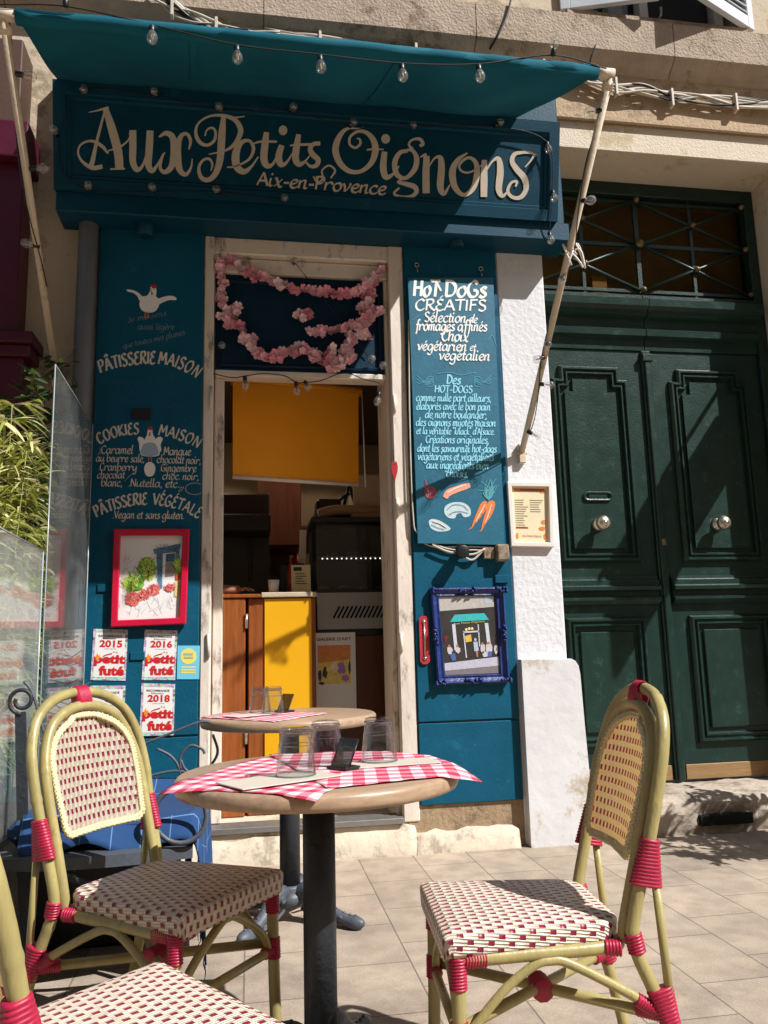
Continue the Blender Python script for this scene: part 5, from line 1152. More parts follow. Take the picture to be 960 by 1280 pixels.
# poster on the case
q = Quad((.352, .548, .66), (.605, .548, .66), (.605, .548, 1.12), (.352, .548, 1.12))
po_ = thing('poster', 'white poster with a warm painted landscape leaning on the wooden counter front', 'poster', (.48, .55, .66))
m = Loc(); q.slab(m, .003); P_ = m.build('sheet', M['paper'], po_)
m = Loc(); q.type(m, "GALERIE D'ART", .1, .9, .9, .94, .01, .005); m.build('lettering', M['blackprint'], P_)
for nm, col, ps in (('sky', '#d98a4a', [[(.12, .62), (.88, .66), (.88, .84), (.12, .84)]]), ('field', '#e6cf6a', [[(.12, .36), (.88, .36), (.88, .66), (.12, .62)]]), ('trees', '#3b3146', [blob(.28, .5, .05, .08, 14, .3, 2), blob(.16, .46, .04, .07, 12, .3, 5), blob(.85, .56, .03, .09, 12, .3, 7), blob(.2, .37, .07, .02, 12, .3, 9)]), ('flowers', '#a873b8', [blob(.66, .55, .1, .08, 16, .3, 3), blob(.75, .43, .1, .04, 14, .4, 4)]), ('highlights', '#ecd9c2', [blob(.5, .56, .08, .06, 14, .4, 6)])):
    m = Loc()
    for P in ps: q.poly(m, P, .0045 + .0006 * ['sky', 'field', 'trees', 'flowers', 'highlights'].index(nm))
    m.build('painted_' + nm, mat('painted_' + nm, col, .6, .2, 30), P_)
# blind
bd = thing('roller_blind', 'orange yellow roller blind half drawn inside the top of the doorway', 'blind', (.25, .38, 2.55))
a, b = fac(291, 477, .3), fac(448, 492, .46); c, d = fac(448, 604, .46), fac(291, 594, .3)
m = Loc(); m.prism([a, b, c, d], (0, .003, 0)); m.build('fabric', M['orange'], bd)
m = Loc(); m.tube([d + Vector((0, 0, -.01)), c + Vector((0, 0, -.01))], .012, 8); m.build('bottom_bar', M['frame_white'], bd)
m = Loc(); m.tube([a + Vector((-.01, .03, .02)), b + Vector((.02, .03, .02))], .03, 12); m.build('roller', M['orange'], bd)
m = Loc(); m.tube([b + Vector((.025, .02, 0)), c + Vector((.045, .02, -.02))], .004, 6); m.build('chain', M['frame_white'], bd)
Loc().bx(-.2, .76, .33, .42, 2.62, 3.1, 0).build('lintel', M['wallint'], rm)

# ------------------------------------------------------------------ person behind the counter: only the sleeve and forearm show
skin = mat('skin', '#b5836a', .5, .06, 20); lime = mat('lime_shirt', '#5fbf2c', .8, .06, 30, .2, 80)
def skinned(name, verts, edges, radii, m, sub=2, root=0, parent=None):
    me = bpy.data.meshes.new(name); me.from_pydata([tuple(v) for v in verts], edges, []); o = bpy.data.objects.new(name, me); COL.objects.link(o)
    sk = o.modifiers.new('skin', 'SKIN'); sk.use_smooth_shade = True
    for i, r in enumerate(radii): me.skin_vertices[0].data[i].radius = (r, r) if not hasattr(r, '__len__') else r; me.skin_vertices[0].data[i].use_root = i == root
    if sub: s_ = o.modifiers.new('sub', 'SUBSURF'); s_.levels = s_.render_levels = sub
    dg = bpy.context.evaluated_depsgraph_get(); me2 = bpy.data.meshes.new_from_object(o.evaluated_get(dg)); bpy.data.objects.remove(o); me2.name = name
    me2.materials.clear(); me2.materials.append(m); o2 = bpy.data.objects.new(name, me2); COL.objects.link(o2)
    for p in me2.polygons: p.use_smooth = True
    if parent: o2.parent = parent
    return o2
bx, by = -.56, 1.08
V = [(bx, by, .97), (bx, by, 1.15), (bx, by - .01, 1.36), (bx, by - .02, 1.5), (bx, by - .01, 1.6), (bx + .01, by - .04, 1.68), (bx + .01, by - .045, 1.79),
     (bx + .17, by - .03, 1.49), (bx + .24, by - .1, 1.28), (bx + .29, by - .27, 1.39), (bx + .42, by - .34, 1.393), (bx + .50, by - .36, 1.392),
     (bx - .17, by - .03, 1.49), (bx - .24, by - .02, 1.25), (bx - .22, by - .16, 1.06),
     (bx + .09, by, .88), (bx + .1, by, .55), (bx + .1, by, .2), (bx + .1, by - .1, .18), (bx - .09, by, .88), (bx - .1, by, .55), (bx - .1, by, .2), (bx - .1, by - .1, .18)]
V[8] = (bx + .24, by - .12, 1.40)
E_ = [(0, 1), (1, 2), (2, 3), (3, 4), (4, 5), (5, 6), (3, 7), (7, 8), (8, 9), (9, 10), (10, 11), (3, 12), (12, 13), (13, 14), (0, 15), (15, 16), (16, 17), (17, 18), (0, 19), (19, 20), (20, 21), (21, 22)]
Rr = [(.15, .11), (.14, .1), (.16, .11), (.13, .09), .055, (.075, .09), (.07, .085), .065, .055, .045, .035, .026, .065, .05, .035, .085, .06, .042, .035, .085, .06, .042, .035]
per = skinned('person', V, E_, Rr, skin); tag(per, 'person in a lime green shirt leaning a forearm on the counter inside the shop', 'person')
for k, (dx, dy, l) in enumerate(((.0, .018, .07), (.008, .004, .08), (.008, -.01, .075), (.0, -.024, .06))):
    b0 = Vector(V[11]) + Vector((dx - .01, dy, 0)); skinned('finger', [b0, b0 + Vector((l * .5, -.004, .008)), b0 + Vector((l * .85, -.006, -.004)), b0 + Vector((l, -.006, -.012))], [(0, 1), (1, 2), (2, 3)], [.009, .0085, .008, .006], skin, 1, 0, per)
b0 = Vector(V[10]) + Vector((.04, -.01, .0)); skinned('thumb', [b0, b0 + Vector((.03, -.035, .0)), b0 + Vector((.06, -.04, -.006))], [(0, 1), (1, 2)], [.012, .01, .008], skin, 1, 0, per)
skinned('shirt', [(bx, by, .92), (bx, by, 1.15), (bx, by - .01, 1.36), (bx, by - .02, 1.5), (bx + .17, by - .03, 1.49), (bx + .235, by - .11, 1.405), (bx + .262, by - .17, 1.4), (bx - .17, by - .03, 1.49), (bx - .23, by - .02, 1.3)],
        [(0, 1), (1, 2), (2, 3), (3, 4), (4, 5), (5, 6), (3, 7), (7, 8)], [(.17, .13), (.16, .12), (.175, .125), (.145, .1), .078, .07, .066, .078, .066], lime, 2, 0, per)
m = MB(); m.lathe([(.001, .115), (.05, .11), (.09, .07), (.102, .01), (.1, -.05), (.085, -.06), (.001, -.02)], (bx + .01, by + .01, 1.79), 18); m.build('hair', mat('dark_hair', '#2a1c14', .6, .2, 40), per)
m = MB(); m.lathe([(.016, 0), (.012, .012), (.001, .02)], (bx + .01, by - .13, 1.755), 10, '-y'); m.build('nose', skin, per)
m = MB()
for s_ in (-1, 1): m.lathe([(.011, 0), (.008, .008), (.001, .011)], (bx + .01 + s_ * .032, by - .118, 1.79), 10, '-y')
m.build('eyes', M['blackprint'], per)
m = MB(); m.bx(bx - .015, bx + .035, by - .135, by - .12, 1.715, 1.722, .003); m.build('mouth', mat('lips', '#8f4f45', .5), per)
for s_ in (-1, 1):
    m = MB(); m.lathe([(.03, 0), (.026, .012), (.001, .014)], (bx + .01 + s_ * .082, by - .02, 1.775), 10, 'x'); m.build('ear', skin, per)

# ------------------------------------------------------------------ rattan bistro chairs
cane = mat('rattan_cane', '#a0935f', .36, .2, 9, .12, 50, spec=.5, stretch=(2, 2, .5), col2='#7d6e42', c2amt=.2, c2scale=9)
bind = mat('crimson_binding', '#a41a3c', .4, .14, 30, .1, 90, spec=.5)
braid = mat('cream_braid', '#d6c79c', .5, .1, 40, spec=.4)
def weave(name, back=False):
    m = bpy.data.materials.new(name); m.use_nodes = True
    n = m.node_tree.nodes; L = m.node_tree.links; b = n['Principled BSDF']
    uv = n.new('ShaderNodeUVMap'); sp = n.new('ShaderNodeSeparateXYZ')
    wz = n.new('ShaderNodeTexNoise'); wz.inputs['Scale'].default_value = 45; wz.inputs['Detail'].default_value = 2; L.new(uv.outputs[0], wz.inputs['Vector'])
    ws = n.new('ShaderNodeVectorMath'); ws.operation = 'MULTIPLY_ADD'; ws.inputs[1].default_value = (.003, .0022, 0); L.new(wz.outputs['Color'], ws.inputs[0]); L.new(uv.outputs[0], ws.inputs[2]); L.new(ws.outputs[0], sp.inputs[0])
    def mth(op, a, c=None, d=None):
        x = n.new('ShaderNodeMath'); x.operation = op
        for i, q in enumerate((a, c, d)):
            if q is None: continue
            if isinstance(q, (int, float)): x.inputs[i].default_value = q
            else: L.new(q, x.inputs[i])
        return x.outputs[0]
    pu, pv, frac = (.052, .0098, .25) if back else (.046, .0138, .31)
    U = mth('DIVIDE', sp.outputs[0], pu); Vv = mth('DIVIDE', sp.outputs[1], pv)
    row = mth('FLOOR', Vv); fv = mth('FRACT', Vv); par = mth('FLOORED_MODULO', row, 2)
    fu = mth('FRACT', mth('ADD', U, mth('MULTIPLY', par, .5)))
    red = mth('MULTIPLY', mth('LESS_THAN', fu, frac), mth('LESS_THAN', mth('ABSOLUTE', mth('SUBTRACT', fv, .5)), .46 if back else .38))
    half = fv; hv = fu
    # colour noise per strand
    tc = n.new('ShaderNodeTexCoord'); nz = n.new('ShaderNodeTexNoise'); nz.inputs['Scale'].default_value = 70; L.new(tc.outputs['Object'], nz.inputs['Vector'])
    cr_ = n.new('ShaderNodeValToRGB'); cr_.color_ramp.elements[0].color = hexc('#d6c6ae') + (1,); cr_.color_ramp.elements[1].color = hexc('#ede0ce') + (1,); cr_.color_ramp.elements[0].position = .3; cr_.color_ramp.elements[1].position = .7
    L.new(nz.outputs['Fac'], cr_.inputs[0])
    mx = n.new('ShaderNodeMix'); mx.data_type = 'RGBA'; L.new(red, mx.inputs[0]); L.new(cr_.outputs[0], mx.inputs[6]); mx.inputs[7].default_value = hexc('#82203c') + (1,)
    # dark gaps where strands meet
    e1 = mth('GREATER_THAN', mth('ABSOLUTE', mth('SUBTRACT', fv, .5)), .465)
    gap = mth('MULTIPLY', e1, mth('LESS_THAN', mth('ABSOLUTE', mth('SUBTRACT', fu, frac / 2)), frac * .8))
    m2 = n.new('ShaderNodeMix'); m2.data_type = 'RGBA'; L.new(gap, m2.inputs[0]); L.new(mx.outputs[2], m2.inputs[6]); m2.inputs[7].default_value = hexc('#7a5a48') + (1,)
    L.new(m2.outputs[2], b.inputs['Base Color']); b.inputs['Roughness'].default_value = .38; b.inputs['Specular IOR Level'].default_value = .45
    # relief: strands are paired tubes; the long cream floats stand proud of the red
    s1 = mth('ABSOLUTE', mth('SINE', mth('MULTIPLY', Vv, 2 * pi)))
    rp_ = mth('SINE', mth('MULTIPLY', mth('DIVIDE', fu, frac), pi))
    fl = mth('SINE', mth('MULTIPLY', mth('SUBTRACT', fu, frac), pi / (1 - frac)))
    hgt = mth('ADD', mth('MULTIPLY', mth('SUBTRACT', 1, red), mth('ADD', mth('MULTIPLY', s1, .42), mth('MULTIPLY', mth('MAXIMUM', fl, 0), .75))), mth('MULTIPLY', red, mth('MULTIPLY', rp_, .3)))
    bp = n.new('ShaderNodeBump'); bp.inputs['Strength'].default_value = 1.0; bp.inputs['Distance'].default_value = .005; L.new(hgt, bp.inputs['Height']); L.new(bp.outputs[0], b.inputs['Normal'])
    if back:
        tr = n.new('ShaderNodeBsdfTranslucent'); m3 = n.new('ShaderNodeMix'); m3.data_type = 'RGBA'; L.new(red, m3.inputs[0]); m3.inputs[6].default_value = hexc('#f0c878') + (1,); m3.inputs[7].default_value = hexc('#9c1c38') + (1,); L.new(m3.outputs[2], tr.inputs[0])
        ms = n.new('ShaderNodeMixShader'); ms.inputs[0].default_value = .36; L.new(b.outputs[0], ms.inputs[1]); L.new(tr.outputs[0], ms.inputs[2])
        tp_ = n.new('ShaderNodeBsdfTransparent'); mg = n.new('ShaderNodeMixShader'); L.new(mth('MULTIPLY', gap, .7), mg.inputs[0]); L.new(ms.outputs[0], mg.inputs[1]); L.new(tp_.outputs[0], mg.inputs[2]); L.new(mg.outputs[0], n['Material Output'].inputs[0])
    return m
W_SEAT, W_BACK = weave('woven_seat'), weave('woven_back', True)

def coil(m, path, r, pitch=.006, cr_=.0028, n=10):
    """binding wound round a cane: a ridged sleeve following path"""
    q = [Vector(p) for p in path]; L = sum((q[i + 1] - q[i]).length for i in range(len(q) - 1)); k = max(2, int(L / pitch)); P = []; R = []
    rr = r if hasattr(r, '__len__') else [r, r]
    for i in range(k * 5 + 1):
        t = i / (k * 5) * (len(q) - 1); a = min(int(t), len(q) - 2); P.append(q[a].lerp(q[a + 1], t - a)); f = i / (k * 5)
        R.append(rr[0] + (rr[1] - rr[0]) * f + cr_ * abs(sin(pi * i / 5)))
    return m.tube(P, R, n)
def sleeve2(m, c0, c1, wa, wb, axis, rnd_, pitch=.0072):
    """binding round two canes side by side: oval ridged sleeve from c0 to c1; wa/wb half widths along axis at each end"""
    c0, c1, ax = Vector(c0), Vector(c1), Vector(axis).normalized(); d = (c1 - c0); L = d.length; d.normalize(); ax = (ax - d * ax.dot(d)).normalized(); ay = d.cross(ax)
    k = int(L / pitch); n = 14; vs = []; N = k * 4
    for i in range(N + 1):
        f = i / N; c = c0.lerp(c1, f); w_ = wa + (wb - wa) * f; e = .0026 * abs(sin(pi * i / 4))
        for j in range(n):
            a = 2 * pi * j / n; ca, sa = cos(a), sin(a); px_ = (abs(ca) ** .7) * (1 if ca > 0 else -1) * (w_ + e); vs.append(c + ax * px_ + ay * sa * (rnd_ + e))
    fs = [(i * n + j, i * n + (j + 1) % n, (i + 1) * n + (j + 1) % n, (i + 1) * n + j) for i in range(N) for j in range(n)]
    return m.add(vs, fs + [tuple(range(n))[::-1], tuple(N * n + j for j in range(n))], True)

def back_y(z): return -.236 - .30 * (z - .56) + .12 * (z - .56) ** 2 * 0
SCX, SCY, SCZ = .825, .955, .95
def knuckles(pts, r, seed, step=.23):
    rnd = random.Random(seed); R_ = []; acc = 0; nxt = rnd.uniform(.05, step)
    for i, p in enumerate(pts):
        if i: acc += (Vector(p[:3]) - Vector(pts[i - 1][:3])).length
        k = 1 + rnd.uniform(-.012, .012)
        if acc > nxt: k = 1.11; nxt = acc + step * rnd.uniform(.7, 1.4)
        R_.append(r * k)
    return R_
def make_chair(label):
    t = thing('bistro_chair', label, 'chair', group='woven rattan bistro chairs')
    R = .0148
    inner = [(.184, -.20, .432), (.186, -.208, .48), (.187, -.235, .58), (.19, -.262, .68), (.187, -.284, .76), (.168, -.305, .83), (.132, -.319, .885), (.07, -.327, .917), (0, -.33, .927)]
    pts = inner + [(-x, y, z) for x, y, z in inner[-2::-1]]
    m = MB(); q_ = [p[:3] for p in cr(pts, 10)]; m.tube(q_, knuckles(q_, R, 5), 12); m.build('inner_hoop', cane, t)
    outer = [(.226, -.335, 0), (.220, -.292, .2), (.215, -.262, .31), (.209, -.222, .41), (.209, -.214, .46), (.214, -.235, .55), (.221, -.26, .64), (.226, -.285, .74), (.216, -.31, .83), (.178, -.331, .905), (.1, -.345, .951), (0, -.35, .965)]
    pts = outer + [(-x, y, z) for x, y, z in outer[-2::-1]]
    m = MB(); q_ = [p[:3] for p in cr(pts, 10)]; m.tube(q_, knuckles(q_, .0148, 3), 12); m.build('back_legs', cane, t)
    # woven backrest
    z0, z1 = .602, .897
    def prof(v):   # half width at v
        z = z0 + (z1 - z0) * v; k = max(0, (z - .77) / (z1 - .77)); w_ = .152 + .012 * min(1, (z - z0) / .12)
        w_ = w_ * (1 - max(0, k) ** 2.3) ** .5 if k < 1 else 0
        if v < .05: w_ -= .012 * (1 - v / .05) ** 2
        return z, max(.004, w_)
    yb = lambda z: -.236 - .29 * (z - .6)
    def surf(u, v):
        z, w_ = prof(v); x = (2 * u - 1) * w_; return Vector((x, yb(z) - .022 * (1 - (x / .165) ** 2) + .008, z))
    m = MB(); m.grid(surf, 24, 30, True, lambda u, v: (prof(v)[0], (2 * u - 1) * prof(v)[1]))
    m.build('backrest', W_BACK, t)
    # braided edging
    ol = []
    for i in range(9): ol.append(Vector((-.138 + .276 * i / 8, yb(.602) - .014 + .014 * abs(i - 4) / 4, .600)))
    for i in range(1, 30): z, w_ = prof(i / 30 * .985 + .005); ol.append(Vector((w_ + .002, yb(z) + .006, z)))
    for i in range(9): a = pi / 2 * (i / 4 - 1); ol.append(Vector((-.045 * sin(a) * 1.0, yb(.9) - .008, .899 + .002 * cos(a))))
    for i in range(29, 0, -1): z, w_ = prof(i / 30 * .985 + .005); ol.append(Vector((-w_ - .002, yb(z) + .006, z)))
    dense = [Vector(p) for p in cr([tuple(p) for p in ol], 4, True)]
    # resample by arc length
    acc = [0]
    for i in range(len(dense)): acc.append(acc[-1] + (dense[(i + 1) % len(dense)] - dense[i]).length)
    Lt = acc[-1]; Ns = 330; res = []; j = 0
    for k in range(Ns):
        s_ = Lt * k / Ns
        while acc[j + 1] < s_: j += 1
        res.append(dense[j].lerp(dense[(j + 1) % len(dense)], (s_ - acc[j]) / max(1e-9, acc[j + 1] - acc[j])))
    m = MB(); nrm = Vector((0, 1, .3)).normalized(); ntw = int(Lt / .017)
    for ph in range(3):
        P = []
        for k in range(Ns):
            tg = (res[(k + 1) % Ns] - res[k - 1]).normalized(); side = tg.cross(nrm).normalized(); a = 2 * pi * (k / Ns * ntw + ph / 3)
            P.append(res[k] + side * .0068 * sin(a) + nrm * (.0042 * sin(2 * a) + .001))
        m.tube(P, .0052, 6, True)
    m.build('braided_edge', braid, t)
    # seat
    def outline(n=72, grow=0.0):
        """rounded trapezoid, counter-clockwise from front left... front is +y"""
        cs = [((.222, .19), .03), ((-.222, .19), .03), ((-.165, -.215), .07), ((.165, -.215), .07)]; P = []; N_ = []
        W4 = [(.24, .205), (-.24, .205), (-.188, -.205), (.188, -.205)]
        rad = [.022, .022, .075, .075]
        for i in range(4):
            p = Vector((*W4[i], 0)); a = Vector((*W4[i - 1], 0)); c = Vector((*W4[(i + 1) % 4], 0)); d1 = (a - p).normalized(); d2 = (c - p).normalized(); r = rad[i]
            half_ = d1.angle(d2) / 2; tl = r / math.tan(half_); cen = p + (d1 + d2).normalized() * (r / sin(half_)); s0 = p + d1 * tl - cen; s1 = p + d2 * tl - cen
            a0 = math.atan2(s0.y, s0.x); a1 = math.atan2(s1.y, s1.x)
            while a1 < a0: a1 += 2 * pi
            for k in range(7): a_ = a0 + (a1 - a0) * k / 6; P.append(cen + Vector((cos(a_), sin(a_), 0)) * r); N_.append(Vector((cos(a_), sin(a_), 0)))
        return P, N_
    P, Nn = outline()
    # densify straight parts
    PP = []; NN = []
    for i in range(len(P)):
        a, c = P[i], P[(i + 1) % len(P)]; na, nc = Nn[i], Nn[(i + 1) % len(P)]; k = max(1, int((c - a).length / .03))
        for j_ in range(k): PP.append(a.lerp(c, j_ / k)); NN.append(na.lerp(nc, j_ / k).normalized())
    nP = len(PP); vs = []; uv = []; ZT = .482
    rings = [(0.0, 0), (.35, 0), (.7, 0), (.9, 0)]
    for s_, _ in rings:
        for p in PP:
            q = p * max(s_, .002); dz = .006 * (1 - s_ ** 2) - .004 * s_ ** 6; vs.append((q.x, q.y, ZT + dz)); uv.append((q.y, q.x))
    r_ = .014
    for k in range(6):
        a = pi / 2 * k / 5
        for p, nn in zip(PP, NN):
            q = p + nn * (-r_ + r_ * sin(a)); ua = p + nn * (-r_ + r_ * a); vs.append((q.x, q.y, ZT - .004 - r_ + r_ * cos(a))); uv.append((ua.y, ua.x))
    for k in range(1, 4):
        dr_ = .0105 * k
        for p, nn in zip(PP, NN):
            fr_ = max(0, nn.y) ** 3 * .35; q = p - nn * .001 * k; ua = p + nn * (r_ * (pi / 2 - 1) + dr_ * (1 + fr_)); vs.append((q.x, q.y, ZT - .004 - r_ - dr_ * (1 + fr_))); uv.append((ua.y, ua.x))
    nr = len(rings) + 9
    fs = [(j * nP + i, j * nP + (i + 1) % nP, (j + 1) * nP + (i + 1) % nP, (j + 1) * nP + i) for j in range(nr - 1) for i in range(nP)] + [tuple((nr - 1) * nP + i for i in range(nP))]
    m = MB(); m.add(vs, fs, True, uv); m.build('seat', W_SEAT, t)
    # cane under the seat, front legs, arches, stretchers
    m = MB(); m.tube([p[:3] for p in cr([(-.16, .17, .422), (-.215, .165, .424), (-.205, 0, .424), (-.19, -.15, .424), (-.15, -.2, .424), (0, -.21, .424), (.15, -.2, .424), (.19, -.15, .424), (.205, 0, .424), (.215, .165, .424), (.16, .17, .422), (0, .17, .42)], 6, True)], .0145, 10); m.build('seat_frame', cane, t)
    for s_ in (-1, 1):
        m = MB(); m.tube([p[:3] for p in cr([(s_ * .216, .172, .44), (s_ * .218, .174, .3), (s_ * .222, .178, .12), (s_ * .226, .184, 0)], 5)], .0155, 12); m.build('front_leg', cane, t)
    for s_ in (-1, 1):
        m = MB(); m.tube([p[:3] for p in cr([(s_ * .213, -.262, .295), (s_ * .212, -.18, .345), (s_ * .21, -.07, .402), (s_ * .21, -.03, .41), (s_ * .212, .01, .402), (s_ * .216, .08, .355), (s_ * .218, .165, .268)], 5)], .0105, 8); m.build('side_arch', cane, t)
        m = MB(); m.tube([(s_ * .222, -.268, .585), (s_ * .2195, -.285, .27)], .0098, 8); m.build('rear_strut', cane, t)
    m = MB(); m.tube([p[:3] for p in cr([(-.205, .172, .262), (-.16, .172, .33), (-.04, .172, .4), (0, .172, .408), (.04, .172, .4), (.16, .172, .33), (.205, .172, .262)], 5)], .0105, 8); m.build('front_arch', cane, t)
    m = MB()
    m.tube([(.21, -.272, .29), (-.216, .172, .29)], .0125, 10); m.tube([(-.21, -.272, .287), (.216, .172, .287)], .0125, 10); m.build('cross_stretcher', cane, t)
    m = MB(); m.tube([(-.218, .174, .272), (.218, .174, .272)], .0115, 10); m.build('front_stretcher', cane, t)
    # crimson bindings
    b = MB()
    for s_ in (-1, 1):
        sleeve2(b, (s_ * .2165, -.248, .553), (s_ * .2215, -.2655, .652), .036, .018, (0, 1, 0), .0172)
        coil(b, [(s_ * .2165, .172, .43), (s_ * .2175, .173, .365)], .0172)
        coil(b, [(s_ * .2155, .158, .423), (s_ * .2135, .11, .423)], .0158); coil(b, [(s_ * .195, .17, .422), (s_ * .15, .171, .421)], .0158)
        sleeve2(b, (s_ * .2155, -.262, .345), (s_ * .2185, -.283, .262), .028, .0185, (0, 1, 0), .0172)
        coil(b, [(s_ * .205, -.267, .2895), (s_ * .165, -.227, .2895)], .0148, .006); coil(b, [(s_ * .213, -.25, .3), (s_ * .2125, -.21, .325)], .0125)
        coil(b, [(s_ * .217, .174, .305), (s_ * .219, .175, .25)], .0172); coil(b, [(s_ * .205, .172, .272), (s_ * .175, .172, .272)], .0132)
        coil(b, [(s_ * .2085, -.222, .415), (s_ * .2085, -.214, .455)], .0175); coil(b, [(s_ * .199, -.19, .424), (s_ * .192, -.155, .424)], .0155)
    coil(b, [(-.032, -.05, .2885), (.032, -.05, .2885)], .024)
    # binding joining the two hoops at the top
    vs = []; n = 12
    for i in range(21):
        x = -.024 + .048 * i / 20; e = .0022 * abs(sin(pi * i / 3))
        for j in range(n): a = 2 * pi * j / n; vs.append((x, -.3395 + (.0185 + e) * cos(a) - .007 * sin(a), .946 + (.037 + e) * sin(a)))
    b.add(vs, [(i * n + j, i * n + (j + 1) % n, (i + 1) * n + (j + 1) % n, (i + 1) * n + j) for i in range(20) for j in range(n)] + [tuple(range(n)), tuple(20 * n + j for j in range(n))], True)
    build_each(b, 'binding', bind, t)
    for ch in t.children:
        for v in ch.data.vertices: v.co = (v.co.x * SCX, v.co.y * SCY, v.co.z * SCZ)
    return t
ch1 = make_chair('whole woven bistro chair at the left, its seat shaded by the front table')
def put(o, x, y, a): o.location = (x, y, 0); o.rotation_euler = (0, 0, a)
put(ch1, -.195, -1.995, -2.2); ch1.scale = (1.05, 1.05, 1.01)
ch2 = copy_thing(ch1); ch2['label'] = 'woven bistro chair at the right, seen from behind its glowing sunlit backrest'; put(ch2, .59, -2.345, 1.49); ch2.scale = (1, 1, 1)
ch3 = copy_thing(ch1); ch3['label'] = 'woven bistro chair in the near left corner, cut off by the picture edge'; put(ch3, -.200, -2.786, -.95); ch3.scale = (1.06, .95, 1)

# ------------------------------------------------------------------ bistro tables
oak = mat('table_wood', '#a48970', .35, .2, 5, .06, 60, spec=.5, stretch=(1.2, 14, 14), col2='#8d7256', c2amt=.25, c2scale=4)
def make_table(label, zt):
    t = thing('bistro_table', label, 'table', group='round bistro tables')
    m = MB(); R = .35; m.lathe([(.001, zt - .04), (R - .02, zt - .04), (R - .004, zt - .036), (R, zt - .026), (R, zt - .009), (R - .006, zt - .002), (R - .012, zt), (.001, zt)], (0, 0, 0), 72); m.build('tabletop', oak, t)
    m = MB(); m.bx(-.16, .16, -.02, .02, zt - .066, zt - .0405, .003); m.bx(-.02, .02, -.16, .16, zt - .0665, zt - .041, .003); m.build('cross_bracket', M['black'], t)
    m = MB(); m.lathe([(.04, .12), (.04, zt - .05)], (0, 0, 0), 28); m.build('column', M['iron'], t)
    m = MB(); m.lathe([(.001, .13), (.045, .13), (.052, .12), (.05, .105), (.06, .095), (.066, .08), (.055, .06), (.04, .05), (.001, .05)], (0, 0, 0), 28); m.build('collar', M['bar_grey'], t)
    for k in range(4):
        a = pi / 4 + k * pi / 2; f = MB(); d = Vector((cos(a), sin(a), 0)); sd = Vector((-sin(a), cos(a), 0)); Zv = Vector((0, 0, 1))
        pr = [(.03, .095, .028), (.07, .115, .03), (.11, .105, .03), (.15, .075, .026), (.2, .045, .022), (.25, .028, .022), (.29, .022, .026), (.315, .022, .018), (.325, .02, .008)]
        q = cr([(d * r + Zv * z).to_tuple() + (w_,) for r, z, w_ in pr], 5); f.tube([p[:3] for p in q], [p[3] for p in q], 10)
        for s_ in (-1, 1):   # scrolled ribs on the flanks, in the manner of old cast iron
            for off, rr in ((0, .016), (.075, .013), (.145, .01)):
                c = d * (.085 + off) + Zv * (.095 - off * .42) + sd * s_ * (.026 - off * .05)
                f.tube([(c + d * (rr * (1 - i / 16 * .75) * cos(i * .75)) + Zv * (rr * (1 - i / 16 * .75) * sin(i * .75))) for i in range(17)], .005, 6)
            f.tube([p for p in cr([(d * .06 + Zv * .05 + sd * s_ * .012).to_tuple(), (d * .13 + Zv * .035 + sd * s_ * .02).to_tuple(), (d * .22 + Zv * .018 + sd * s_ * .014).to_tuple(), (d * .3 + Zv * .01).to_tuple()], 5)], .007, 6)
        for i in range(9): 
            p = q[6 + 3 * i] if 6 + 3 * i < len(q) else q[-1]; f.lathe([(.006, -.002), (.005, .004), (.001, .006)], (p[0], p[1], p[2] + p[3] * .95), 8)
        f.build('foot', M['bar_grey'], t)
    return t
T1 = make_table('nearer round wooden bistro table with three upturned tumblers on its checked sheets', .73); T1.location = (.165, -2.125, 0); T1.rotation_euler = (0, 0, .3)
T2 = make_table('further round wooden bistro table in front of the doorway, two upturned tumblers on it', 0.772); T2.location = (.15, -.875, 0); T2.rotation_euler = (0, 0, .15)
def gingham(name, s, ang, red='#c4304c'):
    m = bpy.data.materials.new(name); m.use_nodes = True; n = m.node_tree.nodes; L = m.node_tree.links; b = n['Principled BSDF']
    tc = n.new('ShaderNodeTexCoord'); mp = n.new('ShaderNodeMapping'); mp.inputs['Rotation'].default_value = (0, 0, ang); mp.inputs['Scale'].default_value = (1 / s, 1 / s, 1); L.new(tc.outputs['Object'], mp.inputs[0])
    sp = n.new('ShaderNodeSeparateXYZ'); L.new(mp.outputs[0], sp.inputs[0]); band = []
    for i in (0, 1):
        f = n.new('ShaderNodeMath'); f.operation = 'FRACT'; L.new(sp.outputs[i], f.inputs[0]); g_ = n.new('ShaderNodeMath'); g_.operation = 'LESS_THAN'; g_.inputs[1].default_value = .5; L.new(f.outputs[0], g_.inputs[0]); band.append(g_.outputs[0])
    ad = n.new('ShaderNodeMath'); ad.operation = 'ADD'; L.new(band[0], ad.inputs[0]); L.new(band[1], ad.inputs[1]); dv = n.new('ShaderNodeMath'); dv.operation = 'DIVIDE'; dv.inputs[1].default_value = 2; L.new(ad.outputs[0], dv.inputs[0])
    rp = n.new('ShaderNodeValToRGB'); rp.color_ramp.interpolation = 'CONSTANT'; e = rp.color_ramp.elements; e[0].color = hexc('#ddd3d2') + (1,); e[1].position = .8; e[1].color = hexc(red) + (1,); k = e.new(.3); k.color = hexc('#d98494') + (1,)
    L.new(dv.outputs[0], rp.inputs[0]); L.new(rp.outputs[0], b.inputs['Base Color']); b.inputs['Roughness'].default_value = .75
    return m
GA, GB = gingham('red_check_paper', .052, .62), gingham('red_check_paper_turned', .056, .12)
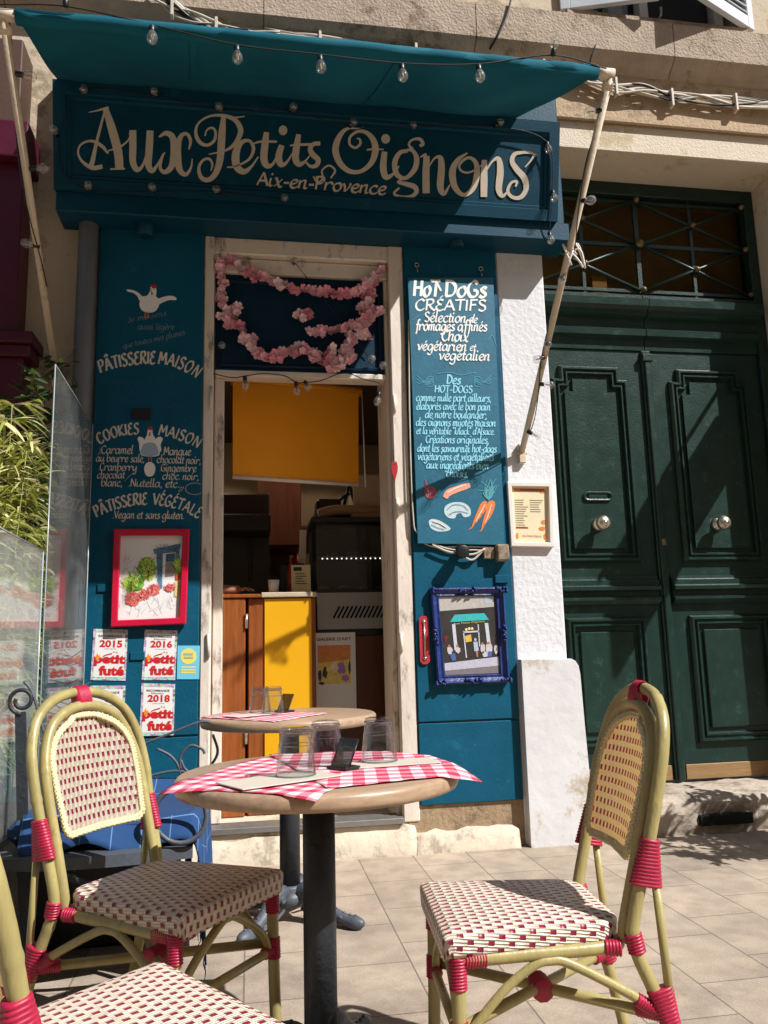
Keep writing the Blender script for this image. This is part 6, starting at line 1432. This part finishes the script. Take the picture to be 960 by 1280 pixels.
def sheet(corners, zt, table, m, label, lift, R=.352, seed=1):
    """paper mat lying on a table; what hangs past the rim bends down a little"""
    c0 = Vector((table.location.x, table.location.y, 0)); C = [Vector((x, y, 0)) for x, y in corners]; rnd = random.Random(seed)
    def fn(u, v):
        p = C[0].lerp(C[1], u).lerp(C[3].lerp(C[2], u), v); r = (p - c0).length; z = zt + lift + .0012 * sin(17 * u + 5 * v + seed) ** 2 + .006 * max(0, abs(u - .5) * 2 - .8) * max(0, sin(9 * v + seed)) + .005 * max(0, abs(v - .5) * 2 - .8) * max(0, sin(8 * u + 2 * seed))
        if r > R - .012: z -= (r - R + .012) * .3
        return Vector((p.x, p.y, z))
    mb = Loc(); mb.grid(fn, 26, 22); o = mb.build('placemat', m); s_ = o.modifiers.new('t', 'SOLIDIFY'); s_.thickness = .0008; s_.offset = 1
    return tag(o, label, 'placemat', 'red checked paper placemats')
# nearer table: two sheets meeting near the middle
sheet([(-.205, -2.275), (.13, -2.50), (.34, -2.12), (.02, -1.86)], .73, T1, GA, 'red and white checked paper mat pointing towards the viewer on the nearer table', .0012, seed=1)
sheet([(.16, -2.42), (.535, -2.315), (.455, -1.85), (.05, -1.80)], .73, T1, GB, 'red and white checked paper mat reaching past the right rim of the nearer table', .0032, seed=2)
sheet([(-.215, -.87), (.08, -1.215), (.30, -.93), (.0, -.62)], 0.772, T2, GA, 'red and white checked paper mat on the left half of the further table', .0012, seed=3)
napm = mat('paper_napkin', '#c2b6a8', .8, .04, 8)
def napkin(c, a, zt, w_, l_, label):
    mb = Loc(); mb.box((c[0], c[1], zt + .0075), (l_, w_, .003), .001, Matrix.Rotation(a, 3, 'Z')); o = mb.build('napkin', napm); tag(o, label, 'napkin', 'folded napkins')
napkin((.065, -2.285), .5, .73, .13, .26, 'grey beige napkin under the frontmost tumbler'); napkin((.36, -2.12), .12, .73, .1, .22, 'grey beige napkin under the right tumbler on the nearer table'); napkin((.0, -.93), .6, 0.772, .11, .2, 'grey beige napkin under the tumblers on the further table')
gl_ = bpy.data.materials.new('clear_glass'); gl_.use_nodes = True
n_ = gl_.node_tree.nodes; L_ = gl_.node_tree.links; b_ = n_['Principled BSDF']; b_.inputs['Transmission Weight'].default_value = 1; b_.inputs['Roughness'].default_value = .01; b_.inputs['IOR'].default_value = 1.47
t_ = n_.new('ShaderNodeBsdfTransparent'); x_ = n_.new('ShaderNodeMixShader'); x_.inputs[0].default_value = .5; L_.new(b_.outputs[0], x_.inputs[1]); L_.new(t_.outputs[0], x_.inputs[2]); L_.new(x_.outputs[0], n_['Material Output'].inputs[0])
TUMB = glassy('tumbler_glass', (.93, .945, .945), .035, .01, pw=2.2, k=.75)
RIM = glassy('glass_rim', (.72, .75, .76), .16, .03, pw=2.0, k=.8)
def tumbler(x, y, z, label, s=1.0):
    prof = [(.0465, 0), (.0475, .001), (.0475, .004), (.0405, .068), (.0385, .074), (.0365, .1), (.034, .108), (.028, .11), (.001, .1095)]
    inn = [(.001, .094), (.026, .094), (.0315, .09), (.0355, .073), (.0378, .066), (.0448, .004), (.0452, .001)]
    n = 32; mb = Loc(); full = [(r * s, h * s) for r, h in prof[::-1]]; vs = []; 
    P = [(r * s, h * s) for r, h in prof][::1] + [(r * s, h * s) for r, h in inn]
    for r, h in P:
        for k in range(n):
            a = 2 * pi * k / n; fc = 1 - .012 * (abs(((k % 4) - 2)) / 2) * (1 if .01 < h < .068 else 0); vs.append(Vector((x + r * fc * cos(a), y + r * fc * sin(a), z + h)))
    m_ = len(P); fs = [(i * n + k, i * n + (k + 1) % n, ((i + 1) % m_) * n + (k + 1) % n, ((i + 1) % m_) * n + k) for i in range(m_) if i not in (8,) for k in range(n)]
    fs += [tuple(8 * n + k for k in range(n)), tuple(9 * n + k for k in range(n))[::-1]]
    mb.add(vs, fs, True); o = mb.build('tumbler', TUMB)
    rg = MB()
    for r_, h_, t_ in ((.0464, .002, .0017), (.0398, .069, .001), (.0362, .0995, .0022), (.0312, .0935, .002)): rg.tube([(x + r_ * s * cos(2 * pi * k / 32), y + r_ * s * sin(2 * pi * k / 32), z + h_ * s) for k in range(32)], t_ * s, 6, True)
    build_each(rg, 'glass_rim', RIM, o); return tag(o, label, 'glass', 'upturned glass tumblers')
tumbler(.103, -2.25, .7392, 'frontmost upturned tumbler, nearest the viewer on the nearer table'); tumbler(.19, -2.07, .735, 'upturned tumbler beside the black menu holder on the nearer table, half hidden by another'); tumbler(.327, -2.085, .7392, 'upturned tumbler standing alone at the right of the nearer table')
tumbler(.035, -.78, .776, 'left upturned tumbler of the two on the further table', .95); tumbler(.085, -.90, .7812, 'right upturned tumbler of the two on the further table, nearer the viewer', .95)
def holder(x, y, z, a, label):
    t = thing('menu_holder', label, 'menu holder', (x, y, z), a, 'black menu holders')
    m = MB(); m.bx(-.035, .035, -.026, .026, .0, .008, .002); m.build('base', M['black'], t)
    m = MB(); m.prism([(-.033, -.012, .008), (-.033, -.008, .008), (-.033, .024, .07), (-.033, .021, .072)], (.066, 0, 0)); m.build('panel', glassy('smoked_acrylic', (.35, .35, .36), .1) if 'smoked_acrylic' not in bpy.data.materials else bpy.data.materials['smoked_acrylic'], t)
    m = MB(); m.tube([(.032, -.01, .008), (.032, .022, .071)], .0022, 6); m.tube([(-.032, -.01, .008), (-.032, .022, .071)], .0022, 6); m.build('edge', M['black'], t)
    return t
holder(.225, -2.165, .7355, -.95, 'black menu holder leaning among the tumblers on the nearer table')
holder(.135, -.80, .776, -.9, 'black menu holder behind the tumblers on the further table')
# ------------------------------------------------------------------ rain pipe
o = Loc().tube(cr([(-.875, -.062, 0), (-.868, -.062, 1.2), (-.862, -.062, 2.4), (-.86, -.062, 3.6)], 4), .05, 18).build('drainpipe', M['pipe']); tag(o, 'grey rainwater pipe running down beside the left teal panel', 'pipe')
m = MB()
for z in (.7, 2.2): m.tube([(-.866 + .054 * cos(2 * pi * k / 20), -.062 + .054 * sin(2 * pi * k / 20), z) for k in range(20)], .006, 6, True)
build_each(m, 'pipe_clip', M['pipe'], o)

# ------------------------------------------------------------------ clear acrylic screens
acr = glassy('acrylic_sheet', (.94, .95, .95), .05, .015, .05, (.75, .77, .75))
acr2 = glassy('hazy_acrylic', (.9, .92, .9), .04, .05, .17, (.78, .8, .76))  # patchy pale haze mixed in to stand for glare on the lower sheet
edge_m = mat('acrylic_edge', '#98a3a2', .2, .05)
def screen(x0, y0, x1, y1, z0, z1, m, label):
    t = thing('acrylic_screen', label, 'screen', ((x0 + x1) / 2, (y0 + y1) / 2, z0))
    d = Vector((x1 - x0, y1 - y0, 0)).normalized(); nn = Vector((-d.y, d.x, 0)); A = Vector((x0, y0, 0)); B = Vector((x1, y1, 0))
    mb = Loc(); mb.prism([A + Vector((0, 0, z0)), B + Vector((0, 0, z0)), B + Vector((0, 0, z1)), A + Vector((0, 0, z1))], nn * .005); mb.build('sheet', m, t)
    e = Loc(); e.tube([A + Vector((0, 0, z0)), A + Vector((0, 0, z1))], .0024, 6); e.tube([A + Vector((0, 0, z1)), B + Vector((0, 0, z1))], .0028, 6); e.tube([B + Vector((0, 0, z0)), B + Vector((0, 0, z1))], .0028, 6); build_each(e, 'edge', edge_m, t)
    b = Loc()
    for k in (.15, .85): p = A.lerp(B, k) + Vector((0, 0, z0)); b.bx(p.x - .03, p.x + .03, p.y - .04, p.y + .04, 0, z0 + .04, .004)
    build_each(b, 'foot', M['bar_grey'], t); return t
screen(-.772, -1.0, -.79, -.13, .03, 2.17, acr, 'tall clear acrylic screen standing out from the wall beside the grey pipe')
screen(-.752, -1.95, -.778, -1.03, .03, 1.42, acr2, 'lower hazy acrylic screen at the left edge, in front of the bamboo')

# ------------------------------------------------------------------ planting behind the screens
leafm = {}
def leafmat(name, col, tr, var=.25):
    m = mat(name, col, .5, var, 9); n = m.node_tree.nodes; L = m.node_tree.links; b = n['Principled BSDF']
    t = n.new('ShaderNodeBsdfTranslucent'); t.inputs[0].default_value = hexc(tr) + (1,); x = n.new('ShaderNodeMixShader'); x.inputs[0].default_value = .3
    L.new(b.outputs[0], x.inputs[1]); L.new(t.outputs[0], x.inputs[2]); L.new(x.outputs[0], n['Material Output'].inputs[0]); return m
bam, bam2, shr = leafmat('bamboo_leaf', '#98a24e', '#b9c24a'), leafmat('pale_bamboo_leaf', '#d3ca92', '#ded795', .2), leafmat('shrub_leaf', '#33462a', '#5d7a33')
def blade(mb, p, d, l, w_, bend, roll, lim=None):
    d = d.normalized()
    if lim is not None and max(p.x, (p + d * l).x) > lim: return
    s_ = d.cross(Vector((0, 0, 1))); s_ = s_.normalized() if s_.length > .01 else Vector((1, 0, 0)); s_ = (Matrix.Rotation(roll, 3, d) @ s_); vs = []; N = 5
    for i in range(N + 1):
        t = i / N; c = p + d * l * t + Vector((0, 0, -bend * l * t * t)); ww = w_ * (sin(pi * min(1, t * .85 + .12)) ** .8) * (1 if i < N else .05); vs += [c + s_ * ww, c - s_ * ww]
    mb.add(vs, [(2 * i, 2 * i + 1, 2 * i + 3, 2 * i + 2) for i in range(N)])
def bamboo(x, y, n_c, hmin, hmax, seed, label, z0=.45):
    rnd = random.Random(seed); t = thing('bamboo', label, 'plant', (x, y, z0)); st_ = Loc(); A = Loc(); B = Loc()
    for k in range(n_c):
        b0 = Vector((x + rnd.uniform(-.16, .13), y + rnd.uniform(-.3, .3), z0)); h_ = rnd.uniform(hmin, hmax); top = b0 + Vector((rnd.uniform(-.14, .08), rnd.uniform(-.18, .12), h_))
        pts = cr([b0, b0.lerp(top, .5) + Vector((rnd.uniform(-.03, .03), rnd.uniform(-.03, .03), 0)), top], 8); st_.tube(pts, [.006 - .004 * i / (len(pts) - 1) for i in range(len(pts))], 6)
        for i in range(3, len(pts)):
            for q in range(rnd.randint(2, 4)):
                p = Vector(pts[i]); a = rnd.uniform(0, 2 * pi); tw = p + Vector((cos(a), sin(a), rnd.uniform(.1, .7))) * rnd.uniform(.04, .12); tw.x = min(tw.x, -.81); st_.tube([p, tw], .0016, 4, smooth=False)
                for r in range(rnd.randint(3, 6)):
                    a2 = a + rnd.uniform(-1.2, 1.2); d = Vector((cos(a2), sin(a2), rnd.uniform(-.35, .6))); blade(A if rnd.random() < .62 else B, p.lerp(tw, rnd.uniform(.3, 1)), d, rnd.uniform(.07, .15), rnd.uniform(.004, .0075), rnd.uniform(.1, .7), rnd.uniform(-.9, .9), -.795)
    st_.build('stems', mat('bamboo_stem', '#8c8a4e', .5, .2) if 'bamboo_stem' not in bpy.data.materials else bpy.data.materials['bamboo_stem'], t); A.build('foliage', bam, t); B.build('pale_foliage', bam2, t)
bamboo(-1.08, -.80, 54, .75, 1.64, 3, 'dense yellow green bamboo with striped pale leaves behind the lower acrylic screen')
bamboo(-1.02, -1.35, 14, .8, 1.15, 8, 'lower bamboo clump nearest the viewer, seen through the hazy acrylic screen')
def shrub(x, y, z0, h_, sp, n_b, seed, label, ll=.05, name='shrub'):
    rnd = random.Random(seed); t = thing(name, label, 'plant', (x, y, z0)); W_ = Loc(); Lf = Loc()
    for k in range(n_b):
        b0 = Vector((x, y, z0)) + Vector((rnd.uniform(-.05, .05), rnd.uniform(-.05, .05), 0)); top = Vector((x + rnd.uniform(-sp, sp), y + rnd.uniform(-sp, sp), z0 + h_ * rnd.uniform(.65, 1)))
        pts = [Vector(p) for p in cr([b0, b0.lerp(top, .5) + Vector((rnd.uniform(-.08, .08), rnd.uniform(-.08, .08), .05)), top], 7)]; W_.tube(pts, [.009 - .007 * i / (len(pts) - 1) for i in range(len(pts))], 6)
        for i in range(5, len(pts)):
            for q in range(3):
                a = rnd.uniform(0, 2 * pi); tw = pts[i] + Vector((cos(a), sin(a), rnd.uniform(.0, .9))) * rnd.uniform(.05, .16); W_.tube([pts[i], tw], .002, 4, smooth=False)
                for r in range(rnd.randint(4, 8)): a2 = rnd.uniform(0, 2 * pi); blade(Lf, pts[i].lerp(tw, rnd.uniform(.4, 1)), Vector((cos(a2), sin(a2), rnd.uniform(-.3, .8))), rnd.uniform(.7, 1.3) * ll, ll * .19, rnd.uniform(0, .5), rnd.uniform(-1, 1), -.80 if x < 0 else None)
    W_.build('branches', mat('twig_bark', '#5d4638', .8, .2) if 'twig_bark' not in bpy.data.materials else bpy.data.materials['twig_bark'], t); Lf.build('foliage', shr, t)
shrub(-1.06, -.42, .45, 2.15, .2, 9, 5, 'tall dark thin-branched shrub against the beige wall, above the bamboo')
shrub(-.93, -.55, .3, 1.0, .12, 6, 15, 'small dark green shrub pressed behind the tall acrylic screen', .06)
pt = thing('planter', 'long dark planter holding the bamboo behind the acrylic screens', 'planter', (-1.05, -1.0, 0))
m = Loc(); m.bx(-1.28, -.84, -1.75, -.3, 0, .46, .01); m.build('box', mat('slate_planter', '#3b3d3f', .7, .2, 8, .3, 30), pt); m = Loc(); m.bx(-1.26, -.86, -1.73, -.32, .46, .464, 0); m.build('soil', mat('soil', '#2e2219', .95, .3, 30, .5, 60), pt)
# potted olive out of frame on the right: dapples on the step
shrub(3.32, -.92, .4, 1.0, .36, 14, 21, 'potted olive bush on the pavement to the right of the green door', .07, 'potted_bush')
o = Loc().lathe([(.13, 0), (.17, .36), (.19, .38), (.19, .42), (.16, .42), (.001, .4)], (3.32, -.92, 0), 24).build('flower_pot', mat('terracotta', '#9a5a3c', .8, .1)); tag(o, 'terracotta pot of the olive bush right of the green door', 'pot')

# ------------------------------------------------------------------ wrought iron bench with a blanket
ib = thing('iron_bench', 'dark wrought iron garden bench with scrolled ends behind the left bistro chair', 'bench', (-.5, -1.3, 0))
def spiral(c, r0, turns, ux, uz, n=30, r1=.2):
    c = Vector(c); return [c + Vector(ux) * (r0 * (1 - (1 - r1) * i / n) * cos(2 * pi * turns * i / n)) + Vector(uz) * (r0 * (1 - (1 - r1) * i / n) * sin(2 * pi * turns * i / n)) for i in range(n + 1)]
XU, ZU, YU = (1, 0, 0), (0, 0, 1), (0, 1, 0)
m = Loc(); m.grid(lambda u, v: Vector((-.80 + .62 * u, -1.50 + .46 * v - .05 * sin(pi * u) * (1 - v), .43 + .012 * sin(pi * v))), 20, 8); m.grid(lambda u, v: Vector((-.80 + .62 * u, -1.50 - .05 * sin(pi * u), .43 - .035 * v)), 20, 2); m.build('seat', M['bar_grey'], ib)
m = Loc(); pL = fac(25, 890, -1.42); pB = Vector((-.665, -1.46, .0))
dv_ = (pL - pB).normalized(); m.bx(-.69, -.64, -1.48, -1.44, 0, .012, .002)
m.prism([pB + Vector((-.016, 0, 0)), pB + Vector((.016, 0, 0)), pL + Vector((.016, 0, 0)), pL + Vector((-.016, 0, 0))], (0, .012, 0)); m.tube(spiral(pL + Vector((.004, 0, .036)), .042, 1.3, (0, 0, -1), (-1, 0, 0), 40, .45), .0065, 8)
m.build('left_post', M['iron'], ib)
m = Loc()
m.tube(cr([fac(px, py, -1.42) for px, py in ((30, 852), (37, 860), (44, 876), (50, 900), (60, 930))], 5), .005, 7)
for pts in ([(150, 945), (175, 932), (205, 920), (245, 904), (262, 902)], [(196, 936), (212, 944), (222, 956), (226, 968)], [(150, 982), (180, 972), (215, 964), (240, 966)], [(226, 962), (226, 945), (238, 932), (252, 936), (256, 942)], [(226, 950), (232, 962), (245, 968), (262, 958), (272, 940), (266, 918)]):
    m.tube(cr([fac(px, py, -1.08) for px, py in pts], 6), .0052, 7)
ring = [fac(225 + 33 * cos(2 * pi * k / 24), 1020 + 34 * sin(2 * pi * k / 24), -1.52) for k in range(24)]; m.tube(ring, .008, 8, True)
m.tube(cr([fac(px, py, -1.08) for px, py in ((90, 960), (120, 935), (150, 945), (170, 975), (190, 985))], 6), .006, 7)
build_each(m, 'scroll', M['bar_grey'], ib)
m = Loc()
for (x, y) in ((-.77, -1.47), (-.23, -1.47), (-.22, -1.1)): m.tube([(x, y, .42), (x * 1.02, y - .02, 0)], .012, 8)
m.tube(cr([(-.6, -1.53, .40), (-.42, -1.56, .33), (-.28, -1.53, .27), (-.22, -1.49, .2)], 6), .012, 8)
build_each(m, 'leg', M['iron'], ib)
bl_ = bpy.data.materials.new('blue_blanket'); bl_.use_nodes = True; n_ = bl_.node_tree.nodes; L_ = bl_.node_tree.links; b_ = n_['Principled BSDF']; b_.inputs['Roughness'].default_value = .9
uvn = n_.new('ShaderNodeUVMap'); br_ = n_.new('ShaderNodeTexBrick'); br_.offset = 0; br_.inputs['Scale'].default_value = 1; br_.inputs['Brick Width'].default_value = .09; br_.inputs['Row Height'].default_value = .11; br_.inputs['Mortar Size'].default_value = .0016
br_.inputs['Color1'].default_value = hexc('#173c69') + (1,); br_.inputs['Color2'].default_value = hexc('#1a4272') + (1,); br_.inputs['Mortar'].default_value = hexc('#5f7fa3') + (1,)
L_.new(uvn.outputs[0], br_.inputs['Vector']); L_.new(br_.outputs[0], b_.inputs['Base Color'])
def blk(u, v):
    # u across the bench towards its right end and down over it, v from back to front
    s_ = .86 * u; x = -.70 + min(s_, .52); over = max(0, s_ - .52); y = -1.06 - .44 * v
    z = .555 - .05 * v + .02 * sin(9 * u + 4 * v) * sin(5 * v + 1) - (.03 * cos(pi * min(1, abs(v - .5) * 2)))
    if over > 0: z -= over * .98; x += .018 * sin(14 * v) * over / .3 + .02 * (1 - math.exp(-over * 30))
    if v > .86: z -= (v - .86) / .14 * (.10 + .02 * sin(20 * u))
    return Vector((x, y, z))
m = MB(); m.grid(blk, 60, 40, True, lambda u, v: (.86 * u, .5 * v))
fr_ = m.build('blanket', bl_); tag(fr_, 'fringed dark blue checked blanket spread over the iron bench', 'blanket')
sm_ = fr_.modifiers.new('t', 'SOLIDIFY'); sm_.thickness = .006
m = MB(); rnd = random.Random(9)
for k in range(46): p = blk(1.0, k / 45); m.tube([p, p + Vector((rnd.uniform(-.008, .008), rnd.uniform(-.008, .008), -.02)), p + Vector((rnd.uniform(-.014, .014), rnd.uniform(-.012, .012), -.045))], [.0022, .0018, .0008], 5)
m.build('fringe', bl_, fr_)
cu = Loc(); cu.box((-.45, -1.27, .487), (.60, .38, .085), .03); o = cu.build('seat_cushion', mat('navy_cushion', '#1c3a63', .9, .1, 20)); tag(o, 'dark blue seat cushion under the blanket on the iron bench', 'cushion')

o = Loc().bx(-.79, -.34, -1.02, -.28, .0, .37, .012).bx(-.80, -.33, -1.03, -.27, .372, .395, .008).build('dark_filler_box', M['black']); tag(o, 'black box added to fill the dark space under and behind the iron bench', 'box')  # made-up box, added to darken the area under and behind the bench

# ------------------------------------------------------------------ blossom garland
gd = thing('flower_garland', 'garland of pink cloth blossoms draped over the dark panel above the doorway', 'garland', (.25, .04, 2.85))
rnd = random.Random(12); pinks = [mat('pink_petal_' + n, c, .7, .2, 40) for n, c in (('light', '#f7ccd2'), ('mid', '#f0b3bf'), ('deep', '#e193a6'))]
Kg = lambda x, y: (240 + x / 3.046, 260 + y / 3.046)
paths = [[(95, 205), (130, 195), (170, 215), (205, 245), (245, 262), (300, 275), (345, 300), (400, 310), (450, 318), (510, 325), (560, 330), (615, 320), (660, 300), (700, 265), (725, 230)],
         [(95, 225), (110, 260), (120, 310), (115, 350), (130, 395), (165, 385)], [(135, 400), (150, 450), (190, 465), (205, 515), (245, 500)], [(240, 540), (265, 560), (310, 585), (345, 555), (390, 545), (440, 535), (465, 570), (520, 590), (520, 545)],
         [(690, 300), (680, 340), (655, 380), (690, 400), (650, 440), (640, 490), (600, 505), (590, 540), (600, 580), (560, 590)], [(640, 440), (585, 455), (545, 475), (510, 470), (460, 475), (445, 465)], [(400, 385), (410, 420), (445, 400), (440, 425)]]
vine = Loc(); cl = []
for P in paths:
    q = cr([(*p,) for p in P], 8); vine.tube([fac(*Kg(*p), .02) for p in q], .003, 5)
    L_ = 0; last = q[0]
    for p in q:
        L_ += math.hypot(p[0] - last[0], p[1] - last[1]); last = p
        if L_ > 17: L_ = 0; cl.append(p)
for k in range(60): p = q = rnd.choice(paths[0][:2] + paths[1] + paths[4] + paths[0][-4:] + paths[3]); cl.append((p[0] + rnd.uniform(-20, 20), p[1] + rnd.uniform(-20, 20)))
VN = vine.build('vine', mat('vine_wire', '#5a6a3c', .7), gd)
def blossom(mb, c, nrm, s_):
    nrm = nrm.normalized(); u = nrm.orthogonal().normalized(); v = nrm.cross(u); a0 = rnd.uniform(0, 6)
    for k in range(5):
        a = a0 + 2 * pi * k / 5; d = u * cos(a) + v * sin(a); e = -u * sin(a) + v * cos(a); P = []
        for (r, w_, h_) in ((.08, .12, .0), (.5, .42, .12), (.95, .42, .42), (1.1, .12, .5)): P += [c + d * r * s_ + e * w_ * s_ + nrm * (h_ + rnd.uniform(-.05, .05)) * s_, c + d * r * s_ - e * w_ * s_ + nrm * (h_ + rnd.uniform(-.05, .05)) * s_]
        mb.add(P, [(0, 1, 3, 2), (2, 3, 5, 4), (4, 5, 7, 6)], True)
groups = []
for i in range(0, len(cl), 3): groups.append(cl[i:i + 3])
for gi, G_ in enumerate(groups[:98]):
    mb = Loc()
    for p in G_:
        for r in range(3): c = fac(p[0] / 3.046 + 240 + rnd.uniform(-3.2, 3.2), p[1] / 3.046 + 260 + rnd.uniform(-3.2, 3.2), .015); c.y += rnd.uniform(-.03, .015); blossom(mb, c, Vector((rnd.uniform(-.8, .8), -1, rnd.uniform(-.7, .7))), rnd.uniform(.017, .026))
    mb.build('blossom_cluster', pinks[rnd.choice((0, 0, 1, 1, 2))], gd)

# ------------------------------------------------------------------ festoon lights
bulbg = glassy('bulb_glass', (.97, .97, .96), .10, .05, .08, (.9, .9, .88)); fil = mat('filament', '#8f7a55', .4, .1, metal=.6)  # white haze mixed into the clear glass to brighten the bulbs
def festoon(label, cable, bulbs, y, sag=True, hang=True):
    """cable: list of world points; bulbs: world points of bulb tops"""
    c0 = Vector(cable[0]); t = thing('string_lights', label, 'string lights', tuple(c0), group='festoon string lights')
    m = Loc(); m.tube([Vector(p) for p in cr([tuple(p) for p in cable], 6)], .0028, 6); m.build('cable', M['wire'], t)
    for (p, d) in bulbs:
        p = Vector(p); d = Vector(d).normalized(); u = d.orthogonal().normalized(); v = d.cross(u)
        def lat(prof, n=14):
            vs = []; 
            for r, h_ in prof:
                for k in range(n): vs.append(p + d * h_ + (u * cos(2 * pi * k / n) + v * sin(2 * pi * k / n)) * r)
            L = len(prof); return vs, [(i * n + k, i * n + (k + 1) % n, (i + 1) * n + (k + 1) % n, (i + 1) * n + k) for i in range(L - 1) for k in range(n)] + [tuple(range(n)), tuple((L - 1) * n + k for k in range(n))]
        m = Loc(); m.add(*lat([(.001, 0.0), (.009, .001), (.0115, .006), (.0115, .026), (.0105, .030)]), True); so_ = m.build('socket', M['black'], t)
        m = Loc(); m.add(*lat([(.011, .030), (.0135, .035), (.019, .046), (.0215, .058), (.0195, .072), (.012, .081), (.002, .084)], 16), True); bo = m.build('bulb', bulbg, t)
        m = Loc(); m.tube([p + d * .036, p + d * .05 + u * .004, p + d * .066 + u * .004, p + d * .067 - u * .004, p + d * .05 - u * .004, p + d * .036], .0016, 5); m.build('filament', fil, bo)
    return t
DN_ = (0.05, -.1, -1)
# along the front bar
pts = [(82, 17), (190, 40), (296, 65), (400, 77), (502, 88), (598, 89), (691, 78)]
tops = [fac(px, py - 8, YB - .03) for px, py in pts]
festoon('festoon lights hanging from the front bar of the awning', [BL + Vector((-.05, -.03, .02))] + [t_ + Vector((0, 0, .004)) for t_ in tops] + [BR + Vector((.03, -.03, .0))], [(t_, (0, -.1, 1) if i in (0,) else ((.1, -.2, .9) if i == 6 else DN_)) for i, t_ in enumerate(tops)], 0)
# around the sign
def sg(px, py, d=.03): return spx(px, py) + sn * d
ring_ = [(74, 172), (109, 117), (196, 124), (278, 141), (362, 142), (436, 161), (516, 162), (616, 161), (681, 180), (688, 240), (684, 292)]
low = [(74, 172), (80, 215), (113, 240), (193, 242), (275, 243), (354, 252)]
festoon('festoon lights along the top and right end of the shop sign', [sg(*p) for p in ring_], [(sg(px, py), (rnd.uniform(-.3, .3), -1, rnd.uniform(-.6, -.1)) if i < 8 else (0, -.3, -1)) for i, (px, py) in enumerate(ring_)], 0)
festoon('festoon lights along the lower edge of the shop sign', [sg(*p) for p in low], [(sg(px, py), (rnd.uniform(-.3, .3), -1, rnd.uniform(-.5, -.1))) for px, py in low[2:]], 0)
# along the arms
def arm_pts(top, bot, ks): return [Vector(top).lerp(Vector(bot), k) for k in ks]
La, Lb = Vector((-.945, YB, ZB)), fac(70, 470, -.035); Ra, Rb = Vector((1.535, YB, ZB)), fac(652, 566, -.035)
ks = [0, .12, .24, .36, .48, .6, .7]
festoon('festoon lights wound down the left awning arm', [p + Vector((.022 * cos(9 * k), -.022, .022 * sin(9 * k))) for k, p in zip(ks, arm_pts(La, Lb, ks))], [(arm_pts(La, Lb, [k])[0] + Vector((.015, -.015, 0)), dd) for k, dd in ((.13, (1, -.1, -.2)), (.36, (.9, 0, .1)), (.575, (-1, -.2, .1)))], 0)
ks = [0, .1, .2, .3, .4, .5, .6, .7, .8, .9, .97]
festoon('festoon lights wound down the right awning arm', [p + Vector((.022 * cos(14 * k), -.02, .022 * sin(14 * k))) for k, p in zip(ks, arm_pts(Ra, Rb, ks))], [(arm_pts(Ra, Rb, [k])[0] + Vector((0, -.015, 0)), dd) for k, dd in ((.08, (-1, .2, -.1)), (.285, (.3, -.6, -.3)), (.475, (-.4, -.6, -.6)), (.66, (-.3, -.7, -.4)), (.70, (-.9, -.4, -.4)), (.78, (.9, -.3, -.2)), (.93, (.6, -.4, -.5)))], 0)
# across the doorway
dp = [(262, 466), (290, 472), (306, 470), (330, 467), (356, 470), (370, 478), (380, 478), (400, 476), (430, 466), (455, 474), (476, 480), (474, 492)]
festoon('short festoon of lights across the top of the open doorway', [fac(*p, .0) for p in dp], [(fac(306, 470, 0), DN_), (fac(370, 477, 0), DN_), (fac(381, 477, 0), (.2, -.6, -.7)), (fac(474, 490, 0), (-.2, -.1, -1))], 0)
tb = [(337, 285), (348, 305), (366, 325)]
festoon('single wire with festoon bulbs on the panel behind the pink garland', [fac(*p, -.025 if i == 0 else .02) for i, p in enumerate(tb)] + [fac(460, 445, .035)], [(fac(367, 330, .03), (0, -1, -.2)), (fac(278, 434, .03), (0, -1, -.2)), (fac(463, 452, .03), (0, -1, -.1)), (fac(474, 460, .03), (.2, -1, -.1))], 0)

# ------------------------------------------------------------------ bundles of old cable on the facade
def bundle(label, pts, y, n, spread, seed, loops=0):
    rnd = random.Random(seed); t = thing('cable_bundle', label, 'cables', tuple(fac(*pts[0], y)), group='old cable runs on the facade'); m = Loc(); d = Loc()
    for k in range(n):
        P = []; ph = rnd.uniform(0, 6)
        for i, (px, py) in enumerate(pts): P.append(fac(px, py, y - rnd.uniform(0, .03)) + Vector((0, 0, spread * sin(ph + i * 1.3) * rnd.uniform(.4, 1))))
        (m if k % 6 else d).tube(cr(P, 6), rnd.uniform(.005, .009), 6)
    m.build('pale_cables', M['cable'], t); d.build('dark_cable', M['wire'], t)
    c = Loc()
    for i in range(1, len(pts) - 1, 2): p = fac(*pts[i], y - .03); c.bx(p.x - .008, p.x + .008, p.y - .012, p.y + .03, p.z - .06, p.z + .06, .002)
    build_each(c, 'clip', M['cable'], t); return t
bundle('bundle of pale cables along the wall under the cornice, right of the awning', [(730, 98), (770, 108), (805, 112), (840, 122), (880, 125), (920, 128), (975, 130)], -.035, 10, .045, 3)
bundle('pale cables running along the facade just above the awning', [(330, 38), (400, 48), (460, 56), (520, 66), (600, 78), (680, 86), (735, 98)], -.05, 7, .02, 5)
bundle('tangle of pale cables looping down above the left part of the awning', [(190, -8), (215, 8), (240, 22), (270, 34), (300, 40), (350, 46)], -.15, 9, .05, 7)
m = MB(); m.tube([tuple(p) for p in cr([fac(640, -6, -.14).to_tuple(), fac(633, 20, -.138).to_tuple(), fac(622, 45, -.13).to_tuple(), fac(612, 62, -.08).to_tuple()], 6)], .006, 6); m.tube([tuple(p) for p in cr([fac(745, 55, -.135).to_tuple(), fac(738, 75, -.11).to_tuple(), fac(735, 95, -.04).to_tuple()], 6)], .005, 6)
o = m.build('wire', M['wire']); tag(o, 'two thin black wires hanging down over the stone cornice', 'wire')
